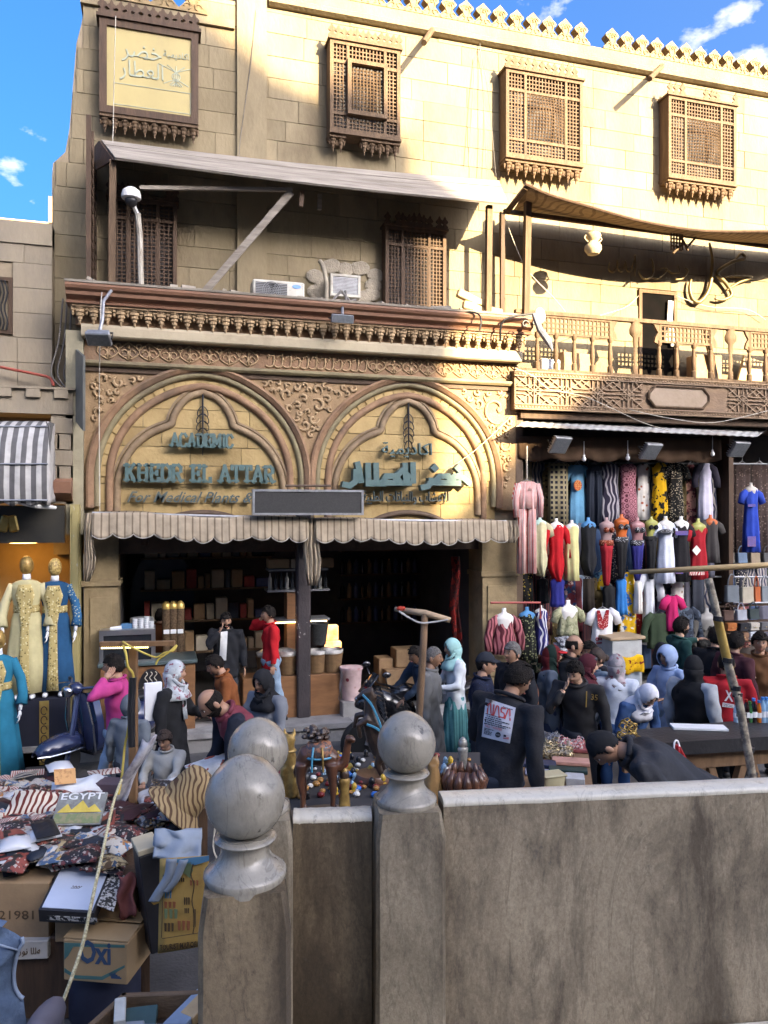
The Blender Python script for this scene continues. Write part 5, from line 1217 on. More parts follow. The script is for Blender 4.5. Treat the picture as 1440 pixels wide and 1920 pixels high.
def ribbon(name, rows, mat, parent, th=.008, label=None, cat=None):
 b = MB(); b.grid(rows); o = b.build(name, mat, parent, smooth=1, label=label, cat=cat); s = o.modifiers.new('thickness','SOLIDIFY'); s.thickness = th; s.offset = 0; return o
gb = PD(335,1600,4.55); t = thing('grey_tote','blue grey cloth tote draped over the end of the stall with a hanging strap','bag',gb)
rows = []
for i in range(19):
 u = i/18; row = []
 for j in range(19):
  v = j/18; wv = noise.noise(Vector((u*3.2,v*2.6,4)))*1.5+sin(u*11+v*3)*.2; row.append(PD(290+88*u-3*v*v, 1556+52*v+6*u*v+4*wv, 4.72-.2*v-.05*wv+.05*abs(u-.5)))
 rows.append(row)
ribbon('bag_body', rows, GB, t, .02)
for (path,wd) in (([(322,1610),(318,1640),(300,1670),(288,1690)],10),([(345,1612),(328,1650),(310,1672)],8)):
 pts = smoothpath([PD(a,c,4.44) for a,c in path],4); ribbon('strap', [[q-RT*wd/FPX*4.4, q+Vector((0,-.01,0)), q+RT*wd/FPX*4.4] for q in pts], GB, t)
# tourist map
a = PD(300,1612,4.5); t = thing('tourist_map','ochre illustrated tourist map sheet hanging at the end of the stall','map',PD(340,1785,4.5))
def mp(px,py,l=0): return PD(px,py,4.5-l)
rows = [[mp(300-4*v+ (92+4*v)*u, 1610+178*v-10*u*v-6*u, .02*sin(u*3+v*2)) for u in [i/6 for i in range(7)]] for v in [k/10 for k in range(11)]]
ribbon('sheet', rows, M('old_map_paper',(.52,.33,.10),(.44,.27,.075),scale=5,rough=.6,dirt=(.33,.19,.06),dscale=4), t, .004)
INK = M('map_ink',(.10,.06,.03),(.07,.04,.02)); MBL = M('map_blue',(.10,.28,.42),(.08,.22,.34)); MRD = M('map_red',(.36,.12,.05),(.28,.09,.04)); MGN = M('map_green',(.20,.26,.13),(.15,.2,.1))
def mflat(name, pts, mat, l=.024): b = MB(); b.slab([mp(x_,y_,l) for x_,y_ in pts],-FW,.002); b.build(name, mat, t)
mflat('coast',[(318,1612),(340,1610),(392,1604),(392,1614),(365,1622),(340,1616),(322,1620)],MBL); mflat('land_patch',[(342,1622),(358,1616),(362,1632),(356,1646),(344,1636)],MGN)
for (x_,y_,w_,h_,m_) in ((309,1666,14,18,MBL),(308,1690,24,12,MRD),(308,1704,28,18,MGN),(333,1726,26,18,MRD),(308,1730,20,16,INK),(345,1682,12,14,INK),(346,1702,10,10,INK),(362,1704,6,34,INK),(356,1650,18,10,MRD),(335,1645,12,8,INK)):
 b = MB(); fx = 4
 for k in range(3):
  b.slab([mp(x_+w_*k/3,y_,.025),mp(x_+w_*(k+.7)/3,y_+1,.025),mp(x_+w_*(k+.6)/3,y_+h_,.025),mp(x_+w_*(k+.1)/3,y_+h_,.025)],-FW,.002)
 b.build('map_figure', m_, t, kind='stuff')
b = MB(); pts = [mp(a_,c_,.028) for a_,c_ in ((362,1620),(358,1640),(364,1660),(360,1690),(366,1720),(362,1750))]; b.tube(smoothpath(pts,4),.003,4); b.tube([mp(304,1760,.026),mp(380,1748,.028)],.002,4); b.tube([mp(306,1640,.028),mp(303,1758,.028)],.002,4); b.build('map_lines', INK, t)
lettering('lettering','TOURIST MAP OF EGYPT',INK,mp(348,1777,.03),.032,.003,t,bold=.01,xdir=(RT+UP*.10).normalized(),zdir=UP,width=.30)
# screen-like boxed frame, boxes beneath
t = thing('boxed_tablet','white topped black presentation box tilted on the front edge of the stall','box',PD(130,1735,4.75))
c4 = [PD(72,1706,4.62),PD(176,1712,4.62),PD(212,1624,5.0),PD(126,1632,5.0)]
c4[3] = c4[0]+(c4[2]-c4[1])*.98; nrm = (c4[1]-c4[0]).cross(c4[3]-c4[0]).normalized()
b = MB(); b.slab([p-nrm*.085 for p in c4],nrm,.085); b.build('box_body', MATS['black_card'], t)
m_ = sum(c4,Vector())/4; b = MB(); b.slab([p.lerp(m_,.09) for p in c4],nrm,.004); b.build('white_top', M('pale_screen',(.50,.54,.62),(.46,.5,.58),rough=.25), t)
xd = (c4[1]-c4[0]).normalized();
zd = (c4[3]-c4[0]).normalized(); b = MB(); b.tube([m_+nrm*.005+xd*(.006*i-.03)+zd*.007*sin(i*2.1) for i in range(11)],.0022,4); b.tube([m_+nrm*.005+xd*-.035-zd*.014,m_+nrm*.005+xd*.018-zd*.011],.002,4); b.build('small_mark', MATS['map_ink'], t)
for k in range(3):
 fr = c4[0].lerp(c4[1],.12+.3*k)-nrm*.05; dwn = -nrm
 b = MB(); n_ = xd.cross(nrm); b.box(fr+xd*.06+n_*.002,(.10,.004,.03),basis(xd,n_,nrm)); b.build('printed_patch', M('pale_print',(.45,.44,.42),(.02,.02,.02),scale=50,lo=.5,hi=.52), t)
b = MB(); s_ = [c4[1].lerp(c4[2],.15),c4[1].lerp(c4[2],.85)]; b.slab([s_[0],s_[0]+RT*.10-UP*.04,s_[1]+RT*.09-UP*.02,s_[1]],nrm,.004); b.build('flap', MATS['pale_print'], t)
def carton(label,px0,py0,px1,py1,d,depth,mat,rz=0.0,base=None,texts=(),flaps=True):
 a = PD(px0,py0,d); c = PD(px1,py1,d); w = (c-a).dot(RT); h = a.z-c.z; m_ = (a+c)/2; Rr = basis(RT,FW,UP) @ RZ(rz); z0 = c.z
 t = thing('cardboard_box',label,'box',(m_.x+FW.x*depth/2,m_.y+FW.y*depth/2,z0))
 ctr = m_+(Rr@Vector((0,depth/2,0))); b = MB(); b.cham(ctr,(w,depth,h),.005,Rr); jitter(b,.004,px0,5); b.build('carton', mat, t)
 if flaps:
  b = MB(); b.box(ctr+Rr@Vector((0,-depth*.25,h/2+.012)),(w,depth*.48,.006),Rr@RX(.06)); b.build('flap', mat, t); b = MB(); b.box(ctr+Rr@Vector((0,depth*.25,h/2+.02)),(w,depth*.48,.006),Rr@RX(-.10)); b.build('flap', mat, t)
 X_,Z_ = Rr@Vector((1,0,0)),UP
 for (s,fx,fz,hh,ww,mt,bo) in texts: lettering('lettering',s,mt,ctr+Rr@Vector((w*fx,-depth/2-.001,h*fz)),hh,.003,t,bold=bo,xdir=X_,zdir=Z_,width=ww)
 return t,ctr,Rr,w,h
carton('brown cardboard box stamped 1021981 under the stall at the left edge',-190,1655,92,1765,4.85,.5,CARD,.0,None,(('1021981',.24,-.12,.055,.30,INK,.0),),False)
carton('cardboard box under the white topped presentation box',105,1672,248,1765,4.83,.4,CARD,.05,None,(),False)
t,ctr,Rr,w,h = carton('ochre cardboard box with big dark blue print below the stall',115,1765,242,1842,4.62,.36,M('box_ochre',(.40,.27,.14),(.34,.22,.11),scale=3,rough=.75),-.12,None,(('Oxi',.0,-.02,.13,.20,M('navy_print',(.04,.075,.14),(.03,.06,.11)),.03),),True)
b = MB()
for (pts,) in (([(-.48,.42),(.46,.46),(.46,.40),(-.34,.34),(-.42,.1),(-.48,.0)],),([(-.48,-.2),(-.3,-.36),(.1,-.34),(.46,-.02),(.46,-.08),(.12,-.42),(-.3,-.44),(-.48,-.3)],)):
 b.slab([ctr+Rr@Vector((x_*w,-.181,z_*h)) for x_,z_ in pts],Rr@Vector((0,-1,0)),.002)
b.build('green_swoosh', M('teal_print',(.07,.17,.15),(.05,.13,.12)), t)
b = MB()
for k in range(6): b.box(ctr+Rr@Vector((w*(.30+.03*cos(k)),-.182,h*(-.30+.03*k-.05))),(w*(.16-.02*k),.002,h*.035),Rr)
b.build('printed_emblem', MATS['navy_print'], t)
carton('small white carton with Arabic print below the stamped box',-20,1765,88,1800,4.8,.3,M('white_carton',(.45,.42,.38),(.36,.33,.29),rough=.7),.05,None,(('\ufead\ufeee\ufee7 \ufe8d\ufedf\ufedf\ufeea',.2,-.2,.04,.14,INK,.0),),False)
# supporting crates under everything, dark drum
b = MB(); p = PD(200,0,4.95); b.lathe([(.22,0),(.23,.02),(.23,.38),(.215,.40),(.215,.41)],(p.x,p.y,0),20); b.build('dark_drum', M('dark_blue_drum',(.03,.035,.06),(.02,.022,.04),rough=.5), None, smooth=40, label='dark blue drum carrying the ochre printed box under the stall', cat='drum')
b = MB(); p = PD(20,0,5.1); b.cham((p.x,p.y,.26),(1.1,.5,.52),.01,RZ(-YAW)); b.build('storage_crate', WOODD, None, label='dark wooden crate standing on the ground under the left stall', cat='crate')
# red cloth hanging at stall corner
ribbon('red_cloth', [[PD(222+30*u+4*sin(v*9),1640+80*v+ (6*sin(u*6)),4.78-.03*sin(u*5+v*3)) for u in [i/6 for i in range(7)]] for v in [k/8 for k in range(9)]], cloth('#7d4a48'), None, .01, label='dusty red cloth hanging over the stall edge beside the black box', cat='cloth')
# stall pole with cross bar, string of lamps and cables
pb = on_table(250,1510); zt_ = 3.2-248/FPX*6.08
t = thing('stall_pole','wooden stall pole with a T shaped crossbar and wires on the left','pole',(pb.x,pb.y,TZ-.4))
b = MB(); b.cham((pb.x,pb.y,(TZ-.4+zt_)/2),(.065,.05,zt_-TZ+.4),.006,RZ(-YAW)); b.build('post', M('stall_wood',(.22,.12,.055),(.15,.08,.036),scale=4,stretch=(5,5,.8),rough=.7,bump=.2), t)
a = PD(187,1208,6.0); c = PD(328,1206,6.05); b = MB(); d_ = (c-a); L = d_.length; d_.normalize(); n_ = UP.cross(d_).normalized(); b.cham((a+c)/2,(L,.04,.04),.004,basis(d_,n_,d_.cross(n_))); b.build('crossbar', MATS['stall_wood'], t)
YCB = M('yellow_cable',(.6,.46,.1),(.5,.36,.07)); b = MB(); b.tube(smoothpath([a.lerp(c,.3),PD(236,1225,5.95),PD(240,1250,5.95),PD(250,1268,5.98),PD(246,1320,6.0),PD(240,1370,6.0),PD(234,1400,6.0),PD(228,1460,5.95),PD(222,1490,5.9)],5),.010,6); b.tube(smoothpath([PD(230,1203,5.97),PD(250,1215,5.95),PD(290,1232,5.95),PD(308,1224,5.95),PD(325,1220,5.95),PD(331,1210,5.98),PD(318,1222,5.95),PD(298,1236,5.95),PD(292,1246,5.95)],5),.008,6); b.build('yellow_cable', YCB, t, smooth=1)
b = MB()
for i in range(22): b.ball(a.lerp(c,.04+.6*i/21)-UP*.027-FW*.015,.007,6)
b.build('lamp_string', M('lamp_string',(.9,.75,.3),(.9,.7,.25),emit=1.2), t)
b = MB(); b.tube([PD(249,1270,5.98),PD(246,1330,5.97),PD(247,1400,5.97)],.028,8); b.build('black_tape', BLACKP, t)
# tall plastic wrapped parcel leaning on the pole
ribbon('plastic_sheet', [[PD(268-62*v+26*u+3*sin(v*8),1385+125*v+8*sin(u*5),5.95-.05*sin(u*3+v*4)) for u in [i/6 for i in range(7)]] for v in [k/10 for k in range(11)]], M('plastic_sheet',(.46,.45,.46),(.22,.2,.22),scale=6,rough=.15,spec=.6,lo=.4,hi=.6), None, .012, label='crumpled clear plastic parcel leaning against the stall pole', cat='plastic')
b = MB(); p = on_table(210,1505,.09); b.cham(p,(.26,.16,.18),.008,RZ(-.4)); b.build('dark_box', M('mauve_box',(.12,.085,.095),(.09,.06,.07)), None, label='small mauve box behind the plastic parcel by the pole', cat='box')
cable(smoothpath([PD(228,1462,5.9),PD(214,1500,5.6),PD(200,1560,5.2),PD(192,1600,4.9),PD(183,1640,4.7),PD(170,1700,4.55),PD(155,1770,4.45),PD(132,1840,4.3),PD(108,1910,4.2),PD(98,1990,4.1)],3),.011,M('cream_cord',(.62,.55,.33),(.38,.32,.18),scale=70,lo=.45,hi=.55,local=True),'twisted cream cord hanging from the pole across the boxes to the ground',k=3)
# denim jacket hung at the lower left corner
t = thing('denim_vest','faded blue sleeveless denim jacket hanging at the lower left corner','jacket',PD(0,1960,3.55))
DEN = M('denim',(.13,.19,.28),(.06,.09,.14),scale=5,rough=.85,bump=.3,bscale=60,dirt=(.25,.32,.4),dscale=4,dlo=.55,dhi=.75)
ol = [(-120,1745),(-60,1738),(-20,1734),(6,1740),(26,1750),(41,1758),(43,1768),(36,1780),(30,1800),(26,1826),(28,1850),(36,1866),(44,1872),(46,1900),(52,1940),(54,1990),(-120,1990)]
for k_,dd in ((0,3.50),(1,3.62)):
 b = MB(); n_ = len(ol); c_ = PD(-40,1860,dd-.06*(1-2*k_)); rg = [[c_.lerp(PD(x_,y_,3.56),q)+FW*((-1 if k_==0 else 1)*.055*(1-q*q)+.006*sin(x_*.25+y_*.13)) for x_,y_ in ol] for q in (.02,.3,.55,.75,.9,1.0)]
 b.loft(rg,False); b.build('panel', DEN, t, smooth=1)
b = MB(); ah = [PD(x_,y_,3.545) for x_,y_ in ol[5:13]]; b.tube(smoothpath(ah,4),.009,6); b.tube([PD(-40,1765,3.49),PD(0,1772,3.49),PD(34,1782,3.53)],.005,5); b.build('seam', M('denim_light',(.35,.42,.5),(.25,.31,.4)), t, smooth=1)
b = MB(); b.loft([[PD(x_,y_,3.5)+FW*q for x_,y_ in ((-60,1738),(-20,1732),(4,1738),(-10,1752),(-50,1758))] for q in (0,.05)]); b.build('collar', DEN, t)
b = MB(); b.tube([PD(-60,1990,3.6),PD(-60,2300,3.6)],.03,8); b.build('stand', BLACKM, t)
b = MB(); p = PD(80,1930,3.5); b.ball((p.x,p.y,p.z),(.07,.2,.09),14,RZ(-YAW)); b.tube([p-UP*.05,Vector((p.x,p.y,0))],.03,8); b.build('stool', M('grey_cushion',(.17,.155,.18),(.12,.11,.13)), None, smooth=1, label='grey mauve round stool cushion beside the denim jacket', cat='stool')
# wooden tray of goods at the bottom
cz = .93
t = thing('goods_tray','wooden tray of boxed goods at the very bottom, left of the nearest post','tray',PD(280,2000,3.5))
c4 = [PG(130,1960,cz),PG(420,1960,cz),PG(400,1862,cz),PG(232,1868,cz)]
m_ = sum(c4,Vector())/4
for i in range(4):
 p,q = c4[i],c4[(i+1)%4]; d_ = (q-p); L = d_.length; d_.normalize(); b = MB(); b.cham((p+q)/2-UP*.05,(L+.03,.03,.12),.005,basis(d_,UP.cross(d_),UP)); b.build('side_board', M('tray_wood',(.20,.125,.07),(.13,.08,.045),scale=3,stretch=(2,2,6),rough=.7,bump=.3), t)
b = MB(); b.slab([p-UP*.10 for p in c4],(0,0,-1),.015); b.build('tray_bottom', WOODD, t)
for p in c4:
 q = p.lerp(m_,.1); b = MB(); b.bb(q.x-.03,q.x+.03,q.y-.03,q.y+.03,0,cz-.115); b.build('leg', WOODD, t)
for i,(px,py,w,l,col,lab,rz) in enumerate(((262,1905,.14,.22,'#3c5a5a','teal book in the goods tray',.2),(238,1930,.12,.16,'#9aa0a4','grey box in the goods tray',.1),(345,1895,.10,.30,'#8fa0b2','long blue grey case in the goods tray',-.5),(372,1880,.08,.16,'#c9a77a','orange lettered pack in the goods tray beside the post',-.5),(305,1940,.2,.1,'#7d8488','steel blue box at the front of the goods tray',0),(225,1900,.05,.14,'#d8d4c6','cream card standing in the goods tray',.3))):
 p = PG(px,py,cz); b = MB(); b.cham((p.x,p.y,cz-.06+.012*i),(w,l,.05),.004,RZ(rz-YAW) @ RX(.15)); b.build('boxed_item', M('item_'+col,srgb(col),None,scale=8,rough=.4), None, label=lab, cat='box')
# people
import numpy as np
from mathutils.bvhtree import BVHTree
JOBS = []
EYEW = M('eye_white',(.55,.52,.48),(.5,.47,.43),rough=.3); EYED = M('eye_dark',(.012,.009,.008),(.01,.008,.007),rough=.2); LIP = M('lips',(.30,.11,.09),(.26,.09,.075),rough=.45)
def remesh_part(name, b, mat, parent, vox, folds=.006, seed=0, dens=1.0, smooth_it=2):
 o = b.build(name, mat, parent, smooth=1)
 m = o.modifiers.new('skin','REMESH'); m.mode = 'VOXEL'; m.voxel_size = vox; m.use_smooth_shade = True
 s = o.modifiers.new('soft','SMOOTH'); s.iterations = smooth_it; s.factor = .6
 JOBS.append((o, folds, seed, dens)); return o
def run_jobs():
 dg = bpy.context.evaluated_depsgraph_get()
 done = []
 for o, folds, seed, dens in JOBS:
  me = bpy.data.meshes.new_from_object(o.evaluated_get(dg)); done.append(me)
 for (o, folds, seed, dens), me in zip(JOBS, done):
  o.modifiers.clear(); o.data = me; n = len(me.vertices)
  if folds and n:
   co = np.empty(n*3, np.float32); me.vertices.foreach_get('co', co); co = co.reshape(-1,3)
   nr = np.empty(n*3, np.float32); me.vertex_normals.foreach_get('vector', nr); nr = nr.reshape(-1,3)
   x,y,z = co[:,0]*dens,co[:,1]*dens,co[:,2]*dens; s = seed*1.37
   w = np.sin(19*z+7*np.sin(6*x+s)+5*np.sin(7*y-s)+s)*.55+np.sin(33*z-21*x+6*np.sin(9*y+s))*.3+np.sin(27*x+23*y+5*np.sin(8*z+s))*.35+np.sin(52*z+31*x+s)*.15
   co += nr*(w*folds)[:,None]; me.vertices.foreach_set('co', co.ravel())
  me.polygons.foreach_set('use_smooth',[True]*len(me.polygons)); me.update()
 JOBS.clear()
HRX,HRY,HRZ = .076,.096,.117
def head_pt(th, ph, infl=0.0):
 cz = sin(th); cr = cos(th); x = sin(ph)*cr; y = -cos(ph)*cr; z = cz
 X,Y,Z = x*(HRX+infl),y*(HRY+infl),z*(HRZ+infl)
 lower = max(0,-z)
 X *= 1-.30*lower**1.5;
 if Y < 0: Y *= 1-.04*lower
 else: Y *= 1-.28*lower;
 if Y > 0: Z += .0
 if Y < 0 and infl < .004:
  g = lambda cx,cz_,sx,sz: math.exp(-((X-cx)/sx)**2-((Z-cz_)/sz)**2)
  Y -= .024*g(0,-.024,.013,.020)+.012*g(0,.0,.010,.026)+.007*g(0,.030,.05,.012)+.008*g(0,-.062,.024,.010)+.012*g(0,-.098,.024,.016)
  Y += .011*(g(.031,.010,.018,.013)+g(-.031,.010,.018,.013))+.004*g(0,-.075,.022,.006)+.005*g(0,-.046,.03,.008)
 return Vector((X,Y,Z))
def person(px, ytop, label, H=1.72, g=0.0, d=None, f=0, lean=0, nod=0, turn=0, skin='m', top='#333333', bottom='trousers', bcol='#22262e', hair='short', hcol=None,
           arms=('down','down'), legs=None, vox=.019, wide=1.0, belly=0.0, folds=.0115, sleeve=None, shoes='#1b1b1c', scarf2=None, beard=False, hip=None, topkind='shirt', handcol=None, tilt=0, group=None, slv=None):
 k = H/1.72; th_ = radians(f)-YAW; Rz = RZ(th_)
 lr = radians(lean)
 # legs
 legs = legs or (((.03,-.02,-1),(.02,.03,-1)),((-.03,.03,-1),(-.02,.05,-1)))
 tl_, sl_ = .245*H, .245*H
 hipL = Vector((.052*H,0,0)); hipR = Vector((-.052*H,0,0)); J = {}
 for nm,hp_,(a,c) in (('L',hipL,legs[0]),('R',hipR,legs[1])):
  kn = hp_+Vector(a).normalized()*tl_; an = kn+Vector(c).normalized()*sl_; J['k'+nm] = kn; J['a'+nm] = an; J['h'+nm] = hp_
 low = min(J['aL'].z,J['aR'].z); hz = hip if hip is not None else -low+.042*H
 for q in J: J[q] = J[q]+Vector((0,0,hz))
 pel = Vector((0,0,hz)); RL = Matrix.Rotation(lr,3,'X')
 def tors(x,y,z): # z from hip in units of H
  return pel+RL @ Vector((x*H*wide,y*H,z*H))
 shL = tors(.112,0,.292); shR = tors(-.112,0,.292); nb_ = tors(0,.0,.315)
 RH = RL @ Matrix.Rotation(radians(-lean*.55+nod),3,'X') @ RYm(radians(tilt)) @ RZ(radians(turn))
 hc = nb_+RL @ Vector((0,-.014*H,.018*H)) + RH @ Vector((0,-.010,.115*k)); ht = hc+RH @ Vector((0,.02*k,.117*k))
 A = {'down':((.22,.05,-1),(.10,-.28,-1)),'straight':((.12,.02,-1),(.05,-.10,-1)),'face':((.12,-.85,-.62),(-.52,.22,.78)),'ear':((.5,-.75,-.15),(-.62,.5,.55)),'front':((.25,-.25,-1),(-.35,-.95,-.12)),'waist':((.3,.0,-1),(-.55,-.75,-.1)),
         'reach':((.15,-.85,-.6),(-.05,-.95,-.35)),'shoulder':((.55,-.6,-.25),(.1,-.95,.15)),'phone':((.3,-.2,-1),(-.25,-.9,.35)),'sidefwd':((.55,-.35,-.8),(.1,-.75,-.6)),'back':((.3,.35,-1),(-.3,.2,-1))}
 arm = {}
 for nm,sh,sg,pose in (('L',shL,1,arms[0]),('R',shR,-1,arms[1])):
  u,v = A[pose] if isinstance(pose,str) else pose
  u = RL @ Vector((u[0]*sg,u[1],u[2])).normalized(); v = RL @ Vector((v[0]*sg,v[1],v[2])).normalized()
  el = sh+u*.172*H; wr = el+v*.148*H; arm[nm] = (sh,el,wr,v)
 # place it
 ztop = ht.z
 if d is not None:
  sc = (EYE-(ytop-960)/FPX*d-g)/ztop
  if abs(sc-1) > .012:
   return person(px,ytop,label,H*sc,g,d,f,lean,nod,turn,skin,top,bottom,bcol,hair,hcol,arms,legs,vox,wide,belly,folds,sleeve,shoes,scarf2,beard,None if hip is None else hip*sc,topkind,handcol,tilt,group,slv)
  dh = d
 else: dh = (EYE-(g+ztop))*FPX/(ytop-960)
 off = Rz @ Vector((ht.x,ht.y,0)); wp = PD(px,ytop,dh); root = Vector((wp.x-off.x,wp.y-off.y,g))
 def W(p): return Rz @ Vector(p) + root
 t = thing('person', label, 'person', root, group)
 sk = SKIN[skin]
 # body: head with face, neck, hands, forearms, legs - one mesh
 b = MB(); nlat, nlon = 22, 30; rings = []
 for i in range(nlat+1):
  th = -pi/2+.04+(pi-.08)*i/nlat; rings.append([W(hc+RH @ (head_pt(th,2*pi*j/nlon)*k)) for j in range(nlon)])
 b.loft(rings)
 b.tube([W(tors(0,.006,.27)),W(nb_),W(hc+RH @ Vector((0,.012,-.05))*k)],[.062*k,.056*k,.052*k],14)
 for sg in (-1,1):
  b.ball(W(hc+RH @ Vector((sg*.078,.012,-.012))*k),(.012*k,.022*k,.034*k),8,Rz @ RH)
 b.cur = 1
 for sg in (-1,1): b.ball(W(hc+RH @ Vector((sg*.031,-.0835,.010))*k),(.0125*k,.006*k,.0062*k),8,Rz @ RH)
 b.cur = 2
 for sg in (-1,1):
  b.ball(W(hc+RH @ Vector((sg*.031,-.088,.010))*k),(.0058*k,.004*k,.0058*k),8,Rz @ RH)
  b.tube([W(hc+RH @ Vector((sg*x_,y_,z_))*k) for x_,y_,z_ in ((.013,-.099,.030),(.032,-.096,.0355),(.050,-.084,.030))],[.0028*k,.004*k,.0022*k],5)
  b.tube([W(hc+RH @ Vector((sg*x_,y_,z_))*k) for x_,y_,z_ in ((.018,-.0895,.015),(.031,-.092,.0185),(.044,-.086,.014))],.0022*k,4)
 b.cur = 3; b.ball(W(hc+RH @ Vector((0,-.093,-.0655))*k),(.021*k,.008*k,.0065*k),8,Rz @ RH); b.cur = 0
 # torso core, limbs under the cloth
 b.tube([W(tors(0,0,-.03)),W(tors(0,0,.1)),W(tors(0,0,.2)),W(tors(0,0,.28))],[.05*H,.045*H,.05*H,.04*H],12)
 for nm in 'LR':
  sh,el,wr,v = arm[nm]; b.tube([W(sh),W(sh.lerp(el,.5)),W(el),W(el.lerp(wr,.4)),W(wr)],[.026*H,.025*H,.020*H,.021*H,.0145*H],10)
  b.tube([W(J['h'+nm]),W(J['k'+nm]),W(J['k'+nm].lerp(J['a'+nm],.35)),W(J['a'+nm]-Vector((0,0,.01)))],[.045*H,.031*H,.030*H,.019*H],8)
  # hand: palm, four fingers, thumb
  sg = 1 if nm=='L' else -1; v = v.normalized(); side = RL @ Vector((0,1,0)) if abs(v.y) < .7 else Vector((sg,0,0)); side = (side-v*side.dot(v)).normalized(); nrm = v.cross(side).normalized()*(1 if sg>0 else -1)
  pl = wr+v*.045*k; b.ball(W(pl),(.040*k,.042*k,.015*k),8,Rz @ basis(side,v,nrm))
  curl = .55
  for fi in range(4):
   s0 = pl+side*(.027-.018*fi)*k+v*.034*k; L_ = (.036,.041,.038,.030)[fi]*k
   d1 = (v+nrm*-curl*.5).normalized(); d2 = (v+nrm*-curl*1.4).normalized(); p1 = s0+d1*L_; p2 = p1+d2*L_*.85
   b.tube([W(s0-v*.012*k),W(s0),W(p1),W(p2)],[.0095*k,.0092*k,.0085*k,.0062*k],6)
  s0 = pl+side*.034*k-v*.012*k; d1 = (v*.6+side*.8-nrm*.4).normalized(); p1 = s0+d1*.032*k; b.tube([W(s0-d1*.01),W(s0),W(p1),W(p1+(v*.9+side*.3-nrm*.5).normalized()*.028*k)],[.011*k,.011*k,.0095*k,.007*k],6)
 b.build('body', [sk,EYEW,EYED,LIP], t, smooth=1)
 # upper garment
 mt = top if not isinstance(top,str) else cloth(top); b = MB(); E = []
 kind = topkind; lowz = {'shirt':-.075,'jacket':-.10,'robe':-.03,'vest':-.09,'tunic':-.19}[kind]
 thick = {'shirt':1.0,'jacket':1.12,'robe':1.1,'vest':1.16,'tunic':1.05}[kind]
 ST = [(lowz,.104,.076),(-.02,.102,.076),(.06,.093,.068+belly*.6),(.13,.096,.071+belly),(.20,.106,.076+belly*.4),(.255,.110,.070),(.285,.100,.060),(.305,.066,.047),(.325,.046,.041)]
 rings = []
 for (z_,rx,ry) in ST:
  fr = -belly*.5 if .0<z_<.2 else 0
  rings.append([W(tors(rx*thick*cos(a),ry*thick*sin(a)*(1.0 if sin(a)>0 else 1.0)+fr,z_)) for a in [2*pi*j/20 for j in range(20)]])
 b.loft(rings)
 for nm in 'LR':
  sh,el,wr,v = arm[nm]; end = wr-v*.01 if sleeve is None else el.lerp(wr,sleeve)
  sin_ = sh.lerp(tors(0,0,.25),.3); sb = b if slv is None else MB()
  sb.tube([W(sin_),W(sh),W(sh.lerp(el,.5)),W(el),W(el.lerp(end,.5)),W(end)],[.040*H*thick,.042*H*thick,.040*H*thick,.034*H*thick,.031*H*thick,.024*H*thick],12)
  if slv: remesh_part('sleeve', sb, cloth(slv), t, vox, folds, px*.01)
 if kind == 'robe' or bottom in ('robe',):
  rr = []
  for (z_,rx,ry) in ((-.0,.108,.084),(-.12,.118,.098),(-.28,.128,.112),(-.42,.138,.122),(-.475,.142,.126)):
   c_ = pel+Vector((0,0,z_*H));
   if c_.z < .03: c_.z = .03
   rr.append([W(c_+Vector((rx*H*wide*cos(a)*(1+.06*sin(a*5+z_*9)),ry*H*sin(a)*(1+.08*sin(a*7)),0))) for a in [2*pi*j/28 for j in range(28)]])
  b.loft(rr)
 up = remesh_part('top_garment', b, mt, t, vox, folds, px*.01, 1.0)
 if hair not in ('hijab',):
  bb = MB(); bb.tube([W(tors(.052*cos(a),.048*sin(a)-.004,.325+.012*sin(a))) for a in [2*pi*j/16 for j in range(17)]],.0085*H if kind=='shirt' else .012*H,7); bb.build('collar', mt, t, smooth=1)
 # lower garment
 if bottom == 'trousers':
  b = MB(); bm_ = bcol if not isinstance(bcol,str) else cloth(bcol)
  b.tube([W(tors(0,0,.02)),W(pel+Vector((0,.0,-.02*H))),W(pel+Vector((0,0,-.06*H)))],[.088*H*wide,.092*H*wide,.07*H*wide],16,True,.78)
  for nm in 'LR': b.tube([W(J['h'+nm]+Vector((0,0,.02))),W(J['h'+nm].lerp(J['k'+nm],.5)),W(J['k'+nm]),W(J['k'+nm].lerp(J['a'+nm],.5)),W(J['a'+nm]+Vector((0,0,.0)))],[.060*H,.053*H,.043*H,.039*H,.036*H],12)
  remesh_part('trousers', b, bm_, t, vox*1.1, folds, px*.013)
 elif bottom == 'skirt':
  b = MB(); bm_ = bcol if not isinstance(bcol,str) else cloth(bcol); rr = []
  for (z_,rx,ry) in ((.03,.092,.07),(-.08,.108,.085),(-.25,.122,.105),(-.43,.145,.125)):
   rr.append([W(pel+Vector((rx*H*cos(a)*(1+.07*sin(a*9)*min(1,-z_*4+.2)),ry*H*sin(a)*(1+.07*sin(a*9)*min(1,-z_*4+.2)),z_*H))) for a in [2*pi*j/54 for j in range(54)]])
  b.loft(rr); b.build('skirt', bm_, t, smooth=1)
 # shoes
 for nm in 'LR':
  an = J['a'+nm]; sg = 1 if nm=='L' else -1; fw = Vector((sg*.15,-1,0)).normalized(); sd = Vector((fw.y,-fw.x,0)); rr = []
  for (s_,w_,h_) in ((-.05,.030,.05),(-.02,.036,.075),(.04,.036,.07),(.10,.042,.045),(.15,.038,.035),(.19,.018,.02)):
   c_ = an+fw*s_*k; z0_ = an.z-.042*H; rr.append([W(Vector((c_.x,c_.y,z0_))+sd*w_*k*cos(a)+Vector((0,0,max(0,sin(a))*h_*k+.004))) for a in [2*pi*j/10 for j in range(10)]])
  b = MB(); b.loft(rr); b.build('shoe', cloth(shoes,.5), t, smooth=1)
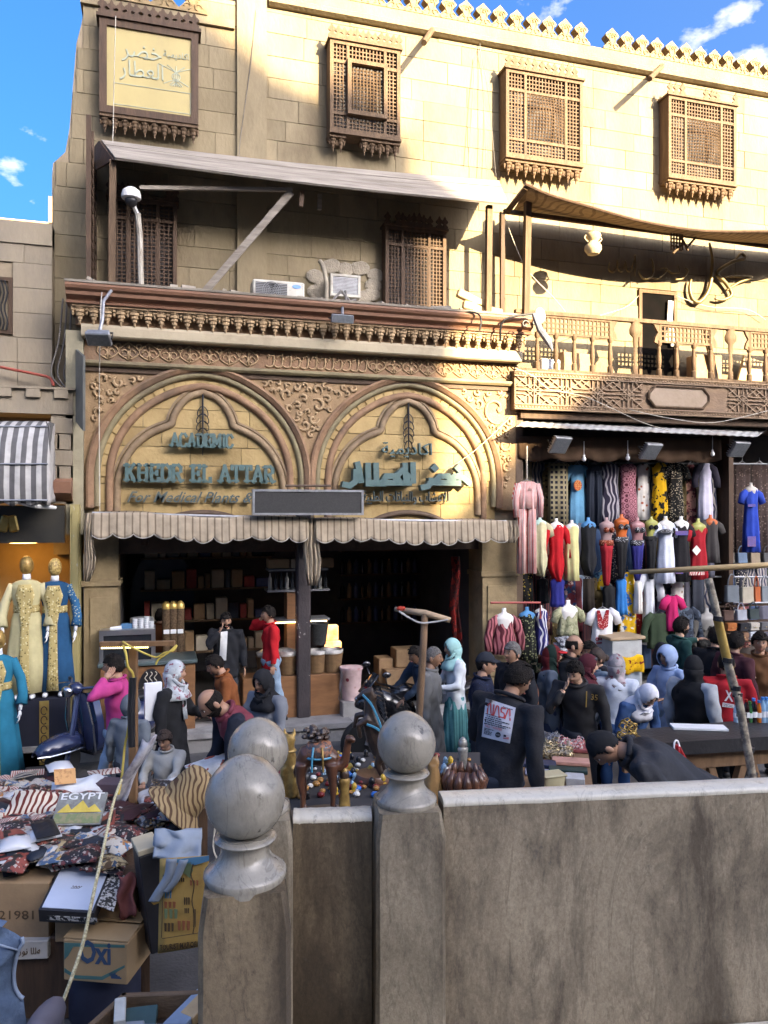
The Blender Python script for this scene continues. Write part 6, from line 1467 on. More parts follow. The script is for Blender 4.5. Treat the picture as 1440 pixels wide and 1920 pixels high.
 # head covering
 HF = lambda v_: W(hc+RH @ (Vector(v_)*k))
 def shell(infl, keep, rough_=0.0, nl=20, no=32, seed=0):
  bb = MB(); vs = []; fs = []
  for i in range(nl+1):
   th = -pi/2+.03+(pi-.06)*i/nl
   for j in range(no):
    ph = 2*pi*j/no; p = head_pt(th,ph,infl)
    if rough_: p = p*(1+rough_*noise.noise(p*55+Vector((seed,0,0)))+rough_*.6*noise.noise(p*110))
    vs.append((p,th,ph))
  for i in range(nl):
   for j in range(no):
    j2 = (j+1)%no; q = [i*no+j,i*no+j2,(i+1)*no+j2,(i+1)*no+j]
    c_ = sum((vs[a][0] for a in q),Vector())/4
    if keep(c_): fs.append(tuple(q))
  bb.add([HF(v_[0]) for v_ in vs],fs); return bb
 def solid(bb, name, mat, th=.012):
  o = bb.build(name, mat, t, smooth=1); s = o.modifiers.new('thickness','SOLIDIFY'); s.thickness = th*k; s.offset = -1; return o
 hm = hcol if (hcol is not None and not isinstance(hcol,str)) else (cloth(hcol) if hcol else HAIR)
 def hairline(c_):
  front = -c_.y/HRY
  return c_.z+.011*noise.noise(c_*45+Vector((px,0,0))) > (.052 if front > .55 else (.052-(.55-front)*.14 if front > 0 else -.025-(-front)*.05))
 if hair in ('short','curly','bun','grey','crop'):
  m_ = HAIRG if hair=='grey' else hm
  infl = {'short':.016,'grey':.013,'curly':.024,'bun':.014,'crop':.008}[hair]
  solid(shell(infl,hairline,{'curly':.11,'short':.085}.get(hair,.045),24,40,px),'hair',m_,.02)
  if hair == 'short':
   bb = MB(); rr_ = random.Random(int(px))
   for q in range(26):
    a_ = rr_.uniform(-1,1); y0 = rr_.uniform(-.06,.04); x0 = a_*.05; p0 = Vector((x0,y0,.117*sqrt(max(.1,1-(x0/.08)**2-(y0/.1)**2))+.004)); bb.tube([HF(p0),HF(p0+Vector((.012*a_,-.012,.014))),HF(p0+Vector((.022*a_,-.026,.010)))],[.011*k,.009*k,.003*k],5)
   bb.build('hair_tuft', m_, t, smooth=1, kind='stuff')
  if hair == 'bun':
   bb = MB(); bb.ball(HF((0,.115,.0)),(.045*k,.04*k,.045*k),12); bb.build('hair_bun', m_, t, smooth=1)
  if hair == 'curly':
   bb = MB(); rr_ = random.Random(int(px)+4)
   for q in range(60):
    a_ = rr_.uniform(0,2*pi); e_ = rr_.uniform(.1,1.5); p0 = head_pt(e_,a_,.018)
    if hairline(p0): bb.ball(HF(p0),(.017*k,.017*k,.015*k),6)
   bb.build('curls', m_, t, smooth=1, kind='stuff')
 elif hair == 'bald':
  solid(shell(.007,lambda c_: (-.03 < c_.z < .058 and c_.y > -.045 and (abs(c_.x) > .045 or c_.y > .03)),.04,24,40,px),'hair',HAIR if hcol is None else hm,.008)
 elif hair == 'cap':
  solid(shell(.016,lambda c_: c_.z > .035-.25*max(0,c_.y)*.3,.0),'cap_crown',hm,.01)
  bb = MB(); rows = [[HF((.078*sin(a_)*(1+.02*r_),-(.085+.07*r_)*cos(a_)**.8 if cos(a_)>0 else 0,.045-.018*r_+.012*(1-abs(a_)/1.2))) for a_ in [-1.15+2.3*i/10 for i in range(11)]] for r_ in (0,.35,.7,1)]
  bb.grid(rows); o = bb.build('cap_peak', hm, t, smooth=1); s = o.modifiers.new('thickness','SOLIDIFY'); s.thickness = .008
  solid(shell(.010,lambda c_: c_.z < .04 and hairline(c_-Vector((0,0,-.0))) and c_.y > -.02,.04),'hair',HAIR)
 elif hair in ('hijab','hood'):
  inf_ = .026 if hair=='hijab' else .045
  def keep(c_):
   e = (c_.x/.074)**2+((c_.z+.028)/.108)**2
   return not (c_.y < .0 and e < 1)
  solid(shell(inf_,keep,.02,26,40,px),'headscarf' if hair=='hijab' else 'hood',hm,.012)
  if hair == 'hijab':
   rr = [];
   for (z_,rx,ry,oy) in ((.0,.092,.105,.012),(-.06,.088,.098,.018),(-.10,.083,.085,.016),(-.135,.088,.085,.012),(-.17,.125,.105,.01),(-.215,.175,.135,.0),(-.27,.19,.15,-.01)):
    ring = []
    for j in range(36):
     a_ = 2*pi*j/36; w_ = 1+.05*sin(a_*6+z_*30+px)+.03*sin(a_*11-z_*40); p = Vector((rx*cos(a_)*w_,ry*sin(a_)*w_+oy,z_))
     fr_ = sin(a_) < 0
     ring.append((p,fr_))
    rr.append(ring)
   bb = MB(); vs = [HF(p) for r_ in rr for p,_ in r_]; fs = []
   for i in range(len(rr)-1):
    for j in range(36):
     j2 = (j+1)%36
     if rr[i][j][0].z > -.118 and rr[i][j][0].y < -.025 and abs(rr[i][j][0].x) < .08: continue
     fs.append((i*36+j,i*36+j2,(i+1)*36+j2,(i+1)*36+j))
   bb.add(vs,fs); solid(bb,'scarf_drape',hm,.012)
   bb = MB(); bb.tube([HF(p_) for p_ in ((.092,-.005,-.05),(.068,-.065,-.118),(.0,-.095,-.146),(-.068,-.065,-.118),(-.092,-.005,-.05))],[.018*k,.022*k,.022*k,.022*k,.018*k],8); bb.build('scarf_fold', hm, t, smooth=1)
   if scarf2:
    bb = MB(); bb.grid([[HF((x_+.01*sin(z_*40),-.13-.03*sin((z_+.1)*7)-.012*cos(x_*60),z_)) for x_ in (-.07,-.04,0,.04,.07)] for z_ in (-.13,-.2,-.3,-.4,-.5)]); solid(bb,'scarf_tail',hm,.01)
 if beard:
  solid(shell(.007,lambda c_: (c_.z < -.035 and c_.y < .02 and not (abs(c_.x) < .026 and c_.z > -.078 and c_.z < -.055)) or (-.058 < c_.z < -.044 and c_.y < 0 and abs(c_.x) < .03),.03,24,40),'beard',HAIR if hair!='grey' else HAIRG,.006)
 t['h'] = 0; del t['h']
 PEO[label] = dict(root=t, up=up, W=W, hc=hc, RH=RH, k=k, tors=tors, arm=arm, HF=HF)
 return t
PEO = {}
def PP(*a, **kw): person(*a, **kw); return PEO[a[2]]
DENJ = M('jeans',(.13,.19,.27),(.07,.105,.16),scale=6,rough=.9,bump=.3,bscale=60,local=True)
DENL = M('light_jeans',(.22,.31,.40),(.14,.2,.28),scale=6,rough=.9,bump=.3,bscale=60,local=True)
FLOW = PAT('floral_scarf','blob','#a9aeb0','#b8bdbe','#8d5a64',scale=12,th=.5)
PUFF = M('black_puffer',(.022,.024,.030),(.012,.013,.016),scale=4,rough=.8,bump=.3,local=True)
# left half of the street
PP(215,1228,'man in a pink sweater and jeans holding his ear, walking left behind the stall',f=-75,turn=-5,nod=5,top='#b23a78',bcol=DENL,arms=('ear','down'),legs=(((.03,-.35,-1),(.02,.1,-1)),((-.03,.25,-1),(-.02,.45,-1))),skin='m')
PP(243,1308,'child in a grey hooded sweatshirt standing behind the stall pole',H=1.36,f=170,top='#5d646b',hair='hood',hcol='#5d646b',bcol='#2b2e33')
PP(325,1241,'woman in a floral grey headscarf and black cloak looking right behind the stall',H=1.64,f=80,turn=10,top='#16171a',topkind='robe',bottom='robe',hair='hijab',hcol=FLOW,scarf2=True,skin='m',wide=1.08,arms=('front','down'))
PP(308,1371,'girl with curly hair in a pale sweater kneeling at the stall',H=1.22,g=0.0,f=-8,nod=12,top='#a8a69f',hair='curly',hcol=M('brown_curls',(.05,.028,.018),(.025,.015,.01),scale=30,local=True),bcol='#555566',arms=('reach','front'),skin='m',vox=.016)
PP(398,1229,'man in a rust brown sweater bending his head behind the maroon jacket',f=-70,nod=22,lean=12,top='#7a4420',arms=('front','front'),skin='m',d=8.7)
PP(380,1297,'balding man in a maroon and navy jacket leaning over the stall to the left',H=1.74,f=-62,lean=34,nod=30,top=M('maroon_navy',(.16,.025,.04),(.12,.018,.03),scale=3,local=True,rough=.7),hair='bald',skin='m',arms=(((.2,-.9,-.9),(-.1,-1,-.45)),((.15,-.75,-1),(0,-1,-.6))),topkind='jacket',bcol='#23262d',beard=True,d=6.5,vox=.017,slv='#141a28')
PP(423,1149,'bearded man smoking in a black jacket and white shirt in the shop doorway',g=.25,d=10.6,f=8,nod=6,turn=12,top='#14161b',topkind='jacket',arms=('down','face'),beard=True,bcol='#2a3038',hcol=None)
PP(506,1137,'man in a bright red hoodie and light jeans talking on the phone at the doorway',g=.25,d=10.9,f=-70,top='#b3151f',bcol=DENL,arms=('straight','ear'),legs=(((.03,.18,-1),(.02,.25,-1)),((-.03,-.15,-1),(-.02,.05,-1))),skin='m')
PP(492,1258,'woman in a black headscarf and grey sweater looking down beside the rear ball finial',H=1.62,f=-35,nod=14,top='#70747a',hair='hijab',hcol='#15161a',scarf2=True,skin='m',arms=('front','front'))
PP(300,1143,'man in a brown shirt seen from behind at the coffee counter',g=.25,d=11.3,f=175,top='#6d3d1e',bcol='#1f2024',arms=('front','front'))
PP(811,1213,'old man with cropped grey hair in a long grey robe walking right',H=1.68,f=78,nod=6,top=M('grey_robe',(.13,.13,.125),(.095,.095,.092),scale=5,rough=.85,local=True),topkind='robe',bottom='robe',hair='crop',hcol=HAIRG,skin='d',arms=('straight','straight'),folds=.012,wide=1.25)
PP(778,1212,'man in dark blue leaning on the motorbike behind the old man',d=9.6,f=-62,nod=10,lean=14,top='#16283a',skin='d',arms=('reach',((.3,-.8,-.75),(.0,-.95,-.5))),bcol='#191d24')
PP(850,1199,'woman in a mint headscarf, white jumper and teal skirt beside the old man',H=1.60,f=-75,nod=4,top='#c9ced0',hair='hijab',hcol='#8fb9b4',bottom='skirt',bcol=PAT('teal_pleats','stripe','#5d9a98','#3f7a7a',scale=9,th=.6),skin='m',arms=('front','front'),shoes='#d8d8d8')
PP(908,1224,'man in a dark cap and navy patterned shirt left of the printed black sweatshirt',f=70,nod=4,turn=15,top=PAT('navy_print_shirt','spot','#131a2e','#2b3a5c',scale=60,th=.25),hair='cap',hcol='#20242c',skin='m',arms=('front','front'))
PP(963,1204,'grey haired man in a dark blazer behind the printed black sweatshirt',f=-55,top='#15181f',topkind='jacket',hair='grey',skin='m',H=1.74)
PP(1032,1212,'woman in a green and red headscarf with a red cap and a blue denim jacket',H=1.64,f=85,top=M('denim_jacket',(.10,.125,.16),(.065,.085,.115),scale=5,local=True,rough=.9),topkind='tunic',hair='hijab',hcol=PAT('green_red_scarf','band','#0f2620','#5a1418',scale=2.2,th=.62),bottom='skirt',bcol='#23304a',skin='l',arms=('waist','waist'))
PP(1073,1191,'bald man with glasses in a black coat at the back by the shirts',f=62,turn=15,top='#131418',topkind='jacket',hair='bald',skin='m',H=1.76,belly=.01)
PP(1108,1206,'dark haired woman in dark clothes behind the black half-zip man',f=-60,top='#232227',hair='short',skin='d',H=1.68,d=9.0)
PP(1100,1229,'woman in a maroon headscarf with sunglasses pushed up, behind the half-zip man',f=75,nod=4,top='#2a2c34',hair='hijab',hcol='#4a1620',skin='l',H=1.62)
PP(1122,1217,'woman with brown hair tied in a bun looking left',f=-80,top='#7c8a92',hair='bun',hcol=M('brown_hair',(.04,.022,.014),(.02,.012,.008),scale=40,local=True),skin='m',H=1.62,d=8.9)
PP(1155,1230,'woman in a pink and grey floral headscarf and white shirt seen from behind',f=150,top='#c2c9d2',hair='hijab',hcol=PAT('pink_grey_scarf','blob','#8d8a8c','#a59a9c','#7a4a54',scale=9,th=.5),skin='m',H=1.60,bcol='#2d4f7a')
# right half
NASA = PP(978,1243,'man seen from behind in a black sweatshirt with a white panel of red lettering',H=1.78,g=.3,f=128,lean=13,nod=24,turn=-6,tilt=0,top=M('black_sweat',(.017,.017,.020),(.010,.010,.012),scale=5,rough=.9,local=True,bump=.2,bscale=60),bcol='#1a2230',skin='d',arms=('front','down'),vox=.015,folds=.009,wide=1.28,d=5.75)
HZ = PP(1078,1240,'man in a black half-zip jacket touching his mouth behind the jewellery table',H=1.76,g=.3,f=-28,lean=14,nod=14,turn=-12,top=M('black_halfzip',(.016,.016,.018),(.010,.010,.011),scale=5,rough=.8,local=True),skin='l',arms=('down','face'),vox=.016,folds=.008,d=7.1,wide=1.05)
PP(1222,1288,'woman in a white headscarf writing at the dark counter',g=.3,d=7.55,f=25,lean=22,nod=30,hip=.62,legs=(((.1,-1,-.1),(.0,.05,-1)),((-.1,-1,-.1),(.0,.05,-1))),top='#2c4a74',hair='hijab',hcol='#cfd0d6',scarf2=True,skin='l',arms=('front','front'),vox=.016)
PP(1252,1214,'girl in a pale blue hooded denim jacket looking left',H=1.60,f=-62,nod=6,top=M('pale_denim',(.28,.37,.55),(.2,.28,.43),scale=6,local=True,rough=.85),topkind='tunic',hair='hood',hcol=MATS['pale_denim'],skin='m',bcol=DENL,arms=('waist','front'))
PP(1275,1158,'bearded man in a dark green shirt with a backpack resting his hand on a friend',d=10.2,f=95,turn=10,top='#123a36',skin='m',beard=True,arms=('shoulder','down'))
PP(1300,1233,'woman in a black headscarf and black vest with pale grey sleeves, seen from behind',H=1.66,f=125,turn=25,top=PAT('vest_sleeves','band','#131417','#141518',scale=.5),topkind='vest',hair='hijab',hcol='#101114',skin='m',bcol='#1a1b20',wide=1.08,slv='#9a9ea2')
PP(1343,1178,'man in a black sweater seen from behind with a hand on his shoulder',d=9.6,f=140,turn=35,top='#101115',bcol=DENJ,skin='m')
PP(1380,1186,'young man in a maroon shirt behind the bamboo pole',d=9.2,f=115,turn=15,nod=5,top='#3c1820',skin='d',bcol='#20242c')
RHD = PP(1362,1222,'person in a red hoodie printed with white letters, seen from behind at the bamboo pole',d=8.1,f=165,top='#9c1420',hair='crop',skin='d',bcol='#15161a',vox=.016)
PP(1425,1187,'curly haired boy in a brown sweater holding a phone at the right edge',d=9.4,f=-10,turn=-10,top='#5a3a20',hair='curly',skin='m',arms=('phone','phone'),bcol='#17181c')
BND = PP(1104,1382,'man in a black puffer jacket bending down behind the parapet wall',g=.5,d=4.95,f=-98,lean=60,nod=42,top=PUFF,topkind='jacket',bcol='#16171b',arms=(((.1,-.5,-1),(0,-.6,-1)),((.1,-.5,-1),(0,-.6,-1))),vox=.015,folds=.02,skin='m',hair='crop',hcol='#17181b',wide=1.15,H=1.62)
run_jobs()
# printed things on clothes, laid onto the cloth itself
def bvh_of(o):
 me = o.data; mw = Matrix.Translation(WLOC[o.name]); return BVHTree.FromPolygons([mw @ v.co for v in me.vertices],[tuple(p.vertices) for p in me.polygons])
def on_cloth(name, tgt, pts2, faces, mat, parent, lift=.006):
 tr = bvh_of(tgt) if not isinstance(tgt,BVHTree) else tgt; C0 = Vector((0,0,EYE)); vs = []
 for (x,y) in pts2:
  dr = (PD(x,y,1.0)-C0).normalized(); h = tr.ray_cast(C0,dr); vs.append((h[0] if h[0] is not None else None, dr))
 good = [v[0] for v in vs if v[0] is not None]
 if not good: return None
 dm = sum((g_-C0).length for g_ in good)/len(good)
 P_ = [(v[0] if v[0] is not None and (v[0]-C0).length < dm+.15 else C0+v[1]*dm)-v[1]*lift for v in vs]
 b = MB(); b.add(P_,faces); return b.build(name,mat,parent,smooth=1)
def grid2(quad, nu, nv):
 a,b_,c,d_ = [Vector((q[0],q[1])) for q in quad]; pts=[]; fs=[]
 for i in range(nv+1):
  for j in range(nu+1): q = a.lerp(b_,j/nu).lerp(d_.lerp(c,j/nu),i/nv); pts.append((q.x,q.y))
 for i in range(nv):
  for j in range(nu): fs.append((i*(nu+1)+j,(i+1)*(nu+1)+j,(i+1)*(nu+1)+j+1,i*(nu+1)+j+1))
 return pts,fs
def text2(body, quad, bold=0.0, fit=True):
 vs,fs = text_mesh('t',body,None,1,0,bold); x0=min(v.x for v in vs);x1=max(v.x for v in vs);y0=min(v.y for v in vs);y1=max(v.y for v in vs)
 a,b_,c,d_ = [Vector((q[0],q[1])) for q in quad]; pts=[]
 for v in vs:
  u=(v.x-x0)/(x1-x0);w=1-(v.y-y0)/(y1-y0); q=a.lerp(b_,u).lerp(d_.lerp(c,u),w); pts.append((q.x,q.y))
 return pts,fs
tr = bvh_of(NASA['up']); PRW = M('print_white',(.60,.58,.60),(.55,.53,.55),rough=.7); PRR = M('print_red',(.62,.07,.05),(.55,.05,.04),rough=.6); PRK = M('print_black',(.03,.03,.035),(.025,.025,.03))
Q = [(911,1309),(967,1327),(956,1394),(903,1381)]
def qs(u0,v0,u1,v1):
 a,b_,c,d_ = [Vector(q) for q in Q]; f_ = lambda u,v: tuple(a.lerp(b_,u).lerp(d_.lerp(c,u),v)); return [f_(u0,v0),f_(u1,v0),f_(u1,v1),f_(u0,v1)]
pts,fs = grid2(Q,8,10); bp_ = on_cloth('back_print',tr,pts,fs,PRW,NASA['root'],.006)
pts,fs = [],[]
def wline(poly, wd):
 out_=[];
 for i in range(len(poly)-1): out_.append((poly[i],poly[i+1],wd))
 return out_
worm = []
for L_ in ([[(.0,1),(.0,.15),(.06,.0),(.10,.1),(.16,.9),(.20,1),(.24,.9),(.24,0)],[(.28,1),(.36,.05),(.40,.0),(.44,.05),(.52,1)],[(.74,.05),(.58,.05),(.56,.25),(.58,.45),(.70,.5),(.74,.7),(.72,.95),(.55,.95)],[(.77,1),(.85,.05),(.89,0),(.93,.05),(1,1)]]): worm += wline(L_,.05)
for (p,q,wd) in worm:
 p = Vector((p[0],p[1]*.5)); q = Vector((q[0],q[1]*.5)); d_ = (q-p); n_ = Vector((-d_.y,d_.x)).normalized()*wd*.55; d_ = d_.normalized()*.02
 base = len(pts);
 for r_ in (p-d_+n_,q+d_+n_,q+d_-n_,p-d_-n_):
  u = .10+.78*r_.x; v = .10+.28*(r_.y/.5)*1.0; a,b_,c,e_ = [Vector(z_) for z_ in Q]; w_ = a.lerp(b_,u).lerp(e_.lerp(c,u),v); pts.append((w_.x,w_.y))
 fs.append((base,base+1,base+2,base+3))
on_cloth('print_letters',tr,pts,fs,PRR,NASA['root'],.009)
rl = random.Random(6)
for (u0,u1,v0,hh) in ((.05,.56,.375,.026),(.05,.60,.425,.026),(.05,.88,.475,.03),(.05,.62,.525,.026),(.05,.94,.575,.028),(.05,.78,.625,.026),(.58,.92,.07,.02),(.06,.40,.755,.022),(.06,.24,.79,.02),(.06,.34,.825,.022),(.06,.34,.86,.022),(.06,.32,.895,.022)):
 u = u0; pts, fs = [], []
 while u < u1:
  w = min(rl.uniform(.03,.11),u1-u)
  q4,f4 = grid2(qs(u,v0,u+w,v0+hh),2,1); fs += [tuple(a_+len(pts) for a_ in f_) for f_ in f4]; pts += q4; u += w+.014
 on_cloth('print_line',tr,pts,fs,PRK,NASA['root'],.009)
pts,fs = text2('FALL / WINTER',qs(.08,.665,.66,.73)); on_cloth('print_line',tr,pts,fs,PRR,NASA['root'],.009)
a,b_,c,e_ = [Vector(z_) for z_ in Q]; cc = a.lerp(b_,.55).lerp(e_.lerp(c,.55),.85); on_cloth('print_badge',tr,[(cc.x,cc.y)]+[(cc.x+5.2*cos(q),cc.y+5.2*sin(q)) for q in [i*2*pi/16 for i in range(16)]],[(0,1+(i+1)%16,1+i) for i in range(16)],PRK,NASA['root'],.009)
pts,fs = text2('NASA',[(cc.x-3.6,cc.y-1.6),(cc.x+3.6,cc.y-.6),(cc.x+3.6,cc.y+1.6),(cc.x-3.6,cc.y+.6)]); on_cloth('print_line',tr,pts,fs,PRW,NASA['root'],.011)
pts,fs = grid2(qs(.74,.80,.94,.92),3,2); on_cloth('print_flag',tr,pts,fs,M('flag_print',(.5,.12,.12),(.6,.55,.55),scale=120,lo=.48,hi=.52,stretch=(.1,.1,1)),NASA['root'],.009)
pts,fs = grid2(qs(.74,.80,.83,.86),2,2); on_cloth('print_flag_corner',tr,pts,fs,PRK,NASA['root'],.010)
tr = bvh_of(HZ['up'])
pts,fs = grid2([(1099,1296),(1101,1296),(1100,1326),(1098,1326)],1,6); on_cloth('zip',tr,pts,fs,GOLDP,HZ['root'],.008)
pts,fs = text2('35',[(1109,1301),(1121,1303),(1120,1314),(1108,1312)],.01); on_cloth('gold_emblem',tr,pts,fs,GOLDP,HZ['root'],.008)
tr = bvh_of(RHD['up'])
pts,fs = text2('SPECIAL',[(1357,1319),(1375,1322),(1374,1327),(1356,1324)]); on_cloth('print_line',tr,pts,fs,PRK,RHD['root'],.010)
pts,fs = grid2([(1355,1317),(1377,1321),(1376,1328),(1354,1325)],3,1); on_cloth('print_bar',tr,pts,fs,PRW,RHD['root'],.007)
pts,fs = text2('X',[(1360,1294),(1374,1294),(1375,1316),(1358,1314)],.02); on_cloth('print_mark',tr,pts,fs,PRW,RHD['root'],.008)
# small things people wear or carry
def P_(lbl): return PEO[[k_ for k_ in PEO if k_.startswith(lbl)][0]]
q = P_('bearded man in a dark'); b = MB(); c = q['W'](q['tors'](0,.13,.16)); b.ball(c,(.17,.11,.24),14,RZ(radians(95)-YAW)); b.build('backpack', cloth('#15181d'), None, smooth=1, label='black backpack worn by the man in the green shirt', cat='backpack')
q = P_('woman in a mint'); c = q['W'](q['tors'](-.14,-.03,-.02)); t = thing('handbag','small white quilted shoulder bag of the woman in the mint headscarf','bag',c); b = MB(); b.cham(c,(.09,.24,.17),.025,RZ(.3)); b.build('bag_body', cloth('#d9dadb',.5), t, smooth=40)
b = MB(); b.tube(smoothpath([c+UP*.08,q['W'](q['tors'](-.13,-.05,.12)),q['W'](q['tors'](-.09,-.02,.31)),q['W'](q['tors'](-.1,.09,.15)),c+UP*.08],5),.010,6); b.build('strap', cloth('#d9dadb',.5), t)
q = P_('bald man with'); t = q['root']; b = MB()
for sg in (-1,1): b.tube([q['HF']((sg*(.032+.022*cos(a)),-.105,.008+.016*sin(a))) for a in [i*2*pi/12 for i in range(13)]],.0025,4)
b.tube([q['HF']((.054,-.103,.012)),q['HF']((.082,.0,.012))],.0025,4); b.build('glasses', BLACKM, t)
q = P_('woman in a maroon'); b = MB()
for sg in (-1,1): b.ball(q['HF']((sg*.035,-.082,.085)),(.028,.012,.02),8)
b.build('sunglasses', BLACKP, q['root'], smooth=1)
q = P_('woman in a green and red'); b = MB(); rows = [[q['HF']((.085*sin(a_)*(1+.02*r_),-(.10+.085*r_)*max(0,cos(a_))**.8,.06-.02*r_)) for a_ in [-1.1+2.2*i/10 for i in range(11)]] for r_ in (0,.5,1)]; b.grid(rows); o = b.build('cap_peak', cloth('#b31c24'), q['root'], smooth=1); s = o.modifiers.new('thickness','SOLIDIFY'); s.thickness=.01
q = P_('woman in a floral'); b = MB(); a = PD(285,1312,7.9); b.cham(PD(287,1315,7.8),(.17,.05,.38),.004,RZ(.2)); b.build('white_parcel', WHITEPL, None, label='white rectangular parcel held by the woman in the floral headscarf', cat='parcel')
q = P_('man in a pink'); b = MB(); wr = q['arm']['L'][2]; b.tube([q['W'](wr+Vector((.02*cos(a),.02*sin(a),-.03))) for a in [i*2*pi/10 for i in range(11)]],.006,5); b.build('bracelet', BLACKP, q['root'])
q = P_('bearded man smoking'); b = MB(); trq = bvh_of(q['up'])
pts,fs = grid2([(414,1185),(427,1183),(424,1238),(411,1240)],4,10); on_cloth('white_shirt_front',trq,pts,fs,cloth('#c9c9c6'),q['root'],.012)
q = P_('grey haired man'); trq = bvh_of(q['up']); pts,fs = grid2([(952,1248),(962,1246),(964,1290),(956,1290)],2,6); on_cloth('shirt_front',trq,pts,fs,cloth('#6d6f72'),q['root'],.01)
b = MB(); q = P_('man in a black puffer')['root'].location; b.cham((q.x,q.y,.40),(.7,.6,.2),.01,RZ(.3)); b.build('wooden_crate', WOODD, None, label='dark crate under the feet of the bending man', cat='crate')
# clothes stall under the balcony
st = thing('clothes_stall', 'open clothes stall full of hanging dresses under the balcony', 'stall', (9,11.5,.25))
sx0, sx1 = PX(975,11.4)+.12, 13.4
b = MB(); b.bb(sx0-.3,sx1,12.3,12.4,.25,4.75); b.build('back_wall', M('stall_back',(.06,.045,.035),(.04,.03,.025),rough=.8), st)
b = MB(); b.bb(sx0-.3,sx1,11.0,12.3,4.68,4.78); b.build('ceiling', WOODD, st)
b = MB(); b.bb(PX(1352,11.5),PX(1360,11.5),11.3,12.3,.25,4.6); b.build('partition', WOODD, st)
rows = []
for i in range(60):
 u = i/59; a = PY(968+452*u,800+20*u,10.55); c = PY(985+452*u,788+20*u,11.4); rz = .012*(i%2)
 rows.append([a+Vector((0,0,rz)),a.lerp(c,.5)+Vector((0,0,rz)),c+Vector((0,0,rz))])
b = MB(); b.grid(rows); o = b.build('roof_sheet', M('corrugated',(.42,.42,.40),(.3,.3,.29),scale=5,rough=.5,dirt=(.25,.2,.16)), st); s = o.modifiers.new('thickness','SOLIDIFY'); s.thickness = .01
rows = []
for k in range(6):
 v = k/5; rows.append([PY(972+380*i/80,818+4*i/80+(40+7*abs(sin(i/80*pi*6)))*v,11.05)+Vector((0,-.02*sin(i*.9)*v,0)) for i in range(81)])
b = MB(); b.grid(rows); o = b.build('fringe_cloth', cloth('#4a3626'), st, smooth=1); s = o.modifiers.new('thickness','SOLIDIFY'); s.thickness = .006
for py_,yy in ((868,11.65),(1080,11.5),(1128,11.5)):
 b = MB(); b.tube([PY(975,py_,yy),PY(1440,py_+2,yy)],.018,6); b.build('hanging_rail', METALG, st)
for i,(px,py) in enumerate(((1095,860),(1177,858),(1336,850))):
 b = MB(); p = PY(px,py,10.9); b.tube([p+UP*.28,p+UP*.06],.006,5); b.lathe([(.018,.06),(.018,.03),(.035,-.0),(.03,-.03),(.005,-.05)],p,8); b.build('light_bulb', WHITEPL, None, smooth=1, label='bare bulb hanging before the dresses, number %d from the left'%(i+1) if 0 else ('bare bulb hanging before the blue cobra dress','bare bulb hanging before the pink patterned dress','larger bare bulb hanging near the stall partition')[i], cat='bulb')
SKD = {}
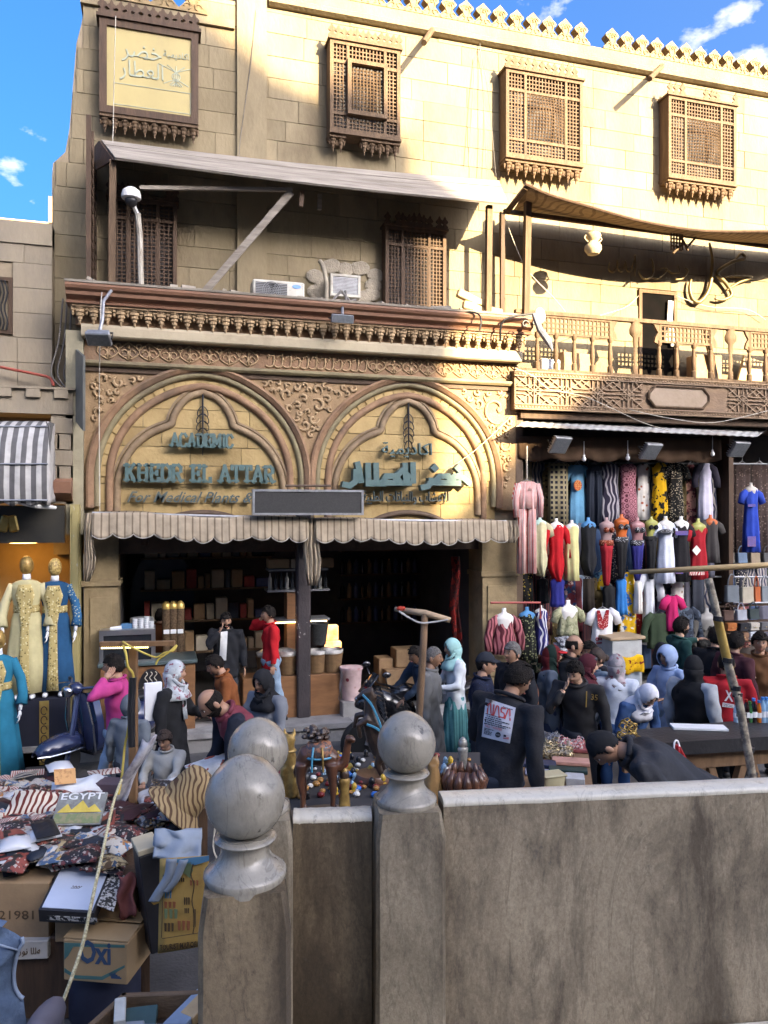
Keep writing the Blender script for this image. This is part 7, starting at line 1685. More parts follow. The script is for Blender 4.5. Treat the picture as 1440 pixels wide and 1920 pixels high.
def garment(px,y0,y1,wpx,Y,mat,kind,label,bust=None,sl=0,flare=1.0,name=None,slcol=None):
 m = mat if not isinstance(mat,str) else cloth(mat); a = PY(px,y0,Y); c = PY(px,y1,Y); dd = a.y/(C_-(px-720)/FPX*S_); w = wpx/FPX*dd*1.04; h = a.z-c.z
 t = thing(name or {'bust':'mannequin_bust','sheet':'hanging_scarf','legs':'hanging_trousers'}.get(kind,'hanging_dress'),label,'mannequin' if kind=='bust' else 'clothing',(a.x,Y,c.z),'clothes on the stall' if 'packed on' not in label else 'clothes packed on the rails')
 nA = 26; rnd_ = random.Random(int(px*7+y0)); ph = rnd_.uniform(0,6)
 def ring(x,z,rx,ry,fold,nf=7): return [(x+rx*cos(q)*(1+fold*.4*sin(q*nf+ph)),Y+ry*sin(q)*(1+fold*sin(q*nf+ph)+fold*.7*sin(q*3-ph)),z) for q in [2*pi*j/nA for j in range(nA)]]
 top_z = a.z; b = MB(); W2 = w/2
 if bust:
  bz = a.z; k = w/.36; nb = MB(); bm = M('bust_'+bust,srgb(bust),None,rough=.45,scale=3)
  nb.lathe([(.035*k,0),(.036*k,-.05*k),(.05*k,-.075*k),(.11*k,-.10*k),(.155*k,-.13*k),(.165*k,-.17*k),(.15*k,-.24*k),(.13*k,-.32*k),(.11*k,-.42*k),(.14*k,-.52*k),(.10*k,-.56*k)],(a.x,Y,bz),18,1,.6); nb.build('bust', bm, t, smooth=1)
  for sg in ((-1,1) if kind=='bra' else ()):
   nb = MB(); nb.ball((a.x+sg*.065*k,Y-.085*k,bz-.25*k),(.055*k,.05*k,.055*k),10); nb.build('breast', bm, t, smooth=1)
  top_z = bz-(.125*k if kind!='bra' else .5*k)
 if kind == 'bra':
  k = w/.36
  for sg in (-1,1): q = MB(); q.ball((a.x+sg*.065*k,Y-.095*k,a.z-.255*k),(.06*k,.05*k,.058*k),10); q.build('cup', m, t, smooth=1)
  q = MB(); q.lathe([(.152*k,-.46*k),(.158*k,-.54*k),(.15*k,-.57*k)],(a.x,Y,a.z),20,1,.65); q.build('belt', m, t, smooth=1)
  m = slcol if not isinstance(slcol,str) else cloth(slcol); b.loft([ring(a.x,a.z-.52*k,.15*k,.10*k,.05),ring(a.x,a.z-.7*k,.12*k,.09*k,.15),ring(a.x,c.z+.1*k,.07*k,.06*k,.2),ring(a.x,c.z,.05*k,.04*k,.2)]); b.build('skirt', m, t, smooth=1); return t
 H_ = top_z-c.z
 if kind == 'sheet':
  b.loft([ring(a.x,top_z,W2,.035,.25,5),ring(a.x,top_z-H_*.5,W2*.98,.04,.3,5),ring(a.x,c.z,W2*1.02*flare,.05,.3,5)])
 elif kind == 'legs':
  b.loft([ring(a.x,top_z,W2*.6,.05,.1),ring(a.x,top_z-H_*.1,W2*.85,.07,.1)])
  for sg in (-1,1): b.loft([ring(a.x+sg*W2*.42,top_z-H_*.08,W2*.45,.06,.12),ring(a.x+sg*W2*.5,top_z-H_*.5,W2*.42,.05,.2),ring(a.x+sg*W2*.5,c.z,W2*.45*flare,.05,.25)])
 else:
  wl = [(0,.45),(.03,.80),(.07,.96),(.16,.90),(.30,.80),(.42,.84),(.6,.98*flare**.5),(.8,1.0*flare),(1,1.04*flare)] if kind!='top' else [(0,.45),(.06,.9),(.14,1.0),(.35,.88),(.6,.86),(.85,.95),(1,.95)]
  if kind == 'body': wl = [(0,.5),(.05,.85),(.12,.95),(.3,.82),(.5,.72),(.68,.95),(.8,.8),(.93,.35),(1,.15)]
  b.loft([ring(a.x,top_z-H_*t_,W2*f_,(.055+.03*t_)*(1.4 if bust else 1),.06+.16*t_) for t_,f_ in wl])
 o = b.build('cloth', m, t, smooth=1)
 if sl:
  for sg in (-1,1):
   b = MB(); s0 = Vector((a.x+sg*W2*.80,Y,top_z-H_*.05)); L = sl; b.tube([s0-Vector((sg*.05,0,0)),s0+Vector((sg*.06,-.01,-.07)),s0+Vector((sg*(.10+.05*L),-.02,-.12-.3*L)),s0+Vector((sg*(.10+.04*L),-.04,-.16-.55*L))][:(4 if L>.35 else 3)],[.07,.075,.065,.06][:(4 if L>.35 else 3)],10,True,.7); b.build('sleeve', slcol and (slcol if not isinstance(slcol,str) else cloth(slcol)) or m, t, smooth=1)
 if not bust:
  b = MB(); b.tube([(a.x-W2*.6,Y,a.z-.02),(a.x,Y,a.z+.04),(a.x+W2*.6,Y,a.z-.02)],.008,5); b.tube([(a.x,Y,a.z+.04),(a.x,Y,a.z+.10)],.005,5); b.build('hanger', METALG, t)
 return t
G = garment; R1 = 11.4
G(985,868,915,32,11.75,PAT('teal_check','check','#123a40','#1f5a60',scale=14),'top','teal checked cloth at the top left corner of the clothes stall')
G(1017,870,985,26,11.7,PAT('yellow_scarf','cell','#b5a552','#5f6a3a','#8a4a3a',scale=9,th=.3),'sheet','olive yellow patterned scarf beside the striped outfit')
G(1046,868,985,38,R1,PAT('navy_eleph','check','#171926','#8f8468',scale=6),'sheet','navy wrap printed with pale figures in the top row')
t = G(1083,872,985,34,11.5,'#5f97b8','dress','sky blue dress with a red bead collar in the top row',sl=.25)
b = MB(); p = PY(1083,910,11.4); b.lathe([(.02,0),(.075,.0),(.075,.012),(.02,.012)],p,14,1,1.2,RX(pi/2)); b.build('bead_collar', PAT('beads','ring','#b0422f','#d8b060',scale=30), t)
G(1114,872,985,34,R1,'#1b2230','legs','dark navy jumpsuit with wide legs in the top row',flare=1.1)
G(1144,870,985,36,R1,PAT('swirl_grey','swirl','#a9a3a6','#2b2638',scale=4,th=.3),'dress','grey dress with dark looping lines in the top row')
G(1178,870,980,36,R1,PAT('pink_ring','ring','#a8707a','#5a2632',scale=11),'dress','dusty pink dress with ring ornaments in the top row')
G(1206,870,975,30,11.55,PAT('white_palm','cell','#d8d3cc','#b0583e','#8a6a4a',scale=9,th=.22),'dress','white dress printed with small rust palms in the top row')
G(1237,868,985,32,R1,PAT('yellow_leaf','blob','#14130f','#c99b12','#14130f',scale=8,th=.47),'dress','black dress with large yellow leaves in the top row')
G(1266,868,985,34,R1,PAT('leopard','spot','#14120f','#b8aa90',scale=34,th=.3),'dress','black and beige leopard dress in the top row',sl=.35)
G(1298,868,975,26,11.7,PAT('grey_squares','check','#8e8b7c','#4f4c40',scale=16),'sheet','grey scarf of small squares in the top row')
G(1322,868,980,28,R1,'#b9b5c4','dress','plain pale lilac dress at the end of the top row',sl=.4,slcol='#241f2c')
for i,px in enumerate((1362,1392,1424)): G(px,868,1052,32,11.9,PAT('brown_paisley','cell','#3a2c28','#6f5f56','#241a18',scale=22,th=.3),'sheet','brown paisley scarf wall right of the partition, %s sheet'%('left','middle','right')[i])
t = G(1408,905,1035,30,11.3,'#1f3f9e','dress','bright blue dress with gold trim hanging on the brown scarves',sl=.3,bust='#b9b2a6')
b = MB(); p = PY(1408,948,11.2); b.bb(p.x-.08,p.x+.08,p.y-.02,p.y,p.z-.02,p.z+.03); b.build('gold_panel', PAT('gold_panel','check','#a8762a','#1f3f9e',scale=30), t); b = MB(); p = PY(1408,1015,11.18); b.bb(p.x-.09,p.x+.09,p.y-.02,p.y,p.z-.09,p.z+.09); b.build('gold_panel', PAT('gold_panel','check','#a8762a','#1f3f9e',scale=30), t)
# striped outfit in front
t = G(988,903,1075,40,10.75,PAT('coral_stripe','stripe','#d9cfc8','#c2605a',scale=16,th=.45),'legs','coral and white striped outfit hanging at the front post of the stall',name='striped_outfit')
t2 = PY(988,903,10.75); b = MB(); b.loft([[(t2.x+rx*cos(q),10.74+.06*sin(q)*(1+.15*sin(q*6)),t2.z+z_) for q in [2*pi*j/24 for j in range(24)]] for z_,rx in ((.0,.09),(-.03,.17),(-.2,.18),(-.42,.17))]); b.build('shirt', MATS['coral_stripe'], t, smooth=1)
for sg in (-1,1): b = MB(); b.tube([(t2.x+sg*.15,10.74,t2.z-.04),(t2.x+sg*.21,10.72,t2.z-.25),(t2.x+sg*.20,10.70,t2.z-.55)],[.06,.055,.045],10); b.build('sleeve', MATS['coral_stripe'], t, smooth=1)
b = MB(); b.tube([t2+UP*.05,t2+UP*.55],.012,6); b.build('rope', CABLEW, t)
# second row: mannequin busts
R2 = 11.0
G(1012,968,1080,30,R2,PAT('cream_rib','stripe','#cfc8a4','#b5ad86',scale=22),'body','cream ribbed top on a pale green bust',bust='#a9c9bd',sl=.2)
t = G(1043,972,1090,32,R2,'#b5121c','body','bright red dress on a white bust in the middle row',bust='#d6d2cc',sl=.6)
G(1072,975,1088,30,R2,'#c9c288','dress','pale yellow dress with beads on a white bust',bust='#d6d2cc',flare=.8)
G(1103,970,1080,32,R2,'#15161a','body','black slip on a sky blue bust',bust='#3f7fae')
G(1137,970,1098,32,R2,PAT('orange_sequin','spot','#7a2f18','#d9a48a',scale=50,th=.3),'bra','orange sequin dance costume with red trousers on a mauve bust',bust='#9c7f7c',slcol='#8f1420')
G(1165,964,1085,32,R2,PAT('silver_sequin','spot','#3a3a3c','#d8d8d8',scale=50,th=.3),'bra','silver sequin dance costume with black trousers on an orange bust',bust='#b3561c',slcol='#141416')
G(1195,970,1088,32,R2,MATS['silver_sequin'],'bra','silver sequin dance costume with violet blue trousers on a mauve bust',bust='#9a6f70',slcol='#25246a')
G(1221,968,1086,28,R2,'#1a1a1c','bra','black dance costume on an olive bust',bust='#a3a356',slcol='#17171a')
t = G(1248,968,1093,34,R2,'#c5cad8','dress','white embroidered dress on a white bust in the middle row',bust='#d6d2cc',sl=.2,flare=.95)
b = MB(); p = PY(1248,992,R2-.1); b.lathe([(.06,0),(.13,-.03),(.15,-.06),(.06,-.03)],p,16,1,.6); b.build('necklace', MATS['silver_sequin'], t)
t = G(1277,968,1090,34,R2,'#171518','dress','black dress with gold trim on a white bust',bust='#d9d6d0',sl=.2)
for yy in (1000,1072): b = MB(); p = PY(1277,yy,R2-.09); b.bb(p.x-.12,p.x+.12,p.y-.02,p.y,p.z-.03,p.z+.04); b.build('gold_band', MATS['gold_panel'], t)
t = G(1309,972,1086,34,R2,'#9c1622','dress','red dress with white diamond embroidery on an olive bust',bust='#a3a356',sl=.35)
b = MB(); p = PY(1306,1032,R2-.10); b.box(p,(.12,.01,.12),RYm(.785)); b.build('white_diamond', cloth('#d8d0c6'), t); b = MB(); p = PY(1306,1075,R2-.11); b.bb(p.x-.15,p.x+.15,p.y-.01,p.y,p.z-.03,p.z+.03); b.build('white_band', PAT('zigs','swirl','#d8d0c6','#9c1622',scale=8), t)
G(1332,965,1055,32,R2,'#3a3634','dress','dark grey dress on an orange bust by the partition',bust='#b3561c',sl=.2)
# packed rows hanging behind the displayed pieces
rb = random.Random(31); BK = [PAT('bk%d'%i,k_,a_,b_,c_,scale=sc,th=th) for i,(k_,a_,b_,c_,sc,th) in enumerate((('blob','#6a3036','#b08070','#2d2a2c',9,.5),('spot','#2c2d38','#c0b6a4',None,30,.3),('swirl','#3a3f52','#a39a94',None,5,.5),('cell','#6a5a3a','#2a2418','#9a8a5a',14,.3),('stripe','#23262e','#6a3a3a',None,8,.5),('blob','#2b3a34','#7d8a6a','#c9c0a8',8,.52)))]+[cloth(c_) for c_ in ('#4a3038','#2c303a','#7a3a40','#5a5a66','#9a8a70','#3a5070')]
for (y0_,y1_,yy,xa_,xb_) in ((872,1000,11.62,990,1345),(985,1095,11.5,985,1345),(1080,1180,11.45,985,1345),(1150,1250,11.4,1000,1345),(1060,1140,12.0,1370,1450),(1130,1215,11.95,1355,1450)):
 x_ = xa_
 while x_ < xb_:
  garment(x_,y0_+rb.uniform(-6,6),y1_+rb.uniform(-15,10),26,yy+rb.uniform(-.05,.05),rb.choice(BK),rb.choice(('sheet','dress','top')),'patterned garment packed on the rails behind the displayed dresses',sl=0); x_ += 19
# third row and lower
for (px,y0,y1,w,Y,m,kd,lb,kw) in (
 (984,1068,1128,30,11.15,PAT('black_sequin','spot','#101010','#b59a3a',scale=26,th=.25),'sheet','black cloth with gold sequins under the striped outfit',{}),
 (1018,1085,1130,22,11.3,'#141519','top','plain black top left of the navy top',{}),
 (1045,1085,1137,28,11.0,'#1f2470','top','navy blue frilled top with straps',{}),
 (1068,1085,1140,28,11.4,PAT('red_blue_print','blob','#7d3440','#35507a','#c9a9a0',scale=7),'top','red and blue printed top behind the navy top',{}),
 (1085,1078,1150,24,11.45,'#a9c0d8','dress','pale blue dress behind the brown sequin cloth',{}),
 (1104,1085,1148,22,11.1,'#241c14','sheet','dark brown sequin cloth under the black slip',{}),
 (1128,1072,1105,30,11.4,PAT('yellow_blue','blob','#c9a21c','#4f86a6','#2a4a70',scale=7),'top','yellow and blue printed top in the third row',{}),
 (1142,1098,1148,26,11.1,'#141416','top','black crocheted top over the white embroidered shirt',{}),
 (1165,1086,1152,22,11.05,'#1f6fb0','dress','vivid blue narrow dress in the third row',{}),
 (1176,1072,1208,34,11.15,PAT('yellow_egypt','blob','#d0a316','#1f5fa0','#e0dccb',scale=7,th=.58),'dress','long yellow dress with blue Egyptian prints',{'flare':1.05}),
 (1197,1075,1205,26,11.25,PAT('red_long','cell','#8f1a1c','#c98a6a',scale=16,th=.2),'dress','long red patterned dress behind the yellow one',{}),
 (1196,1090,1150,14,11.0,'#cfc9bf','dress','narrow cream dress before the red one',{}),
 (1217,1072,1208,24,11.1,'#c6c9cd','dress','long white shirt dress beside the red one',{'sl':.5}),
 (1238,1085,1125,26,11.3,'#15171c','top','black top beside the long white shirt',{}),
 (1243,1115,1150,26,11.2,'#7d8594','top','grey hooded top behind the green jacket',{}),
 (1260,1118,1182,26,10.95,'#b31a58','dress','hot pink frilled dress in the third row',{'sl':.2}),
 (1270,1090,1180,28,11.3,MATS['white_palm'],'dress','white printed dress behind the hot pink one',{}),
 (1235,1150,1215,46,11.0,'#2b3a26','top','olive green jacket on the right of the yellow dress',{'sl':.5}),
 (945,1140,1225,42,10.7,PAT('pink_marble','swirl','#a86468','#57222c',scale=5,th=.5),'dress','pink marbled wrap dress at the left foot of the stall',{'bust':'#d6d2cc','sl':.6,'flare':1.05}),
 (988,1138,1235,34,10.85,PAT('black_green','cell','#141713','#8b8f68',scale=26,th=.3),'dress','black and green speckled dress on a blue bust',{'bust':'#3f7fae'}),
 (1014,1135,1225,26,10.95,PAT('white_blue','swirl','#cfcdd2','#2c2c66',scale=5,th=.25),'dress','white dress with blue scrolls beside the speckled dress',{'bust':'#d6d2cc'}),
 (1065,1125,1190,42,10.95,PAT('olive_beige','blob','#8f9070','#a6a484','#77785a',scale=14),'top','olive beige short sleeved tunic on a white bust',{'bust':'#e0dcd4','sl':.25}),
 (1130,1142,1212,46,10.9,'#c9c8ca','top','white shirt with red embroidery at neck and hem',{'sl':.3}),
 (1285,1140,1205,40,11.1,PAT('camo_blue','blob','#2c3440','#4b5664','#1a1f27',scale=8),'top','blue grey camouflage jacket behind the green shirt man',{'sl':.6}),
 (1325,1140,1212,44,11.1,PAT('camo_grey','blob','#2b2a28','#57544e','#161513',scale=8),'top','dark camouflage jacket on a grey bust left of the handbags',{'bust':'#8d8a84','sl':.6})):
 t = G(px,y0,y1,w,Y,m,kd,lb,**kw)
 if 'red embroidery' in lb:
  b = MB(); p = PY(1130,1165,10.83); b.prism([(p.x-.11,p.z+.18),(p.x-.06,p.z+.18),(p.x,p.z+.02),(p.x+.06,p.z+.18),(p.x+.11,p.z+.18),(p.x+.09,p.z-.08),(p.x,p.z-.14),(p.x-.09,p.z-.08)],p.y-.012,p.y); b.build('red_yoke', PAT('red_embroid','spot','#8f1a22','#d8b0a8',scale=40,th=.3), t)
  b = MB(); p = PY(1130,1198,10.83)
  for k in range(5): b.tube([(p.x-.1+.05*k+.025*cos(q),p.y-.005,p.z+.025*sin(q)+.02*(k%2)) for q in [i*.7 for i in range(10)]],.008,5)
  b.bb(p.x-.12,p.x+.12,p.y-.01,p.y,p.z-.07,p.z-.05); b.build('red_motif', cloth('#8f1a22'), t)
# red rack, shelf, white chest with yellow cloth
b = MB(); b.tube([PY(920,1130,10.8),PY(1013,1130,10.8),PY(1013,1160,10.8)],.018,6); b.build('red_rack', M('red_paint',(.35,.05,.04),(.25,.04,.03),rough=.5), None, label='thin red clothes rack bar above the pink dress', cat='rack')
b = MB(); a = PY(1150,1215,10.5); c = PY(1206,1215,10.5); b.cham(((a.x+c.x)/2,10.75,1.22),(c.x-a.x+.1,.5,.05),.01); tt = thing('white_cabinet','old white cabinet with a wooden top in front of the dresses','cabinet',((a.x+c.x)/2,10.75,.25)); b.build('cabinet_top', M('pale_top',(.36,.26,.16),(.28,.2,.12),scale=4), tt)
b = MB(); b.cham(((a.x+c.x)/2,10.75,.72),(c.x-a.x,.45,.94),.01); b.build('body', M('grey_white_paint',(.40,.41,.40),(.30,.31,.30),scale=4,dirt=(.2,.18,.15)), tt)
b = MB(); b.bb(a.x+.04,c.x-.06,10.50,10.515,.35,.85); b.build('panel', M('blue_grey_panel',(.28,.32,.36),(.22,.26,.3)), tt)
ribbon('yellow_cloth', [[PY(1166+40*u,1230+32*v+3*sin(u*6),10.45)+Vector((0,.03*sin(u*9+v*3),0)) for u in [i/8 for i in range(9)]] for v in [k/5 for k in range(6)]], PAT('yellow_pr','blob','#c99a12','#d6a91c','#7a2a18',scale=9), None, .01, label='yellow printed cloth hanging on the white cabinet', cat='cloth')
for i,(px,py) in enumerate(((1065,1195),(1062,1207),(1066,1217))):
 o = link('foil_package', puffy('foil_package',.36,.25,.09,M('silver_foil',(.3,.31,.33),(.05,.05,.06),scale=18,rough=.25,lo=.42,hi=.58),8,i+40), None, PY(px,py+8,10.8), label='shiny package in the pile under the beige tunic, %s one'%('top','middle','bottom')[i], cat='package'); o.rotation_euler=(.4,.1*i,0)
b = MB(); b.bb(PX(1050,10.8),PX(1090,10.8),10.68,11.0,.25,PZ(1065,1226,10.8)); b.build('display_block', WOODD, None, label='dark block under the pile of shiny packages', cat='block')
# terracotta cylinders on the step
for i,(px,l) in enumerate(((942,'left'),(1000,'right'))):
 b = MB(); p = PY(px,1270,10.4); b.lathe([(.10,.0),(.12,.02),(.12,.55),(.125,.57),(.125,.60),(.10,.60),(.10,.5)],(p.x,10.4,.0),18); b.build('wicker_cylinder', PAT('terracotta_weave','hstripe',(.35,.16,.10),(.26,.11,.07),scale=14), None, smooth=40, label='terracotta coloured woven cylinder on the street before the dresses, %s one'%l, cat='basket')
# bags at the right
def bag(px,py,w,h,Y,col,label,handle=True,tall=1.0,flap=False):
 p = PY(px,py,Y); t = thing('handbag',label,'bag',(p.x,Y,p.z),'handbags on display'); m_ = cloth(col,.55) if isinstance(col,str) else col
 b = MB(); b.loft([[(p.x+x_*w/2*(1+.0*z_),Y+y_*.05,p.z+z_*h) for x_,y_ in ((-1,-.7),(-.9,-1),(.9,-1),(1,-.7),(1,.7),(.9,1),(-.9,1),(-1,.7))] for z_ in (0,.06)]+[[(p.x+x_*w/2*.97,Y+y_*.04,p.z+z_*h) for x_,y_ in ((-1,-.7),(-.9,-1),(.9,-1),(1,-.7),(1,.7),(.9,1),(-.9,1),(-1,.7))] for z_ in (.5,.97,1)]); b.build('bag_body', m_, t, smooth=40)
 if flap: b = MB(); b.cham((p.x,Y-.055,p.z+h*.68),(w*.97,.012,h*.6),.004); b.build('flap', m_, t); b = MB(); b.cham((p.x,Y-.065,p.z+h*.40),(w*.12,.01,h*.1),.003); b.build('clasp', GOLDP, t)
 if handle:
  b = MB(); b.tube([(p.x+w*.32*cos(q),Y,p.z+h*.95+h*.75*tall*sin(q)) for q in [pi*i/10 for i in range(11)]],.011,6); b.build('handle', m_, t, smooth=1)
for (px,py,w,h,c,l) in ((1372,1128,.26,.28,'#5f666c','slate grey tote bag in the upper bag row'),(1400,1130,.25,.27,'#a39a88','beige tote bag in the upper bag row'),(1418,1128,.12,.26,'#a8562c','orange brown tote bag half hidden in the upper bag row'),(1434,1128,.2,.27,'#6f767a','grey tote bag at the right edge of the upper bag row')): bag(px,py,w,h,11.15,c,l)
for (px,py,c,l) in ((1364,1163,'#4a352c','brown handbag in the middle bag row'),(1389,1162,PAT('quilt_white','check','#b9bcc2','#8a8f98',scale=34),'white quilted handbag in the middle bag row'),(1412,1160,'#2c3838','dark green handbag in the middle bag row')): bag(px,py,.21,.17,11.05,c,l)
for i,(px,py,c,l) in enumerate(((1369,1182,'#9c5a2a','tan clutch'),(1393,1182,'#1b1c22','black clutch'),(1412,1181,PAT('snake','spot','#b3aca0','#6a645a',scale=70,th=.3),'snakeskin clutch'),(1432,1180,'#5a5a5c','grey clutch'),(1392,1200,'#7a5a44','brown clutch, lowest row'),(1411,1198,'#a9b0b6','silver clutch, lowest row'))): bag(px,py,.19,.13,11.0,c,l+' on the lower bag shelves',False,1,True)
for i in range(5): bag(1342+24*i,1055,.22,.18,11.75,('#3a3834','#6f6a62','#5c6f86','#8a7a66','#4a4a4a')[i],'soft %s bag hanging under the brown paisley scarves'%('charcoal','stone grey','dusty blue','tan','dark grey')[i])
for py,yy in ((1135,11.2),(1165,11.1),(1184,11.05),(1202,11.05)):
 b = MB(); b.bb(PX(1345,yy),PX(1460,yy),yy-.06,yy+.12,PZ(1395,py,yy)-.012,PZ(1395,py,yy)); b.build('bag_shelf', WOODD, st)
# bamboo T pole, counter, bottles at the right
t = thing('bamboo_pole','bamboo T pole wrapped in gold and black tape standing before the right counter','pole',PD(1415,1593,6.6))
pts = [PD(1328,1085,6.75),PD(1345,1155,6.72),PD(1366,1250,6.68),PD(1384,1310,6.65),PD(1397,1380,6.62),PD(1408,1440,6.6),PD(1416,1500,6.6),PD(1424,1590,6.6)]
b = MB(); b.tube(smoothpath(pts,4),.036,10); b.build('pole', M('birch_bamboo',(.34,.29,.21),(.12,.10,.08),scale=16,lo=.42,hi=.58,rough=.6), t, smooth=1)
for i,(a_,c_) in enumerate((((1345,1158),(1364,1240)),((1366,1250),(1378,1296)))):
 b = MB(); b.tube([PD(a_[0],a_[1],6.72),PD(c_[0],c_[1],6.68)],.040,10); b.build('gold_tape', GOLDP, t, smooth=40)
for (x_,y_) in ((1347,1160),(1365,1238),(1380,1290),(1383,1303),(1391,1340),(1405,1405),(1411,1452)): b = MB(); p = PD(x_,y_,6.66); b.tube([p-UP*.02-RT*.004,p+UP*.02-RT*.0],.043,10); b.build('black_tape', BLACKP, t)
b = MB(); b.tube([PD(1180,1073,6.9),PD(1320,1066,6.76),PD(1480,1057,6.6)],[.02,.026,.024],8); b.build('crossbar', M('bamboo',(.42,.30,.15),(.33,.22,.10),scale=6), t, smooth=1)
ct = thing('dark_counter','long counter with a thick dark edge on wooden trestles at the right','counter',PD(1350,1590,7.2))
c4 = [PD(1160,1388,7.0),PD(1500,1352,7.0),PD(1500,1340,7.7),PD(1185,1370,7.7)]
for q in c4: pass
zc = 1.14; cw = [Vector((q.x,q.y,zc)) for q in (PG(1162,1398,zc),PG(1560,1374,zc),PG(1540,1338,zc),PG(1190,1368,zc))]
b = MB(); b.slab([q-UP*.12 for q in cw],(0,0,1),.12); b.build('counter_top', M('black_oilcloth',(.025,.024,.026),(.015,.015,.016),scale=5,rough=.5,bump=.3), ct)
TW = M('trestle_wood',(.20,.115,.06),(.13,.075,.04),scale=4,stretch=(4,4,1),rough=.8)
b = MB(); m0 = (cw[0]+cw[1])/2; d_ = (cw[1]-cw[0]).normalized(); b.box(m0+Vector((0,.12,-.2)),((cw[1]-cw[0]).length*.9,.05,.16),basis(d_,UP.cross(d_),UP)); b.build('apron_board', TW, ct)
for k in (.18,.42,.62,.85):
 p = cw[0].lerp(cw[1],k)+FW*.15
 for sg in (-1,1): bar('leg',p+UP*(-.14),p+d_*sg*.22+UP*(.3-zc),.07,TW,ct)
b = MB(); q = cw[0].lerp(cw[1],.5)+FW*.2; b.box(Vector((q.x,q.y,.62)),(1.6,.12,.05),basis(d_,UP.cross(d_),UP)); b.build('stretcher', TW, ct)
for i,(px,h_,cap,liq,l) in enumerate(((1381,.20,'#2f7fd0','#a9c4d8','clear water bottle with a blue cap, left end of the bottles'),(1399,.22,'#b01818','#2a1210','dark cola bottle beside the first water bottle'),(1406,.20,'#2a7a3a','#2f6a3a','green soda bottle'),(1413,.23,'#2f7fd0','#1a1214','dark bottle with a blue cap'),(1423,.21,'#2f7fd0','#d0701a','orange soda bottle with a blue cap'),(1430,.24,'#3f93dd','#8fb6d6','tall water bottle with a sky blue cap'),(1437,.24,'#3f93dd','#8fb6d6','rightmost water bottle at the picture edge'))):
 p = PG(px,1354,zc); t = thing('bottle',l+' on the dark counter','bottle',(p.x,p.y,zc),'drinks on the counter'); k = h_/.22
 b = MB(); b.lathe([(.001,0),(.032*k,.002),(.033*k,.01),(.031*k,.06*k),(.033*k,.12*k),(.028*k,.155*k),(.013*k,.19*k),(.013*k,.205*k)],p,12); b.build('bottle_body', M('liq_'+liq,srgb(liq),None,rough=.1,spec=.6), t, smooth=50)
 b = MB(); b.lathe([(.016*k,.20*k),(.016*k,.225*k),(.001,.226*k)],p,10); b.build('cap', M('cap_'+cap,srgb(cap),None,rough=.4), t)
 b = MB(); b.lathe([(.0335*k,.05*k),(.034*k,.052*k),(.034*k,.10*k),(.0335*k,.102*k)],p,12); b.build('label', WHITEPL, t)
b = MB(); p = PG(1310,1366,zc); b.cham((p.x,p.y,zc+.012),(.5,.16,.024),.004,RZ(-YAW-.12)); b.build('white_card', WHITEPL, None, label='long white printed card lying on the dark counter', cat='card')
b = MB(); p = PG(1178,1392,zc)
for k in range(14): q = p+Vector((random.uniform(-.09,.09),random.uniform(-.06,.06),.02+.012*k)); b.tube([q+Vector((.045*cos(a),.045*sin(a)*(1 if k%2 else .5),.02*sin(a*2+k))) for a in [i*2*pi/12 for i in range(13)]],.006,5)
b.build('bangle_heap', M('gold_bangles',(.55,.38,.12),(.25,.16,.05),scale=40,metal=.8,rough=.3), None, smooth=1, kind='stuff', label='heap of gold bangles on the left end of the dark counter', cat='jewellery')
t = thing('red_bag','red and white plastic shopping bag hanging on the counter front','bag',PD(1272,1480,6.75))
rings = [[PD(cx_+wd*cos(q),yy,6.75)+FW*(.06*sin(q)*(1+.2*sin(q*5))) for q in [2*pi*j/20 for j in range(20)]] for yy,cx_,wd in ((1398,1270,4),(1412,1273,9),(1430,1278,14),(1452,1285,17),(1470,1291,18),(1482,1295,14))]
b = MB(); b.loft(rings); b.build('bag_body', PAT('red_white_bag','band','#b01a22','#d8d2cc',scale=2.0,th=.93,rough=.4), t, smooth=1)
b = MB(); b.tube(smoothpath([PD(1266,1425,6.7),PD(1264,1395,6.72),PD(1271,1390,6.74),PD(1280,1425,6.7)],5),.008,5); b.build('handle', WHITEPL, t)
# jewellery table
jz = 1.12; jt = table('jewellery_table','low table of jewellery trays between the two men in black',(PG(880,1500,jz),PG(1115,1500,jz),PG(1100,1388,jz),PG(930,1388,jz)),jz,.05,TW,base=.3)
rj = random.Random(4)
def rings_heap(name,label,x0,x1,y0,y1,n,mat):
 b = MB()
 for k in range(n):
  p = PG(rj.uniform(x0,x1),rj.uniform(y0,y1),jz)+UP*rj.uniform(.015,.06); r_ = rj.uniform(.012,.03); nn = Vector((rj.uniform(-1,1),rj.uniform(-1,1),rj.uniform(.2,1))).normalized(); u_ = nn.orthogonal().normalized(); w_ = nn.cross(u_)
  b.tube([p+(u_*cos(a)+w_*sin(a))*r_ for a in [i*2*pi/8 for i in range(9)]],.005,4,False)
 b.build(name,mat,None,kind='stuff',label=label,cat='jewellery')
rings_heap('gold_jewellery','heap of gold and silver rings on the jewellery table',1010,1075,1398,1425,240,M('mixed_gold',(.6,.47,.24),(.35,.3,.25),scale=30,metal=.7,rough=.3))
rings_heap('silver_jewellery','heap of silver chains at the back of the jewellery table',1008,1045,1384,1398,160,M('mixed_silver',(.4,.4,.42),(.15,.15,.16),scale=40,metal=.7,rough=.3))
rings_heap('red_jewellery','red and silver trinkets in the pink tray on the jewellery table',1050,1092,1396,1412,140,M('mixed_red',(.45,.1,.1),(.5,.45,.42),scale=40,lo=.48,hi=.52,rough=.3))
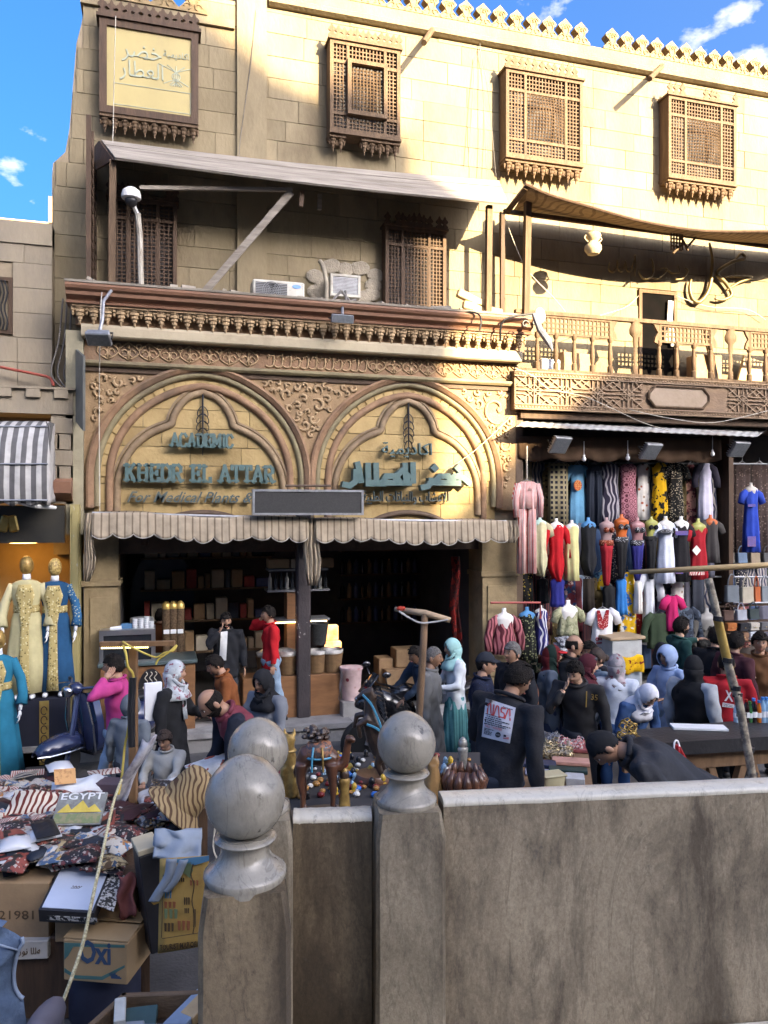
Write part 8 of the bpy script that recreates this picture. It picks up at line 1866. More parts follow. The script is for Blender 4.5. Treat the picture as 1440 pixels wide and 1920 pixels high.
for (px,py,w,l,h,c,lab) in ((1070,1405,.30,.22,.03,'#8a4a4a','pinkish open tray at the back of the jewellery table'),(1070,1432,.30,.14,.03,'#b98a7c','peach cloth tray in the middle of the jewellery table'),(1010,1436,.28,.14,.03,'#2a3550','navy tray in the middle of the jewellery table'),(1065,1448,.30,.10,.03,'#1f3a3a','dark teal tray near the front of the jewellery table'),(1016,1452,.26,.13,.02,'#8a90a8','pale lilac box lid at the front left of the jewellery table'),(1078,1470,.14,.14,.06,'#a9adb2','white box at the front of the jewellery table')):
 p = PG(px,py,jz); b = MB(); b.cham((p.x,p.y,jz+h/2+.004),(w,l,h),.004,RZ(-YAW-.2)); b.build('display_tray', M('tray_'+c,srgb(c),None,scale=8,rough=.5), None, label=lab, cat='tray')
p = PG(1035,1478,jz); t = thing('plastic_tub','yellowed clear plastic tub with lid at the front of the jewellery table','tub',(p.x,p.y,jz)); b = MB(); b.loft([[(p.x+(.085*k_)*x_,p.y+.06*k_*y_,jz+z_) for x_,y_ in ((-1,-.8),(-.8,-1),(.8,-1),(1,-.8),(1,.8),(.8,1),(-.8,1),(-1,.8))] for z_,k_ in ((0,.86),(.01,.9),(.10,1.0))]); b.build('tub_body', M('yellowed_plastic',(.42,.39,.26),(.36,.33,.2),rough=.35), t, smooth=40)
b = MB(); b.cham((p.x,p.y,jz+.108),(.19,.14,.016),.005); b.build('lid', MATS['yellowed_plastic'], t)
b = MB(); p = PG(1064,1462,jz); b.lathe([(.02,0),(.03,0),(.03,.025),(.02,.025)],p,14); b.build('tape_roll', M('yellow_tape',(.6,.45,.05),(.5,.36,.04)), None, label='yellow tape roll beside the plastic tub', cat='tape')
# figurines behind the marble panel
fz = 1.95; table('figurine_table','tall draped table of figurines behind the marble posts',(PD(540,0,2.95),PD(905,0,2.95),PD(900,0,4.0),PD(530,0,4.0)),fz,.04,M('dark_cloth_top',(.05,.043,.04),(.03,.027,.026),scale=4,rough=.9),base=0)
BRZ = M('dark_bronze',(.07,.042,.028),(.03,.02,.015),scale=12,rough=.35,spec=.5,bump=.2); BRR = M('brown_resin',(.12,.05,.028),(.07,.03,.018),scale=10,rough=.3,spec=.5); TQ = M('turquoise_paint',(.05,.26,.38),(.04,.2,.3),rough=.35); GLD = M('gold_figure',(.45,.29,.09),(.22,.13,.04),scale=22,rough=.4,metal=.4)
def skin_fig(name, tubes, mat, parent, vox):
 b = MB()
 for pts,r in tubes: b.tube(pts,r,10)
 return remesh_part(name,b,mat,parent,vox,0,0)
p = PD(598,0,3.2); p.z = fz; t = thing('camel_figurine','dark wooden camel figurine with a painted saddle standing behind the marble panel','figurine',p); F = lambda x,y,z: p+RT*x+FW*y+UP*z
k = .33/.32
skin_fig('camel_body',[([F(-.075,0,.20),F(-.05,0,.235),F(-.01,0,.245),F(.03,0,.235),F(.07,0,.215)],[.03,.047,.05,.045,.035]),([F(-.02,0,.25),F(.0,0,.29),F(.02,0,.26)],[.03,.028,.03]),([F(.06,0,.21),F(.09,-.005,.195),F(.11,-.01,.22),F(.118,-.01,.27),F(.122,-.01,.305)],[.032,.026,.019,.016,.016]),([F(.115,-.012,.312),F(.135,-.02,.312),F(.152,-.028,.304)],[.018,.016,.009]),([F(-.085,0,.215),F(-.10,0,.17),F(-.1,0,.14)],[.01,.008,.004])]+
 [([F(x_,y_,.21),F(x_*1.05,y_*1.2,.14),F(x_*1.0+.006,y_*1.2,.08),F(x_*1.0+.002,y_*1.2,.02),F(x_+.014,y_*1.2-.004,.008)],[.028,.018,.012,.010,.013]) for x_ in (-.07,.055) for y_ in (-.028,.028)], BRR, t, .006)
b = MB(); b.lathe([(.001,0),(.12,0),(.125,.006),(.115,.014),(.001,.016)],p-UP*.012,20,1.15,.7); b.build('base', M('wood_base',(.14,.09,.05),(.09,.055,.03)), t, smooth=40)
b = MB(); b.lathe([(.062,.0),(.064,.02),(.05,.055),(.02,.065)],F(-.0,0,.235),14,1.0,.92); b.build('saddle_cloth', M('saddle_print',(.30,.12,.06),(.06,.05,.05),scale=60,lo=.45,hi=.55,rough=.5), t, smooth=1)
for z_ in (.238,.28): b = MB(); b.tube([F(.064*cos(a)*(1.0 if z_<.25 else .75),.058*sin(a)*(1.0 if z_<.25 else .75),z_) for a in [i*2*pi/20 for i in range(21)]],.005,5); b.build('turquoise_trim', TQ, t)
for k_ in (-.018,.018): b = MB(); b.tube([F(k_,-.05,.285),F(k_*1.2,-.066,.25),F(k_*1.3,-.068,.19)],.005,5); b.build('tassel', TQ if k_<0 else GLD, t)
b = MB(); rr_ = random.Random(2)
for i in range(34): b.ball(F(-.015+rr_.uniform(-.045,.045),rr_.uniform(-.03,.03),.30+rr_.uniform(0,.05)),(.016,.014,.011),6)
b.build('luggage_heap', BRZ, t, kind='stuff')
p = PD(700,0,3.6); p.z = fz; t = thing('horse_figurine','dark rearing horse figurine with turquoise harness beside the middle post','figurine',p); F = lambda x,y,z: p+RT*x+FW*y+UP*z
skin_fig('horse_body',[([F(.04,0,.13),F(.02,0,.19),F(-.0,0,.26),F(-.01,0,.31)],[.05,.055,.05,.035]),([F(-.01,0,.30),F(-.015,0,.36),F(-.0,0,.40)],[.036,.028,.024]),([F(.0,0,.41),F(-.04,0,.40),F(-.075,0,.375)],[.026,.02,.013]),([F(-.02,-.03,.29),F(-.07,-.03,.26),F(-.06,-.03,.20)],[.02,.014,.011]),([F(-.02,.03,.30),F(-.08,.03,.29),F(-.09,.03,.23)],[.02,.014,.011]),([F(.05,-.03,.14),F(.02,-.035,.08),F(.05,-.035,.01)],[.035,.018,.014]),([F(.05,.03,.14),F(.03,.035,.08),F(.06,.035,.01)],[.035,.018,.014]),([F(.085,0,.14),F(.11,0,.08),F(.09,0,.02)],[.018,.022,.008])],BRZ,t,.006)
b = MB(); b.lathe([(.001,0),(.09,0),(.095,.03),(.08,.06),(.001,.06)],p-UP*.03,18); b.build('base', BRR, t, smooth=40)
b = MB();
for i in range(9): b.tube([F(.012+.006*i,-.01,.41-.02*i),F(.04+.004*i,-.02,.40-.022*i),F(.055,-.02,.37-.022*i)],[.008,.01,.002],5)
b.build('mane', BLACKP, t)
for pts in ([(-.05,-.022,.40),(-.01,-.038,.36),(.02,-.05,.30),(.05,-.055,.22)],[(-.03,-.05,.27),(.02,-.058,.25),(.07,-.04,.2)]): b = MB(); b.tube(smoothpath([F(*q) for q in pts],4),.006,5); b.build('turquoise_strap', TQ, t)
def seated_cat(px,d_,h,mat,label,name='cat_figurine'):
 p = PD(px,0,d_); p.z = fz; t = thing(name,label,'figurine',p); F = lambda x,y,z: p+(RT*x+FW*y+UP*z)*(h/.3)
 skin_fig('body',[([F(.0,0,.0),F(0,0,.06),F(0,-.005,.13),F(0,-.01,.20),F(0,-.01,.235)],[.05,.05,.038,.026,.022]),([F(0,-.01,.245),F(0,-.03,.25)],[.03,.022]),([F(-.02,-.005,.265),F(-.022,-.002,.30)],[.011,.003]),([F(.02,-.005,.265),F(.022,-.002,.30)],[.011,.003]),([F(-.02,-.03,.13),F(-.02,-.045,.0)],[.016,.013]),([F(.02,-.03,.13),F(.02,-.045,.0)],[.016,.013])],mat,t,.006*h/.3)
 b = MB(); b.tube([F(.027*cos(a),.027*sin(a)-.01,.2) for a in [i*2*pi/12 for i in range(13)]],.006,5); b.build('collar', GLD, t)
seated_cat(812,3.3,.215,M('tan_wood',(.33,.19,.075),(.25,.135,.05),scale=10,rough=.4),'tan wooden seated cat figurine right of the middle post')
seated_cat(543,3.4,.30,GLD,'tall golden jackal figurine half hidden beside the rear ball finial','jackal_figurine')
def statuette(px,d_,h,mat,label,disc=None,yoff=0):
 p = PD(px,0,d_); p.z = fz; t = thing('statuette',label,'figurine',p); s_ = h/.3
 b = MB(); b.lathe([(.001,0),(.045,0),(.045,.02),(.04,.03),(.036,.08),(.03,.14),(.036,.19),(.04,.215),(.018,.232),(.016,.24),(.024,.255),(.022,.28),(.008,.295)],Vector((0,0,0)),14,1,.75); b.v = [tuple(p+Vector(v)*s_) for v in b.v]; b.build('figure', mat, t, smooth=1)
 b = MB(); b.ball(p+UP*.245*s_+FW*.004,(.034*s_,.03*s_,.045*s_),10); b.build('headdress', BRZ if disc else mat, t, smooth=1)
 if disc: b = MB(); b.lathe([(.001,-.004),(.026*s_,-.004),(.026*s_,.004),(.001,.004)],p+UP*.32*s_,16,1,1,RZ(-YAW)@RX(pi/2)); b.build('sun_disc', M('red_disc',(.38,.05,.03),(.3,.04,.02),rough=.3), t)
statuette(646,3.2,.19,GLD,'gold queen statuette with a red sun disc behind the marble panel',True)
SLV = M('silver_figure',(.42,.40,.35),(.2,.19,.17),scale=30,rough=.35,metal=.5)
statuette(838,3.3,.16,SLV,'silver warrior statuette beside the tan cat'); statuette(850,3.4,.14,M('white_red_fig',(.6,.55,.5),(.45,.1,.08),scale=40,lo=.45,hi=.5),'small white and red statuette beside the silver warrior'); statuette(868,3.6,.2,SLV,'silver statuette behind the brown bowl')
p = PD(870,0,3.3); p.z = fz+.03; t = thing('lotus_bowl','dark brown fluted wooden bowl on the figurine table','bowl',p)
b = MB()
for i in range(14):
 a = 2*pi*i/14; b.tube([p+Vector((.03*cos(a),.03*sin(a),-.03)),p+Vector((.07*cos(a),.07*sin(a),.03)),p+Vector((.085*cos(a),.085*sin(a),.08)),p+Vector((.068*cos(a),.068*sin(a),.125))],[.014,.021,.021,.006],7)
b.lathe([(.02,0),(.05,.03),(.055,.07),(.04,.09),(.04,.03),(.001,.02)],p,18); b.build('fluted_petals', BRR, t, smooth=1, kind='stuff')
b = MB(); p = PD(556,0,3.5); p.z = fz; b.tube([p+Vector((.045*cos(a)*1,.02*sin(a),.06+.045*sin(a))) for a in [i*2*pi/16 for i in range(17)]],.022,8); b.build('black_ring', BLACKP, None, smooth=1, label='shiny black ring ornament beside the camel figurine', cat='ornament')
tm = [M('trk_'+c,srgb(c),None,rough=.3,scale=20) for c in ('#1f6fc0','#c9a23a','#e0ddd4','#1a1a1c','#a8763a','#8fb0c4','#7a2420')]
tri = []
for i in range(7):
 b = MB(); b.lathe([(.001,0),(.018,0),(.02,.006),(.012,.014),(.017,.026),(.012,.04),(.004,.048)],(0,0,0),8) if i%2 else b.ball((0,0,.014),(.02,.02,.014),8); tri.append(b.mesh('trinket',tm[i],1))
rt_ = random.Random(12)
for i in range(170):
 p = PD(rt_.uniform(560,720) if i < 140 else rt_.uniform(800,880),0,rt_.uniform(3.35,3.95)); p.z = fz+rt_.uniform(0,.05)*0
 o = link('trinket',rt_.choice(tri),None,p,label='tiny coloured trinket among the figurines behind the marble posts',cat='trinket',group='trinkets on the figurine table'); s_ = rt_.uniform(.45,1.0); o.scale=(s_,s_,s_)
# wooden T pole before the old man
t = thing('wooden_t_pole','rough wooden T pole with ragged ties in front of the old man','pole',PD(785,0,6.0)-UP*EYE)
b = MB(); b.tube([PD(797,1150,6.0),PD(792,1240,6.0),PD(786,1340,6.0),PD(783,1500,6.0),Vector((PD(780,0,6.0).x,PD(780,0,6.0).y,0))],[.028,.03,.03,.03,.03],8); b.build('pole', M('rough_pole',(.24,.14,.075),(.13,.08,.045),scale=9,stretch=(2,2,.6),rough=.8,bump=.4), t, smooth=1)
b = MB(); b.tube([PD(741,1142,6.1),PD(797,1150,6.0),PD(844,1163,5.95)],[.018,.028,.022],8); b.build('crossbar', M('pale_stick',(.42,.30,.19),(.33,.22,.13),scale=6,stretch=(.6,2,2)), t, smooth=1)
b = MB(); b.tube(smoothpath([PD(748,1146,6.0),PD(770,1160,5.97),PD(790,1168,5.95),PD(815,1166,5.95),PD(840,1162,5.93)],4),.008,5); b.build('tie', M('pale_tie',(.5,.48,.44)), t)
b = MB(); b.ball(PD(752,1141,6.05),(.04,.02,.02),6); b.build('red_tie', cloth('#a83a2a'), t)
run_jobs()
# left shop: striped awning, sign, gowned mannequins
ls = thing('dress_shop','narrow dress shop with a black fascia at the left edge of the street','shop',(-2.6,11,.0))
b = MB(); b.bb(-7,PX(130,11.2),11.9,12.0,.25,3.4); b.build('back_wall', M('warm_shop_wall',(.38,.24,.09),(.28,.17,.06),scale=2), ls)
b = MB(); b.bb(-7,PX(122,10.95),10.9,11.0,PZ(60,1018,10.9),PZ(60,948,10.9)); b.build('fascia', M('black_fascia',(.03,.03,.028),(.05,.045,.035),scale=2,rough=.35), ls)
for i,px in enumerate((8,24)): p = PY(px,982,10.88); b = MB(); b.cham(p,(.12,.04,.22),.02,RYm(.3-.5*i)); b.build('gilt_letter', GOLDP, ls)
b = MB(); b.bb(PX(133,10.9),PX(150,10.9),10.8,11.4,0,3.3); b.bb(PX(136,10.78),PX(146,10.78),10.77,10.8,0,3.2); b.build('pilaster', M('peeling_gilt',(.36,.30,.13),(.27,.22,.09),scale=3,stretch=(2,2,.5),rough=.7,dirt=(.45,.42,.35),dscale=7,dlo=.6,dhi=.68), ls)
b = MB(); b.bb(PX(96,11.0),PX(137,11.0),10.98,11.9,PZ(110,945,11),PZ(110,776,11)); o = b.build('wall', STONE2, ls)
for i in range(4):
 for j in range(2): z0 = PZ(110,785+30*i,10.98); b = MB(); b.cham((PX(106+20*j-6*(i%2),10.97),10.958,z0-.1),(.14+.03*(i%2),.06,.2),.006); b.build('stone_block', STONE2, ls)
b = MB(); b.sweep_x([(10.98,PZ(110,940,11)),(10.80,PZ(110,925,11)),(10.78,PZ(110,905,11)),(10.98,PZ(110,895,11))],PX(97,10.9),PX(135,10.9)); b.build('bracket', MOULD, ls)
b = MB(); b.lathe([(.0,0),(.18,.0),(.17,.05),(.0,.06)],PY(45,1018,11.3),12); b.build('warm_lamp', M('warm_glow',(1,.6,.2),(1,.55,.18),emit=4), ls)
t = thing('striped_awning','grey and white striped dutch awning at the left edge','awning',PY(40,900,10.5)); SA = PAT('grey_white_stripe','stripe',(.46,.44,.41),(.115,.11,.108),scale=2.6,th=.5)
rows = []
for k,(yy,dp) in enumerate(((790,11.0),(792,10.8),(800,10.55),(830,10.35),(870,10.25),(915,10.22),(938,10.24),(946,10.25))):
 rows.append([PY(-160+(250 - (4 if k<2 else 0))*i/50,yy+(3*sin(i*.9) if k==7 else 0),dp)+Vector((0,.012*sin(i*.8+k),0)) for i in range(51)])
ribbon('canopy', rows, SA, t, .012)
ribbon('end_cloth', [[r[-1].lerp(PY(104,yy,11.0),q)+Vector((.02*sin(q*9+i),0,0)) for q in (0,.25,.5,.75,1)] for i,(r,yy) in enumerate(zip(rows,(792,794,800,830,870,912,930,938)))], SA, t, .012)
for k in (2,4,6): b = MB(); b.tube([v+Vector((0,-.02,0)) for v in rows[k][::5]],.012,6); b.build('hoop', METALG, t)
b = MB(); b.tube([PY(30,940,10.3),PY(70,948,10.3),PY(105,952,10.4)],[.03,.04,.02],8); b.build('rolled_edge', WHITEP, t)
# plinth and mannequins
b = MB(); b.bb(-4.2,PX(128,10.55),10.5,11.3,.0,.84); pl = b.build('display_plinth', M('navy_velvet',(.012,.014,.028),(.008,.009,.018),rough=.8), None, label='dark navy display plinth under the gowned mannequins', cat='plinth')
b = MB(); a = PX(74,10.5); b.bb(a,a+.11,10.485,10.5,.02,.82); g_ = b.build('gold_trim', GOLDP, pl)
for i in range(6): b = MB(); b.tube([(a+.055+.035*cos(q),10.48,.1+.12*i+.05*sin(q)) for q in [k*.5 for k in range(12)]],.007,5); b.build('gold_scroll', WOODD, pl)
def mannequin(px,yt,zb,Y,dress,trim,label,head,sleeve,H=1.72):
 p = PY(px,yt,Y); h = p.z-zb; k = h/1.72; b0 = Vector((p.x,Y,zb)); t = thing('mannequin',label,'mannequin',b0,'gowned mannequins'); W = lambda x,y,z: b0+Vector((x*k,y*k,z*k)); m = dress if not isinstance(dress,str) else cloth(dress)
 if head:
  b = MB(); b.ball(W(0,0,1.60),(.082*k,.095*k,.12*k),16); o = b.build('head', GLD if head=='gold' else M('lace_head',(.50,.36,.13),(.25,.16,.05),scale=40,lo=.45,hi=.55,rough=.5), t, smooth=1)
 b = MB(); b.tube([W(0,0,1.52),W(0,0,1.40)],[.045*k,.055*k],10); b.build('neck', WHITEPL, t, smooth=1)
 b = MB(); n = 40; rg = lambda z,rx,ry,f: [W(rx*cos(q)*(1+f*sin(q*9)),ry*sin(q)*(1+f*sin(q*9)),z) for q in [2*pi*j/n for j in range(n)]]
 b.loft([rg(1.43,.05,.05,0),rg(1.41,.12,.075,0),rg(1.37,.185,.095,0),rg(1.25,.175,.12,0),rg(1.12,.145,.105,0),rg(1.05,.14,.10,0),rg(.95,.17,.12,.01),rg(.7,.20,.15,.03),rg(.35,.24,.18,.05),rg(.07,.27,.21,.07)]); b.build('gown', m, t, smooth=1)
 tm_ = trim if not isinstance(trim,str) else cloth(trim)
 b = MB(); b.lathe([(.147,1.03),(.152,1.05),(.152,1.10),(.147,1.12)],(0,0,0),24,1,.74); b.v = [tuple(W(*v)) for v in b.v]; b.build('belt', tm_, t, smooth=1)
 b = MB(); b.grid([[W(x_,-(.125 if z_>1.15 else .115+.10*(1.1-min(1.1,z_)))-.008+.25*abs(x_)**2*3,z_) for x_ in (-w_,-w_*.5,0,w_*.5,w_)] for z_,w_ in ((1.38,.07),(1.25,.11),(1.12,.08),(.9,.045),(.6,.05),(.3,.06),(.08,.07))]); o = b.build('front_embroidery', tm_, t, smooth=1); s = o.modifiers.new('thickness','SOLIDIFY'); s.thickness=.012
 for sg in (-1,1):
  b = MB(); b.tube([W(sg*.15,0,1.37),W(sg*.24,0,1.15),W(sg*.27,-.03,.98),W(sg*.26,-.08,.86)],[.055*k,.055*k,.055*k,.068*k],12); b.build('sleeve', sleeve if not isinstance(sleeve,str) else cloth(sleeve), t, smooth=1)
  b = MB(); hp = W(sg*.25,-.10,.80); b.tube([W(sg*.26,-.08,.88),hp],[.022*k,.02*k],8); b.ball(hp+Vector((0,-.01,-.04*k)),(.02*k,.03*k,.04*k),8)
  for i in range(4): b.tube([hp+Vector((0,-.028+.016*i,-.06*k)),hp+Vector((-sg*.01,-.03+.017*i,-.11*k)),hp+Vector((-sg*.03,-.03+.017*i,-.14*k))],.007*k,5)
  b.tube([hp+Vector((0,-.03,-.03)),hp+Vector((-sg*.02,-.06,-.08))],.008*k,5); b.build('hand', WHITEPL, t, smooth=1)
  b = MB(); b.ball(W(sg*.09,-.18,.03),(.035*k,.10*k,.03*k),10); b.build('foot', WHITEPL, t, smooth=1)
LACE = PAT('gold_lace','cell','#b3a06a','#6f6238','#d8cc9c',scale=34,th=.35); LACE2 = PAT('silver_lace','cell','#2a5f86','#b0b49a',scale=34,th=.3)
mannequin(50,1042,.84,10.75,'#b5ab80',LACE,'mannequin in a cream and gold embroidered gown with a gold woven head','gold',cloth('#c2b88f'))
mannequin(103,1046,.84,10.8,'#14466a',LACE,'mannequin in a petrol blue gown with gold belt beside the cream gown','lace',LACE2)
mannequin(-4,1180,.0,10.15,'#126b86',LACE,'mannequin in a turquoise gown cut by the left edge of the picture','gold',cloth('#126b86'))
# scooter and motorbike
RUB = M('tyre_rubber',(.018,.018,.018),(.012,.012,.012),rough=.85); NAVY = M('navy_paint',(.02,.03,.08),(.015,.022,.06),rough=.2,spec=.6,coat=.5); CHR = M('chrome',(.6,.6,.6),(.5,.5,.5),metal=1,rough=.15); BPL = M('black_gloss',(.012,.012,.014),(.02,.02,.022),rough=.2,spec=.6,coat=.4)
def wheel(t,c,ax,r,w):
 R = basis(ax.orthogonal().normalized(),ax.cross(ax.orthogonal().normalized()),ax); b = MB(); b.lathe([(r*.62,-w*.4),(r*.9,-w*.5),(r,-w*.2),(r,w*.2),(r*.9,w*.5),(r*.62,w*.4)],c,24,1,1,R); o = b.build('wheel', RUB, t, smooth=50)
 b = MB(); b.lathe([(.02,-w*.35),(.05,-w*.35),(.05,w*.35),(.02,w*.35)],c,12,1,1,R)
 for i in range(6): a = i*pi/3; d_ = R@Vector((cos(a),sin(a),0)); b.tube([Vector(c)+d_*.03,Vector(c)+d_*r*.63],.014,6)
 b.build('rim', METALG, t)
gp = PG(118,1462,0); t = thing('scooter','dark blue scooter parked before the dress shop','scooter',gp); d1 = (-RT*.55-FW*.83).normalized(); ax = UP.cross(d1).normalized(); F = lambda f,s,z: gp+d1*f+ax*s+UP*z
wheel(t,F(.0,0,.23),ax,.23,.10); wheel(t,F(-1.2,0,.23),ax,.23,.11)
b = MB(); b.loft([[F(f_,w_*cos(q),z_+h_*sin(q)) for q in [pi*j/8 for j in range(9)]] for f_,w_,z_,h_ in ((.36,.05,.36,.05),(.25,.12,.36,.14),(.05,.14,.38,.17),(-.15,.12,.38,.17),(-.22,.08,.38,.12))],True,False); o = b.build('mudguard', NAVY, t, smooth=1); s = o.modifiers.new('thickness','SOLIDIFY'); s.thickness=.01
b = MB(); b.tube([F(.36,-.05,.36),F(.25,-.13,.36),F(.0,-.15,.36),F(-.2,-.12,.36)],.012,6); b.tube([F(.36,.05,.36),F(.25,.13,.36),F(.0,.15,.36),F(-.2,.12,.36)],.012,6); b.build('chrome_strip', CHR, t)
b = MB(); b.loft([[F(f_-.06*abs(s_)**2*8*.3,s_*w_,z_) for s_ in (-1,-.6,-.2,.2,.6,1)]+[F(f_-.05,s_*w_,z_) for s_ in (1,.6,.2,-.2,-.6,-1)] for f_,w_,z_ in ((-.30,.14,.25),(-.27,.24,.40),(-.24,.26,.65),(-.22,.2,.9),(-.20,.10,1.0))]); b.build('leg_shield', NAVY, t, smooth=40)
b = MB(); b.tube([F(-.28,-.24,.3),F(-.22,-.27,.65),F(-.19,-.2,.92)],.012,6); b.build('shield_trim', CHR, t); b = MB(); b.tube([F(-.28,.24,.3),F(-.22,.27,.65),F(-.19,.2,.92)],.012,6); b.build('shield_trim', CHR, t)
b = MB(); b.tube([F(.0,.07,.23),F(-.1,.05,.6),F(-.2,0,1.0)],.035,8); b.build('steering_column', NAVY, t)
b = MB(); b.tube(smoothpath([F(-.36,-.36,1.10),F(-.25,-.2,1.08),F(-.16,0,1.06),F(-.25,.2,1.08),F(-.36,.36,1.10)],4),[.018]*8+[.05]*1+[.018]*8,8); b.ball(F(-.17,0,1.06),(.11,.09,.08),12,basis(ax,d1,UP)); b.build('handlebar', NAVY, t, smooth=1)
b = MB(); b.lathe([(.0,.05),(.06,.045),(.075,.0),(.06,-.05),(.0,-.06)],F(-.06,0,1.04),16,1,1,basis(ax,UP,d1)); b.build('headlight', CHR, t, smooth=1)
for sg in (-1,1): b = MB(); b.tube([F(-.33,sg*.34,1.1),F(-.38,sg*.42,1.1)],.022,8); b.build('grip', BLACKP, t); b = MB(); b.tube([F(-.30,sg*.3,1.08),F(-.22,sg*.42,1.06)],.008,5); b.build('brake_lever', CHR, t)
b = MB(); b.slab([F(-.28,-.2,.25),F(-.28,.2,.25),F(-.8,.17,.25),F(-.8,-.17,.25)],UP,.04); b.build('footboard', BPL, t)
b = MB(); b.loft([[F(f_,w_*cos(q),z_+h_*sin(q)) for q in [2*pi*j/16 for j in range(16)]] for f_,w_,z_,h_ in ((-.72,.1,.5,.2),(-.85,.2,.52,.25),(-1.15,.24,.52,.25),(-1.4,.2,.55,.18),(-1.5,.08,.58,.08))]); b.build('rear_body', NAVY, t, smooth=1)
b = MB(); b.loft([[F(f_,w_*cos(q),z_+.05*sin(q)) for q in [2*pi*j/12 for j in range(12)]] for f_,w_,z_ in ((-.72,.1,.78),(-.85,.16,.80),(-1.2,.17,.80),(-1.42,.1,.82))]); b.build('seat', BLACKP, t, smooth=1)
gp = PG(683,1440,0); t = thing('motorbike','black motorbike parked behind the middle ball finial','motorbike',gp); d1 = (-RT*.93-FW*.36).normalized(); ax = UP.cross(d1).normalized(); F = lambda f,s,z: gp+d1*f+ax*s+UP*z
wheel(t,F(.0,0,.31),ax,.31,.11); wheel(t,F(-1.35,0,.31),ax,.31,.13)
b = MB(); b.loft([[F(f_,w_*cos(q),z_+h_*sin(q)) for q in [2*pi*j/14 for j in range(14)]] for f_,w_,z_,h_ in ((.12,.03,.80,.03),(.02,.13,.84,.12),(-.2,.19,.82,.2),(-.45,.2,.70,.22),(-.65,.15,.6,.18))]); b.build('fairing', BPL, t, smooth=1)
b = MB(); b.loft([[F(f_,w_*cos(q),z_+h_*sin(q)) for q in [2*pi*j/12 for j in range(12)]] for f_,w_,z_,h_ in ((-.35,.1,.9,.08),(-.5,.16,.92,.12),(-.8,.14,.86,.1),(-.9,.1,.82,.06))]); b.build('tank', BPL, t, smooth=1)
b = MB(); b.loft([[F(f_,w_*cos(q),z_+.05*sin(q)) for q in [2*pi*j/12 for j in range(12)]] for f_,w_,z_ in ((-.85,.12,.82),(-1.1,.15,.82),(-1.4,.13,.9),(-1.62,.06,.98))]); b.build('seat', BLACKP, t, smooth=1)
b = MB(); b.grid([[F(f_,s_*w_,z_) for s_ in (-1,-.5,0,.5,1)] for f_,w_,z_ in ((.05,.10,.94),(-.05,.12,1.05),(-.16,.10,1.17))]); o = b.build('windscreen', GLASSD, t, smooth=1); s = o.modifiers.new('thickness','SOLIDIFY'); s.thickness=.008
b = MB(); b.tube(smoothpath([F(-.32,-.38,1.04),F(-.22,-.2,1.06),F(-.2,0,1.04),F(-.22,.2,1.06),F(-.32,.38,1.04)],3),.016,6); b.build('handlebar', BLACKM, t)
for sg in (-1,1):
 b = MB(); b.tube([F(0,sg*.08,.31),F(-.22,sg*.09,.95)],.025,8); b.build('fork', METALG, t)
 b = MB(); b.tube([F(-.2,sg*.28,1.04),F(-.16,sg*.34,1.18)],.008,5); b.ball(F(-.16,sg*.36,1.22),(.06,.02,.04),8); b.build('mirror', BPL, t, smooth=1)
b = MB(); b.ball(F(.07,-.04,.86),(.05,.03,.04),8); b.build('headlight', CHR, t, smooth=1)
b = MB(); b.box(F(-.65,0,.42),(.24,.5,.32),basis(ax,d1,UP)); b.build('engine', METALG, t)
for k in (0,1): b = MB(); b.box(F(-.13-.035*k,-.185,.90-.055*k),(.008,.06,.045),basis(ax,d1,UP)@RX(.4)); b.build('white_decal', WHITEPL, t)
# coffee counter and shop goods
Yk = 10.75; x0,x1 = PX(187,Yk),PX(366,Yk)
ck = thing('coffee_counter','wooden coffee counter with a black steaming cup emblem','counter',((x0+x1)/2,Yk,.25)); BRW = M('orange_brown_wood',(.22,.105,.045),(.15,.07,.03),scale=3,stretch=(1,1,4),rough=.5)
b = MB(); b.cham(((x0+x1)/2,Yk+.3,.70),(x1-x0,.6,.9),.01); b.build('body', BRW, ck)
b = MB(); b.cham(((x0+x1)/2,Yk+.3,1.175),(x1-x0+.06,.68,.05),.01); b.build('worktop', M('green_top',(.08,.11,.105),(.06,.08,.078),rough=.3), ck)
p = PY(283,1290,Yk-.01); b = MB(); b.lathe([(.001,0),(.2,0),(.2,.008),(.001,.008)],p,24,.8,1.3,RX(pi/2)); b.build('emblem', BLACKP, ck)
b = MB()
for i in range(3): b.tube([p+Vector((-.06+.06*i+.018*sin(k*1.2),-.012,.06+.02*k)) for k in range(9)],.006,5)
b.tube([p+Vector((.10*cos(q),-.012,.02+.12*sin(q))) for q in [pi+pi*i/10 for i in range(11)]]+[p+Vector((-.10,-.012,.02))],.007,5); b.build('emblem_lines', M('pale_line',(.55,.5,.4)), ck)
t = thing('display_case','steel and glass display case on the coffee counter','case',PY(238,1243,Yk+.1)); a = PY(186,1186,Yk+.05); c = PY(291,1243,Yk+.05)
b = MB(); frame(b,a.x,c.x,c.z,a.z,.05,Yk+.05,Yk+.45); b.bb(a.x,c.x,Yk+.05,Yk+.45,a.z,a.z+.02); b.bb(a.x+.05,c.x-.05,Yk+.06,Yk+.44,(a.z+c.z)/2-.01,(a.z+c.z)/2+.01); b.build('steel_frame', M('steel',(.5,.5,.5),(.4,.4,.4),metal=.9,rough=.3), t)
b = MB(); b.bb(a.x+.05,c.x-.05,Yk+.07,Yk+.08,c.z+.05,a.z-.05); b.build('glass', GLASSD, t)
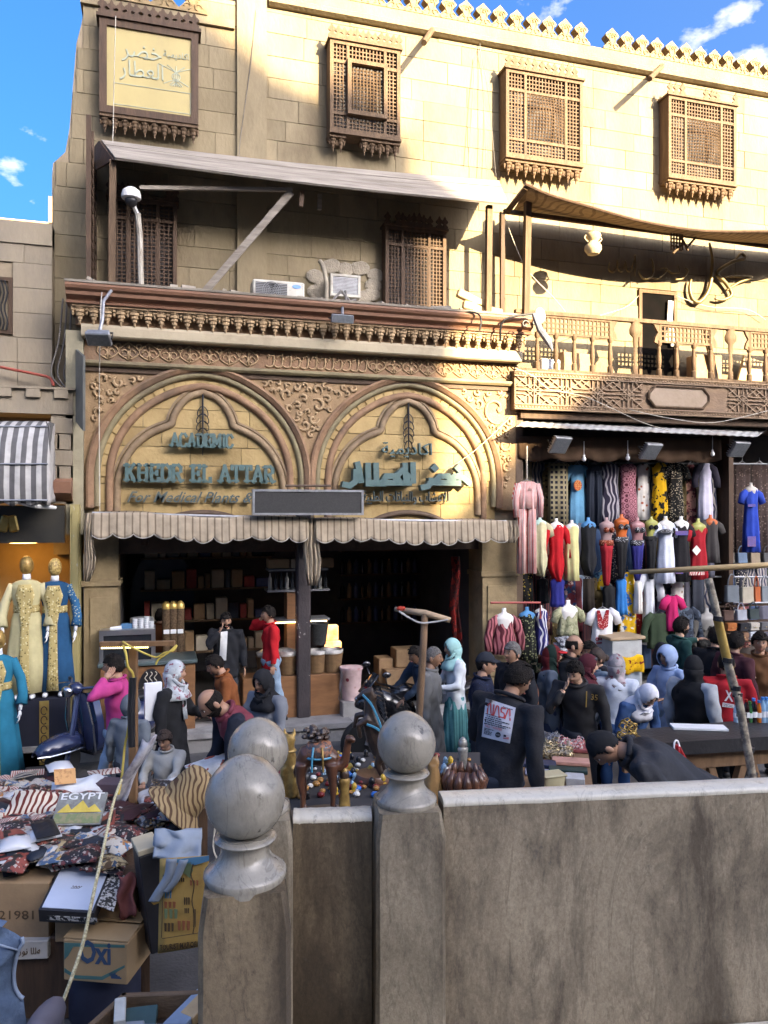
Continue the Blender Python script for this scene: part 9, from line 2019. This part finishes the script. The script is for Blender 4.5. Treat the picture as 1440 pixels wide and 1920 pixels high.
for i,(px,n,h) in enumerate(((253,1,0),(265,1,0),(275,1,0),(284,1,0))):
 p = PY(px,1184,Yk+.2); b = MB(); hh = (.17,.18,.20,.14)[i]
 for k in range(7): z0 = hh*k/7; b.lathe([(.028,z0),(.036,z0+hh/7*.8),(.038,z0+hh/7)],p,10)
 b.build('paper_cups', WHITEPL, None, smooth=40, label='stack of white paper cups on the display case, %s'%('leftmost','second','tallest, third','short rightmost')[i], cat='cups')
b = MB(); b.cham(PY(238,1176,Yk+.25),(.16,.12,.1),.01); b.build('blue_packet', M('blue_pack',(.05,.15,.28),(.04,.11,.2)), None, label='blue packets on the display case beside the cups', cat='packet')
b = MB(); b.tube([PY(207,1180,Yk+.2),PY(228,1179,Yk+.18)],[.03,.045],10); b.build('paper_cup', WHITEPL, None, label='paper cup lying on its side on the display case', cat='cup')
p = PY(266,1172,11.3); t = thing('coffee_roaster','terracotta coloured coffee drum with a grey top behind the counter','machine',(p.x,11.3,1.2)); b = MB(); b.lathe([(.13,0),(.15,.02),(.15,.3),(.12,.36)],(p.x,11.3,1.2),18); b.build('drum', M('terracotta_paint',(.36,.11,.06),(.28,.08,.045),rough=.4), t, smooth=40); b = MB(); b.lathe([(.14,.36),(.16,.38),(.16,.5),(.15,.52)],(p.x,11.3,1.2),18); b.build('hopper', METALG, t, smooth=40); b = MB(); b.cham((p.x,11.145,1.42),(.1,.012,.06),.004); b.build('label', WHITEPL, t)
for i in range(3):
 p = PY(312+13*i,1180,11.4); t = thing('bean_dispenser','tall brass topped coffee bean cylinder behind the counter, %s one'%('left','middle','right')[i],'dispenser',(p.x,11.4,1.2)); b = MB(); b.lathe([(.06,0),(.06,.62)],(p.x,11.4,1.2),14); b.build('glass_tube', M('coffee_beans',(.13,.085,.05),(.06,.04,.025),scale=40,rough=.2), t, smooth=40); b = MB(); b.lathe([(.063,.62),(.063,.68),(.03,.72),(.001,.73)],(p.x,11.4,1.2),14); b.build('brass_cap', GOLDP, t, smooth=40); b = MB(); b.cham((p.x,11.335,1.5),(.08,.01,.06),.003); b.build('label', WHITEPL, t)
# shelf unit of boxes and bottles, crates with baskets
t = thing('bottle_shelf','lit shelf of boxed bottles standing behind the middle pillar','shelf',PY(545,1120,11.6)); a = PX(500,11.6); c = PX(616,11.6)
for z_ in (2.0,1.55): b = MB(); b.bb(a,c,11.5,11.9,z_,z_+.03); b.build('shelf_board', METALG, t)
b = MB(); b.bb(a+.3,a+.6,11.55,11.85,.25,1.99); b.build('upright', BRW, t)
rs = random.Random(9)
for i in range(11): b = MB(); x = a+.05+i*(c-a-.1)/10; b.lathe([(.03,0),(.03,.16),(.012,.21),(.012,.25)],(x,11.6,2.03),8); b.build('bottle', GLASSD if i%3 else M('bottle_pale',(.3,.3,.28)), t)
for i in range(3): b = MB(); b.cham((a+.18+.34*i,11.68,2.42),(.32,.26,.14),.008); b.build('carton', CARD if i!=1 else M('beige_carton',(.4,.32,.22)), t)
b = MB(); b.bb(a+.02,c-.02,11.52,11.88,2.31,2.34); b.build('shelf_board', METALG, t)
wick = PAT('wicker','check',(.26,.16,.08),(.13,.075,.035),scale=26)
for i,(px0,px1,yt) in enumerate(((455,560,1262),(566,638,1256))):
 xa,xb = PX(px0,10.95),PX(px1,10.95); b = MB(); b.cham(((xa+xb)/2,11.15,.55),(xb-xa,.42,.6),.01); b.build('wooden_stand', BRW, None, label='orange brown wooden stand in front of the shop, %s the pillar'%('left of','right of')[i], cat='stand')
for i,(px,d_) in enumerate(((503,'leftmost'),(540,'second'),(594,'third, beside the pillar'),(625,'rightmost'))):
 p = PY(px,1250,11.0); t = thing('wicker_basket','round wicker basket of herbs on the shop stands, %s'%d_,'basket',(p.x,11.1,.86),'wicker baskets'); b = MB(); b.lathe([(.001,0),(.13,0),(.16,.25),(.17,.27),(.155,.27),(.145,.2),(.001,.19)],(p.x,11.1,.86),20); b.build('basket', wick, t, smooth=50); b = MB(); b.lathe([(.001,.22),(.15,.24),(.17,.33),(.15,.30),(.13,.24)],(p.x,11.1,.86),14); jitter(b,.03,i,12); b.build('plastic_liner', M('clear_liner',(.4,.39,.36),(.22,.2,.18),scale=9,rough=.2), t, smooth=1)
b = MB(); p = PY(597,1210,11.3); b.lathe([(.12,0),(.16,.3),(.165,.32),(.14,.32),(.12,.1)],(p.x,11.35,1.22),18); b.build('dark_basket', M('dark_wicker',(.03,.033,.034),(.015,.017,.018),scale=40,rough=.5), None, smooth=40, label='dark plastic basket on the shelf right of the pillar', cat='basket')
b = MB(); p = PY(622,1186,11.9); b.cham(p,(.2,.1,.25),.02); b.cham(p-UP*.2+RT*.02,(.26,.1,.14),.02); b.build('lit_lamp', M('orange_glow',(1,.30,.05),(1,.62,.28),scale=4,emit=.45), None, label='glowing orange lamp box inside the shop', cat='lamp')
p = PY(663,1312,10.75); t = thing('flower_bin','white bin with pink flower print wrapped in plastic on a stone block','bin',(p.x,10.9,.25)); b = MB(); b.cham((p.x,10.9,.36),(.32,.3,.22),.01); b.build('stone_block', PAVE, t); b = MB(); b.lathe([(.13,.0),(.155,.42),(.17,.44),(.17,.47),(.001,.47)],(p.x,10.9,.475),20); b.build('bin', PAT('flower_bin','cell','#c4a9a6','#7d2436','#b98a8c',scale=9,th=.25), t, smooth=40); b = MB(); b.grid([[(p.x-.17-.05*v,10.78+.04*sin(v*5+u*3)-.05*u,.95-.4*v-.03*u) for u in (0,.5,1,1.5)] for v in (0,.25,.5,.75,1)]); b.build('plastic_wrap', MATS['clear_liner'], t, smooth=1)
for i,(px,py,w,h,l) in enumerate(((745,1262,.5,.35,'lower'),(765,1240,.45,.3,'upper'),(725,1262,.25,.5,'narrow'),(790,1262,.4,.55,'rightmost'))): p = PY(px,py+18,12.2); b = MB(); b.cham((p.x,12.2+.1*i,.27+h/2+(.36 if l=='upper' else 0)),(w,.35,h),.01); b.build('cardboard_box', CARD, None, label='brown cardboard box inside the right half of the shop, %s one'%l, cat='box')
for i in range(4):
 z_ = 1.1+.45*i; b = MB(); b.bb(PX(640,14),PX(800,14),14.0,14.3,z_,z_+.03); t = b.build('wall_shelf', WOODD, sf)
 for k in range(14): b = MB(); x = PX(645,14)+k*.13; b.lathe([(.045,0),(.045,.2),(.02,.25),(.02,.28)],(x,14.12,z_+.03),8); b.build('jar', [GLASSD,M('jar_tan',(.2,.13,.07)),M('jar_blue',(.06,.08,.16))][k%3], t)
p = PX(850,11.4); ribbon('red_textile', [[(p+.14*(u-.5)+.02*sin(v*9),11.3+.05*sin(u*7+v*4),2.5-1.5*v) for u in [i/8 for i in range(9)]] for v in [k/10 for k in range(11)]], PAT('red_textile','blob','#3a0f0e','#6f1712','#23100f',scale=10), None, .02, label='dark red textiles hanging inside the right side of the shop', cat='textile')
b = MB(); b.prism([(PX(305,13)+.5*cos(a),1.75+.9*sin(a) if a<pi else 1.75) for a in [pi*i/14 for i in range(15)]]+[(PX(305,13)-.5,.3),(PX(305,13)+.5,.3)],13,13.05); b.build('arched_door', M('blue_black_door',(.02,.03,.05),(.015,.02,.035),rough=.3), sf)
# spread goods on the ground near the walkers
b = MB(); p = PG(868,1400,0); b.cham((p.x,p.y,.02),(.5,.35,.04),.01,RZ(.3)); b.build('ground_mat', M('blue_mat',(.05,.08,.16),(.1,.1,.11),scale=6), None, label='low mat of small goods on the street beside the teal skirt', cat='mat')
b = MB(); b.bb(PX(505,11.55),PX(612,11.55),11.52,11.56,1.53,1.545); b.build('shelf_lamp', M('warm_strip',(1,.7,.3),(1,.6,.25),emit=3), sf)
rs = random.Random(77)
for i in range(4):
 z_ = .95+.5*i; b = MB(); b.bb(ix0+.25,ix0+2.3,12.6,12.95,z_,z_+.03); o = b.build('wall_shelf', WOOD, sf)
 x = ix0+.3
 while x < ix0+2.2:
  w_ = rs.uniform(.08,.22); h_ = rs.uniform(.12,.34); b = MB(); b.cham((x+w_/2,12.75,z_+.03+h_/2),(w_*.92,.22,h_),.006); b.build('boxed_goods', rs.choice((CARD,GLASSD,M('jar_tan'),M('jar_blue'),MATS['beige_carton'],M('red_pack',(.3,.05,.04)),M('cream_pack',(.5,.45,.34)))), o); x += w_+.015
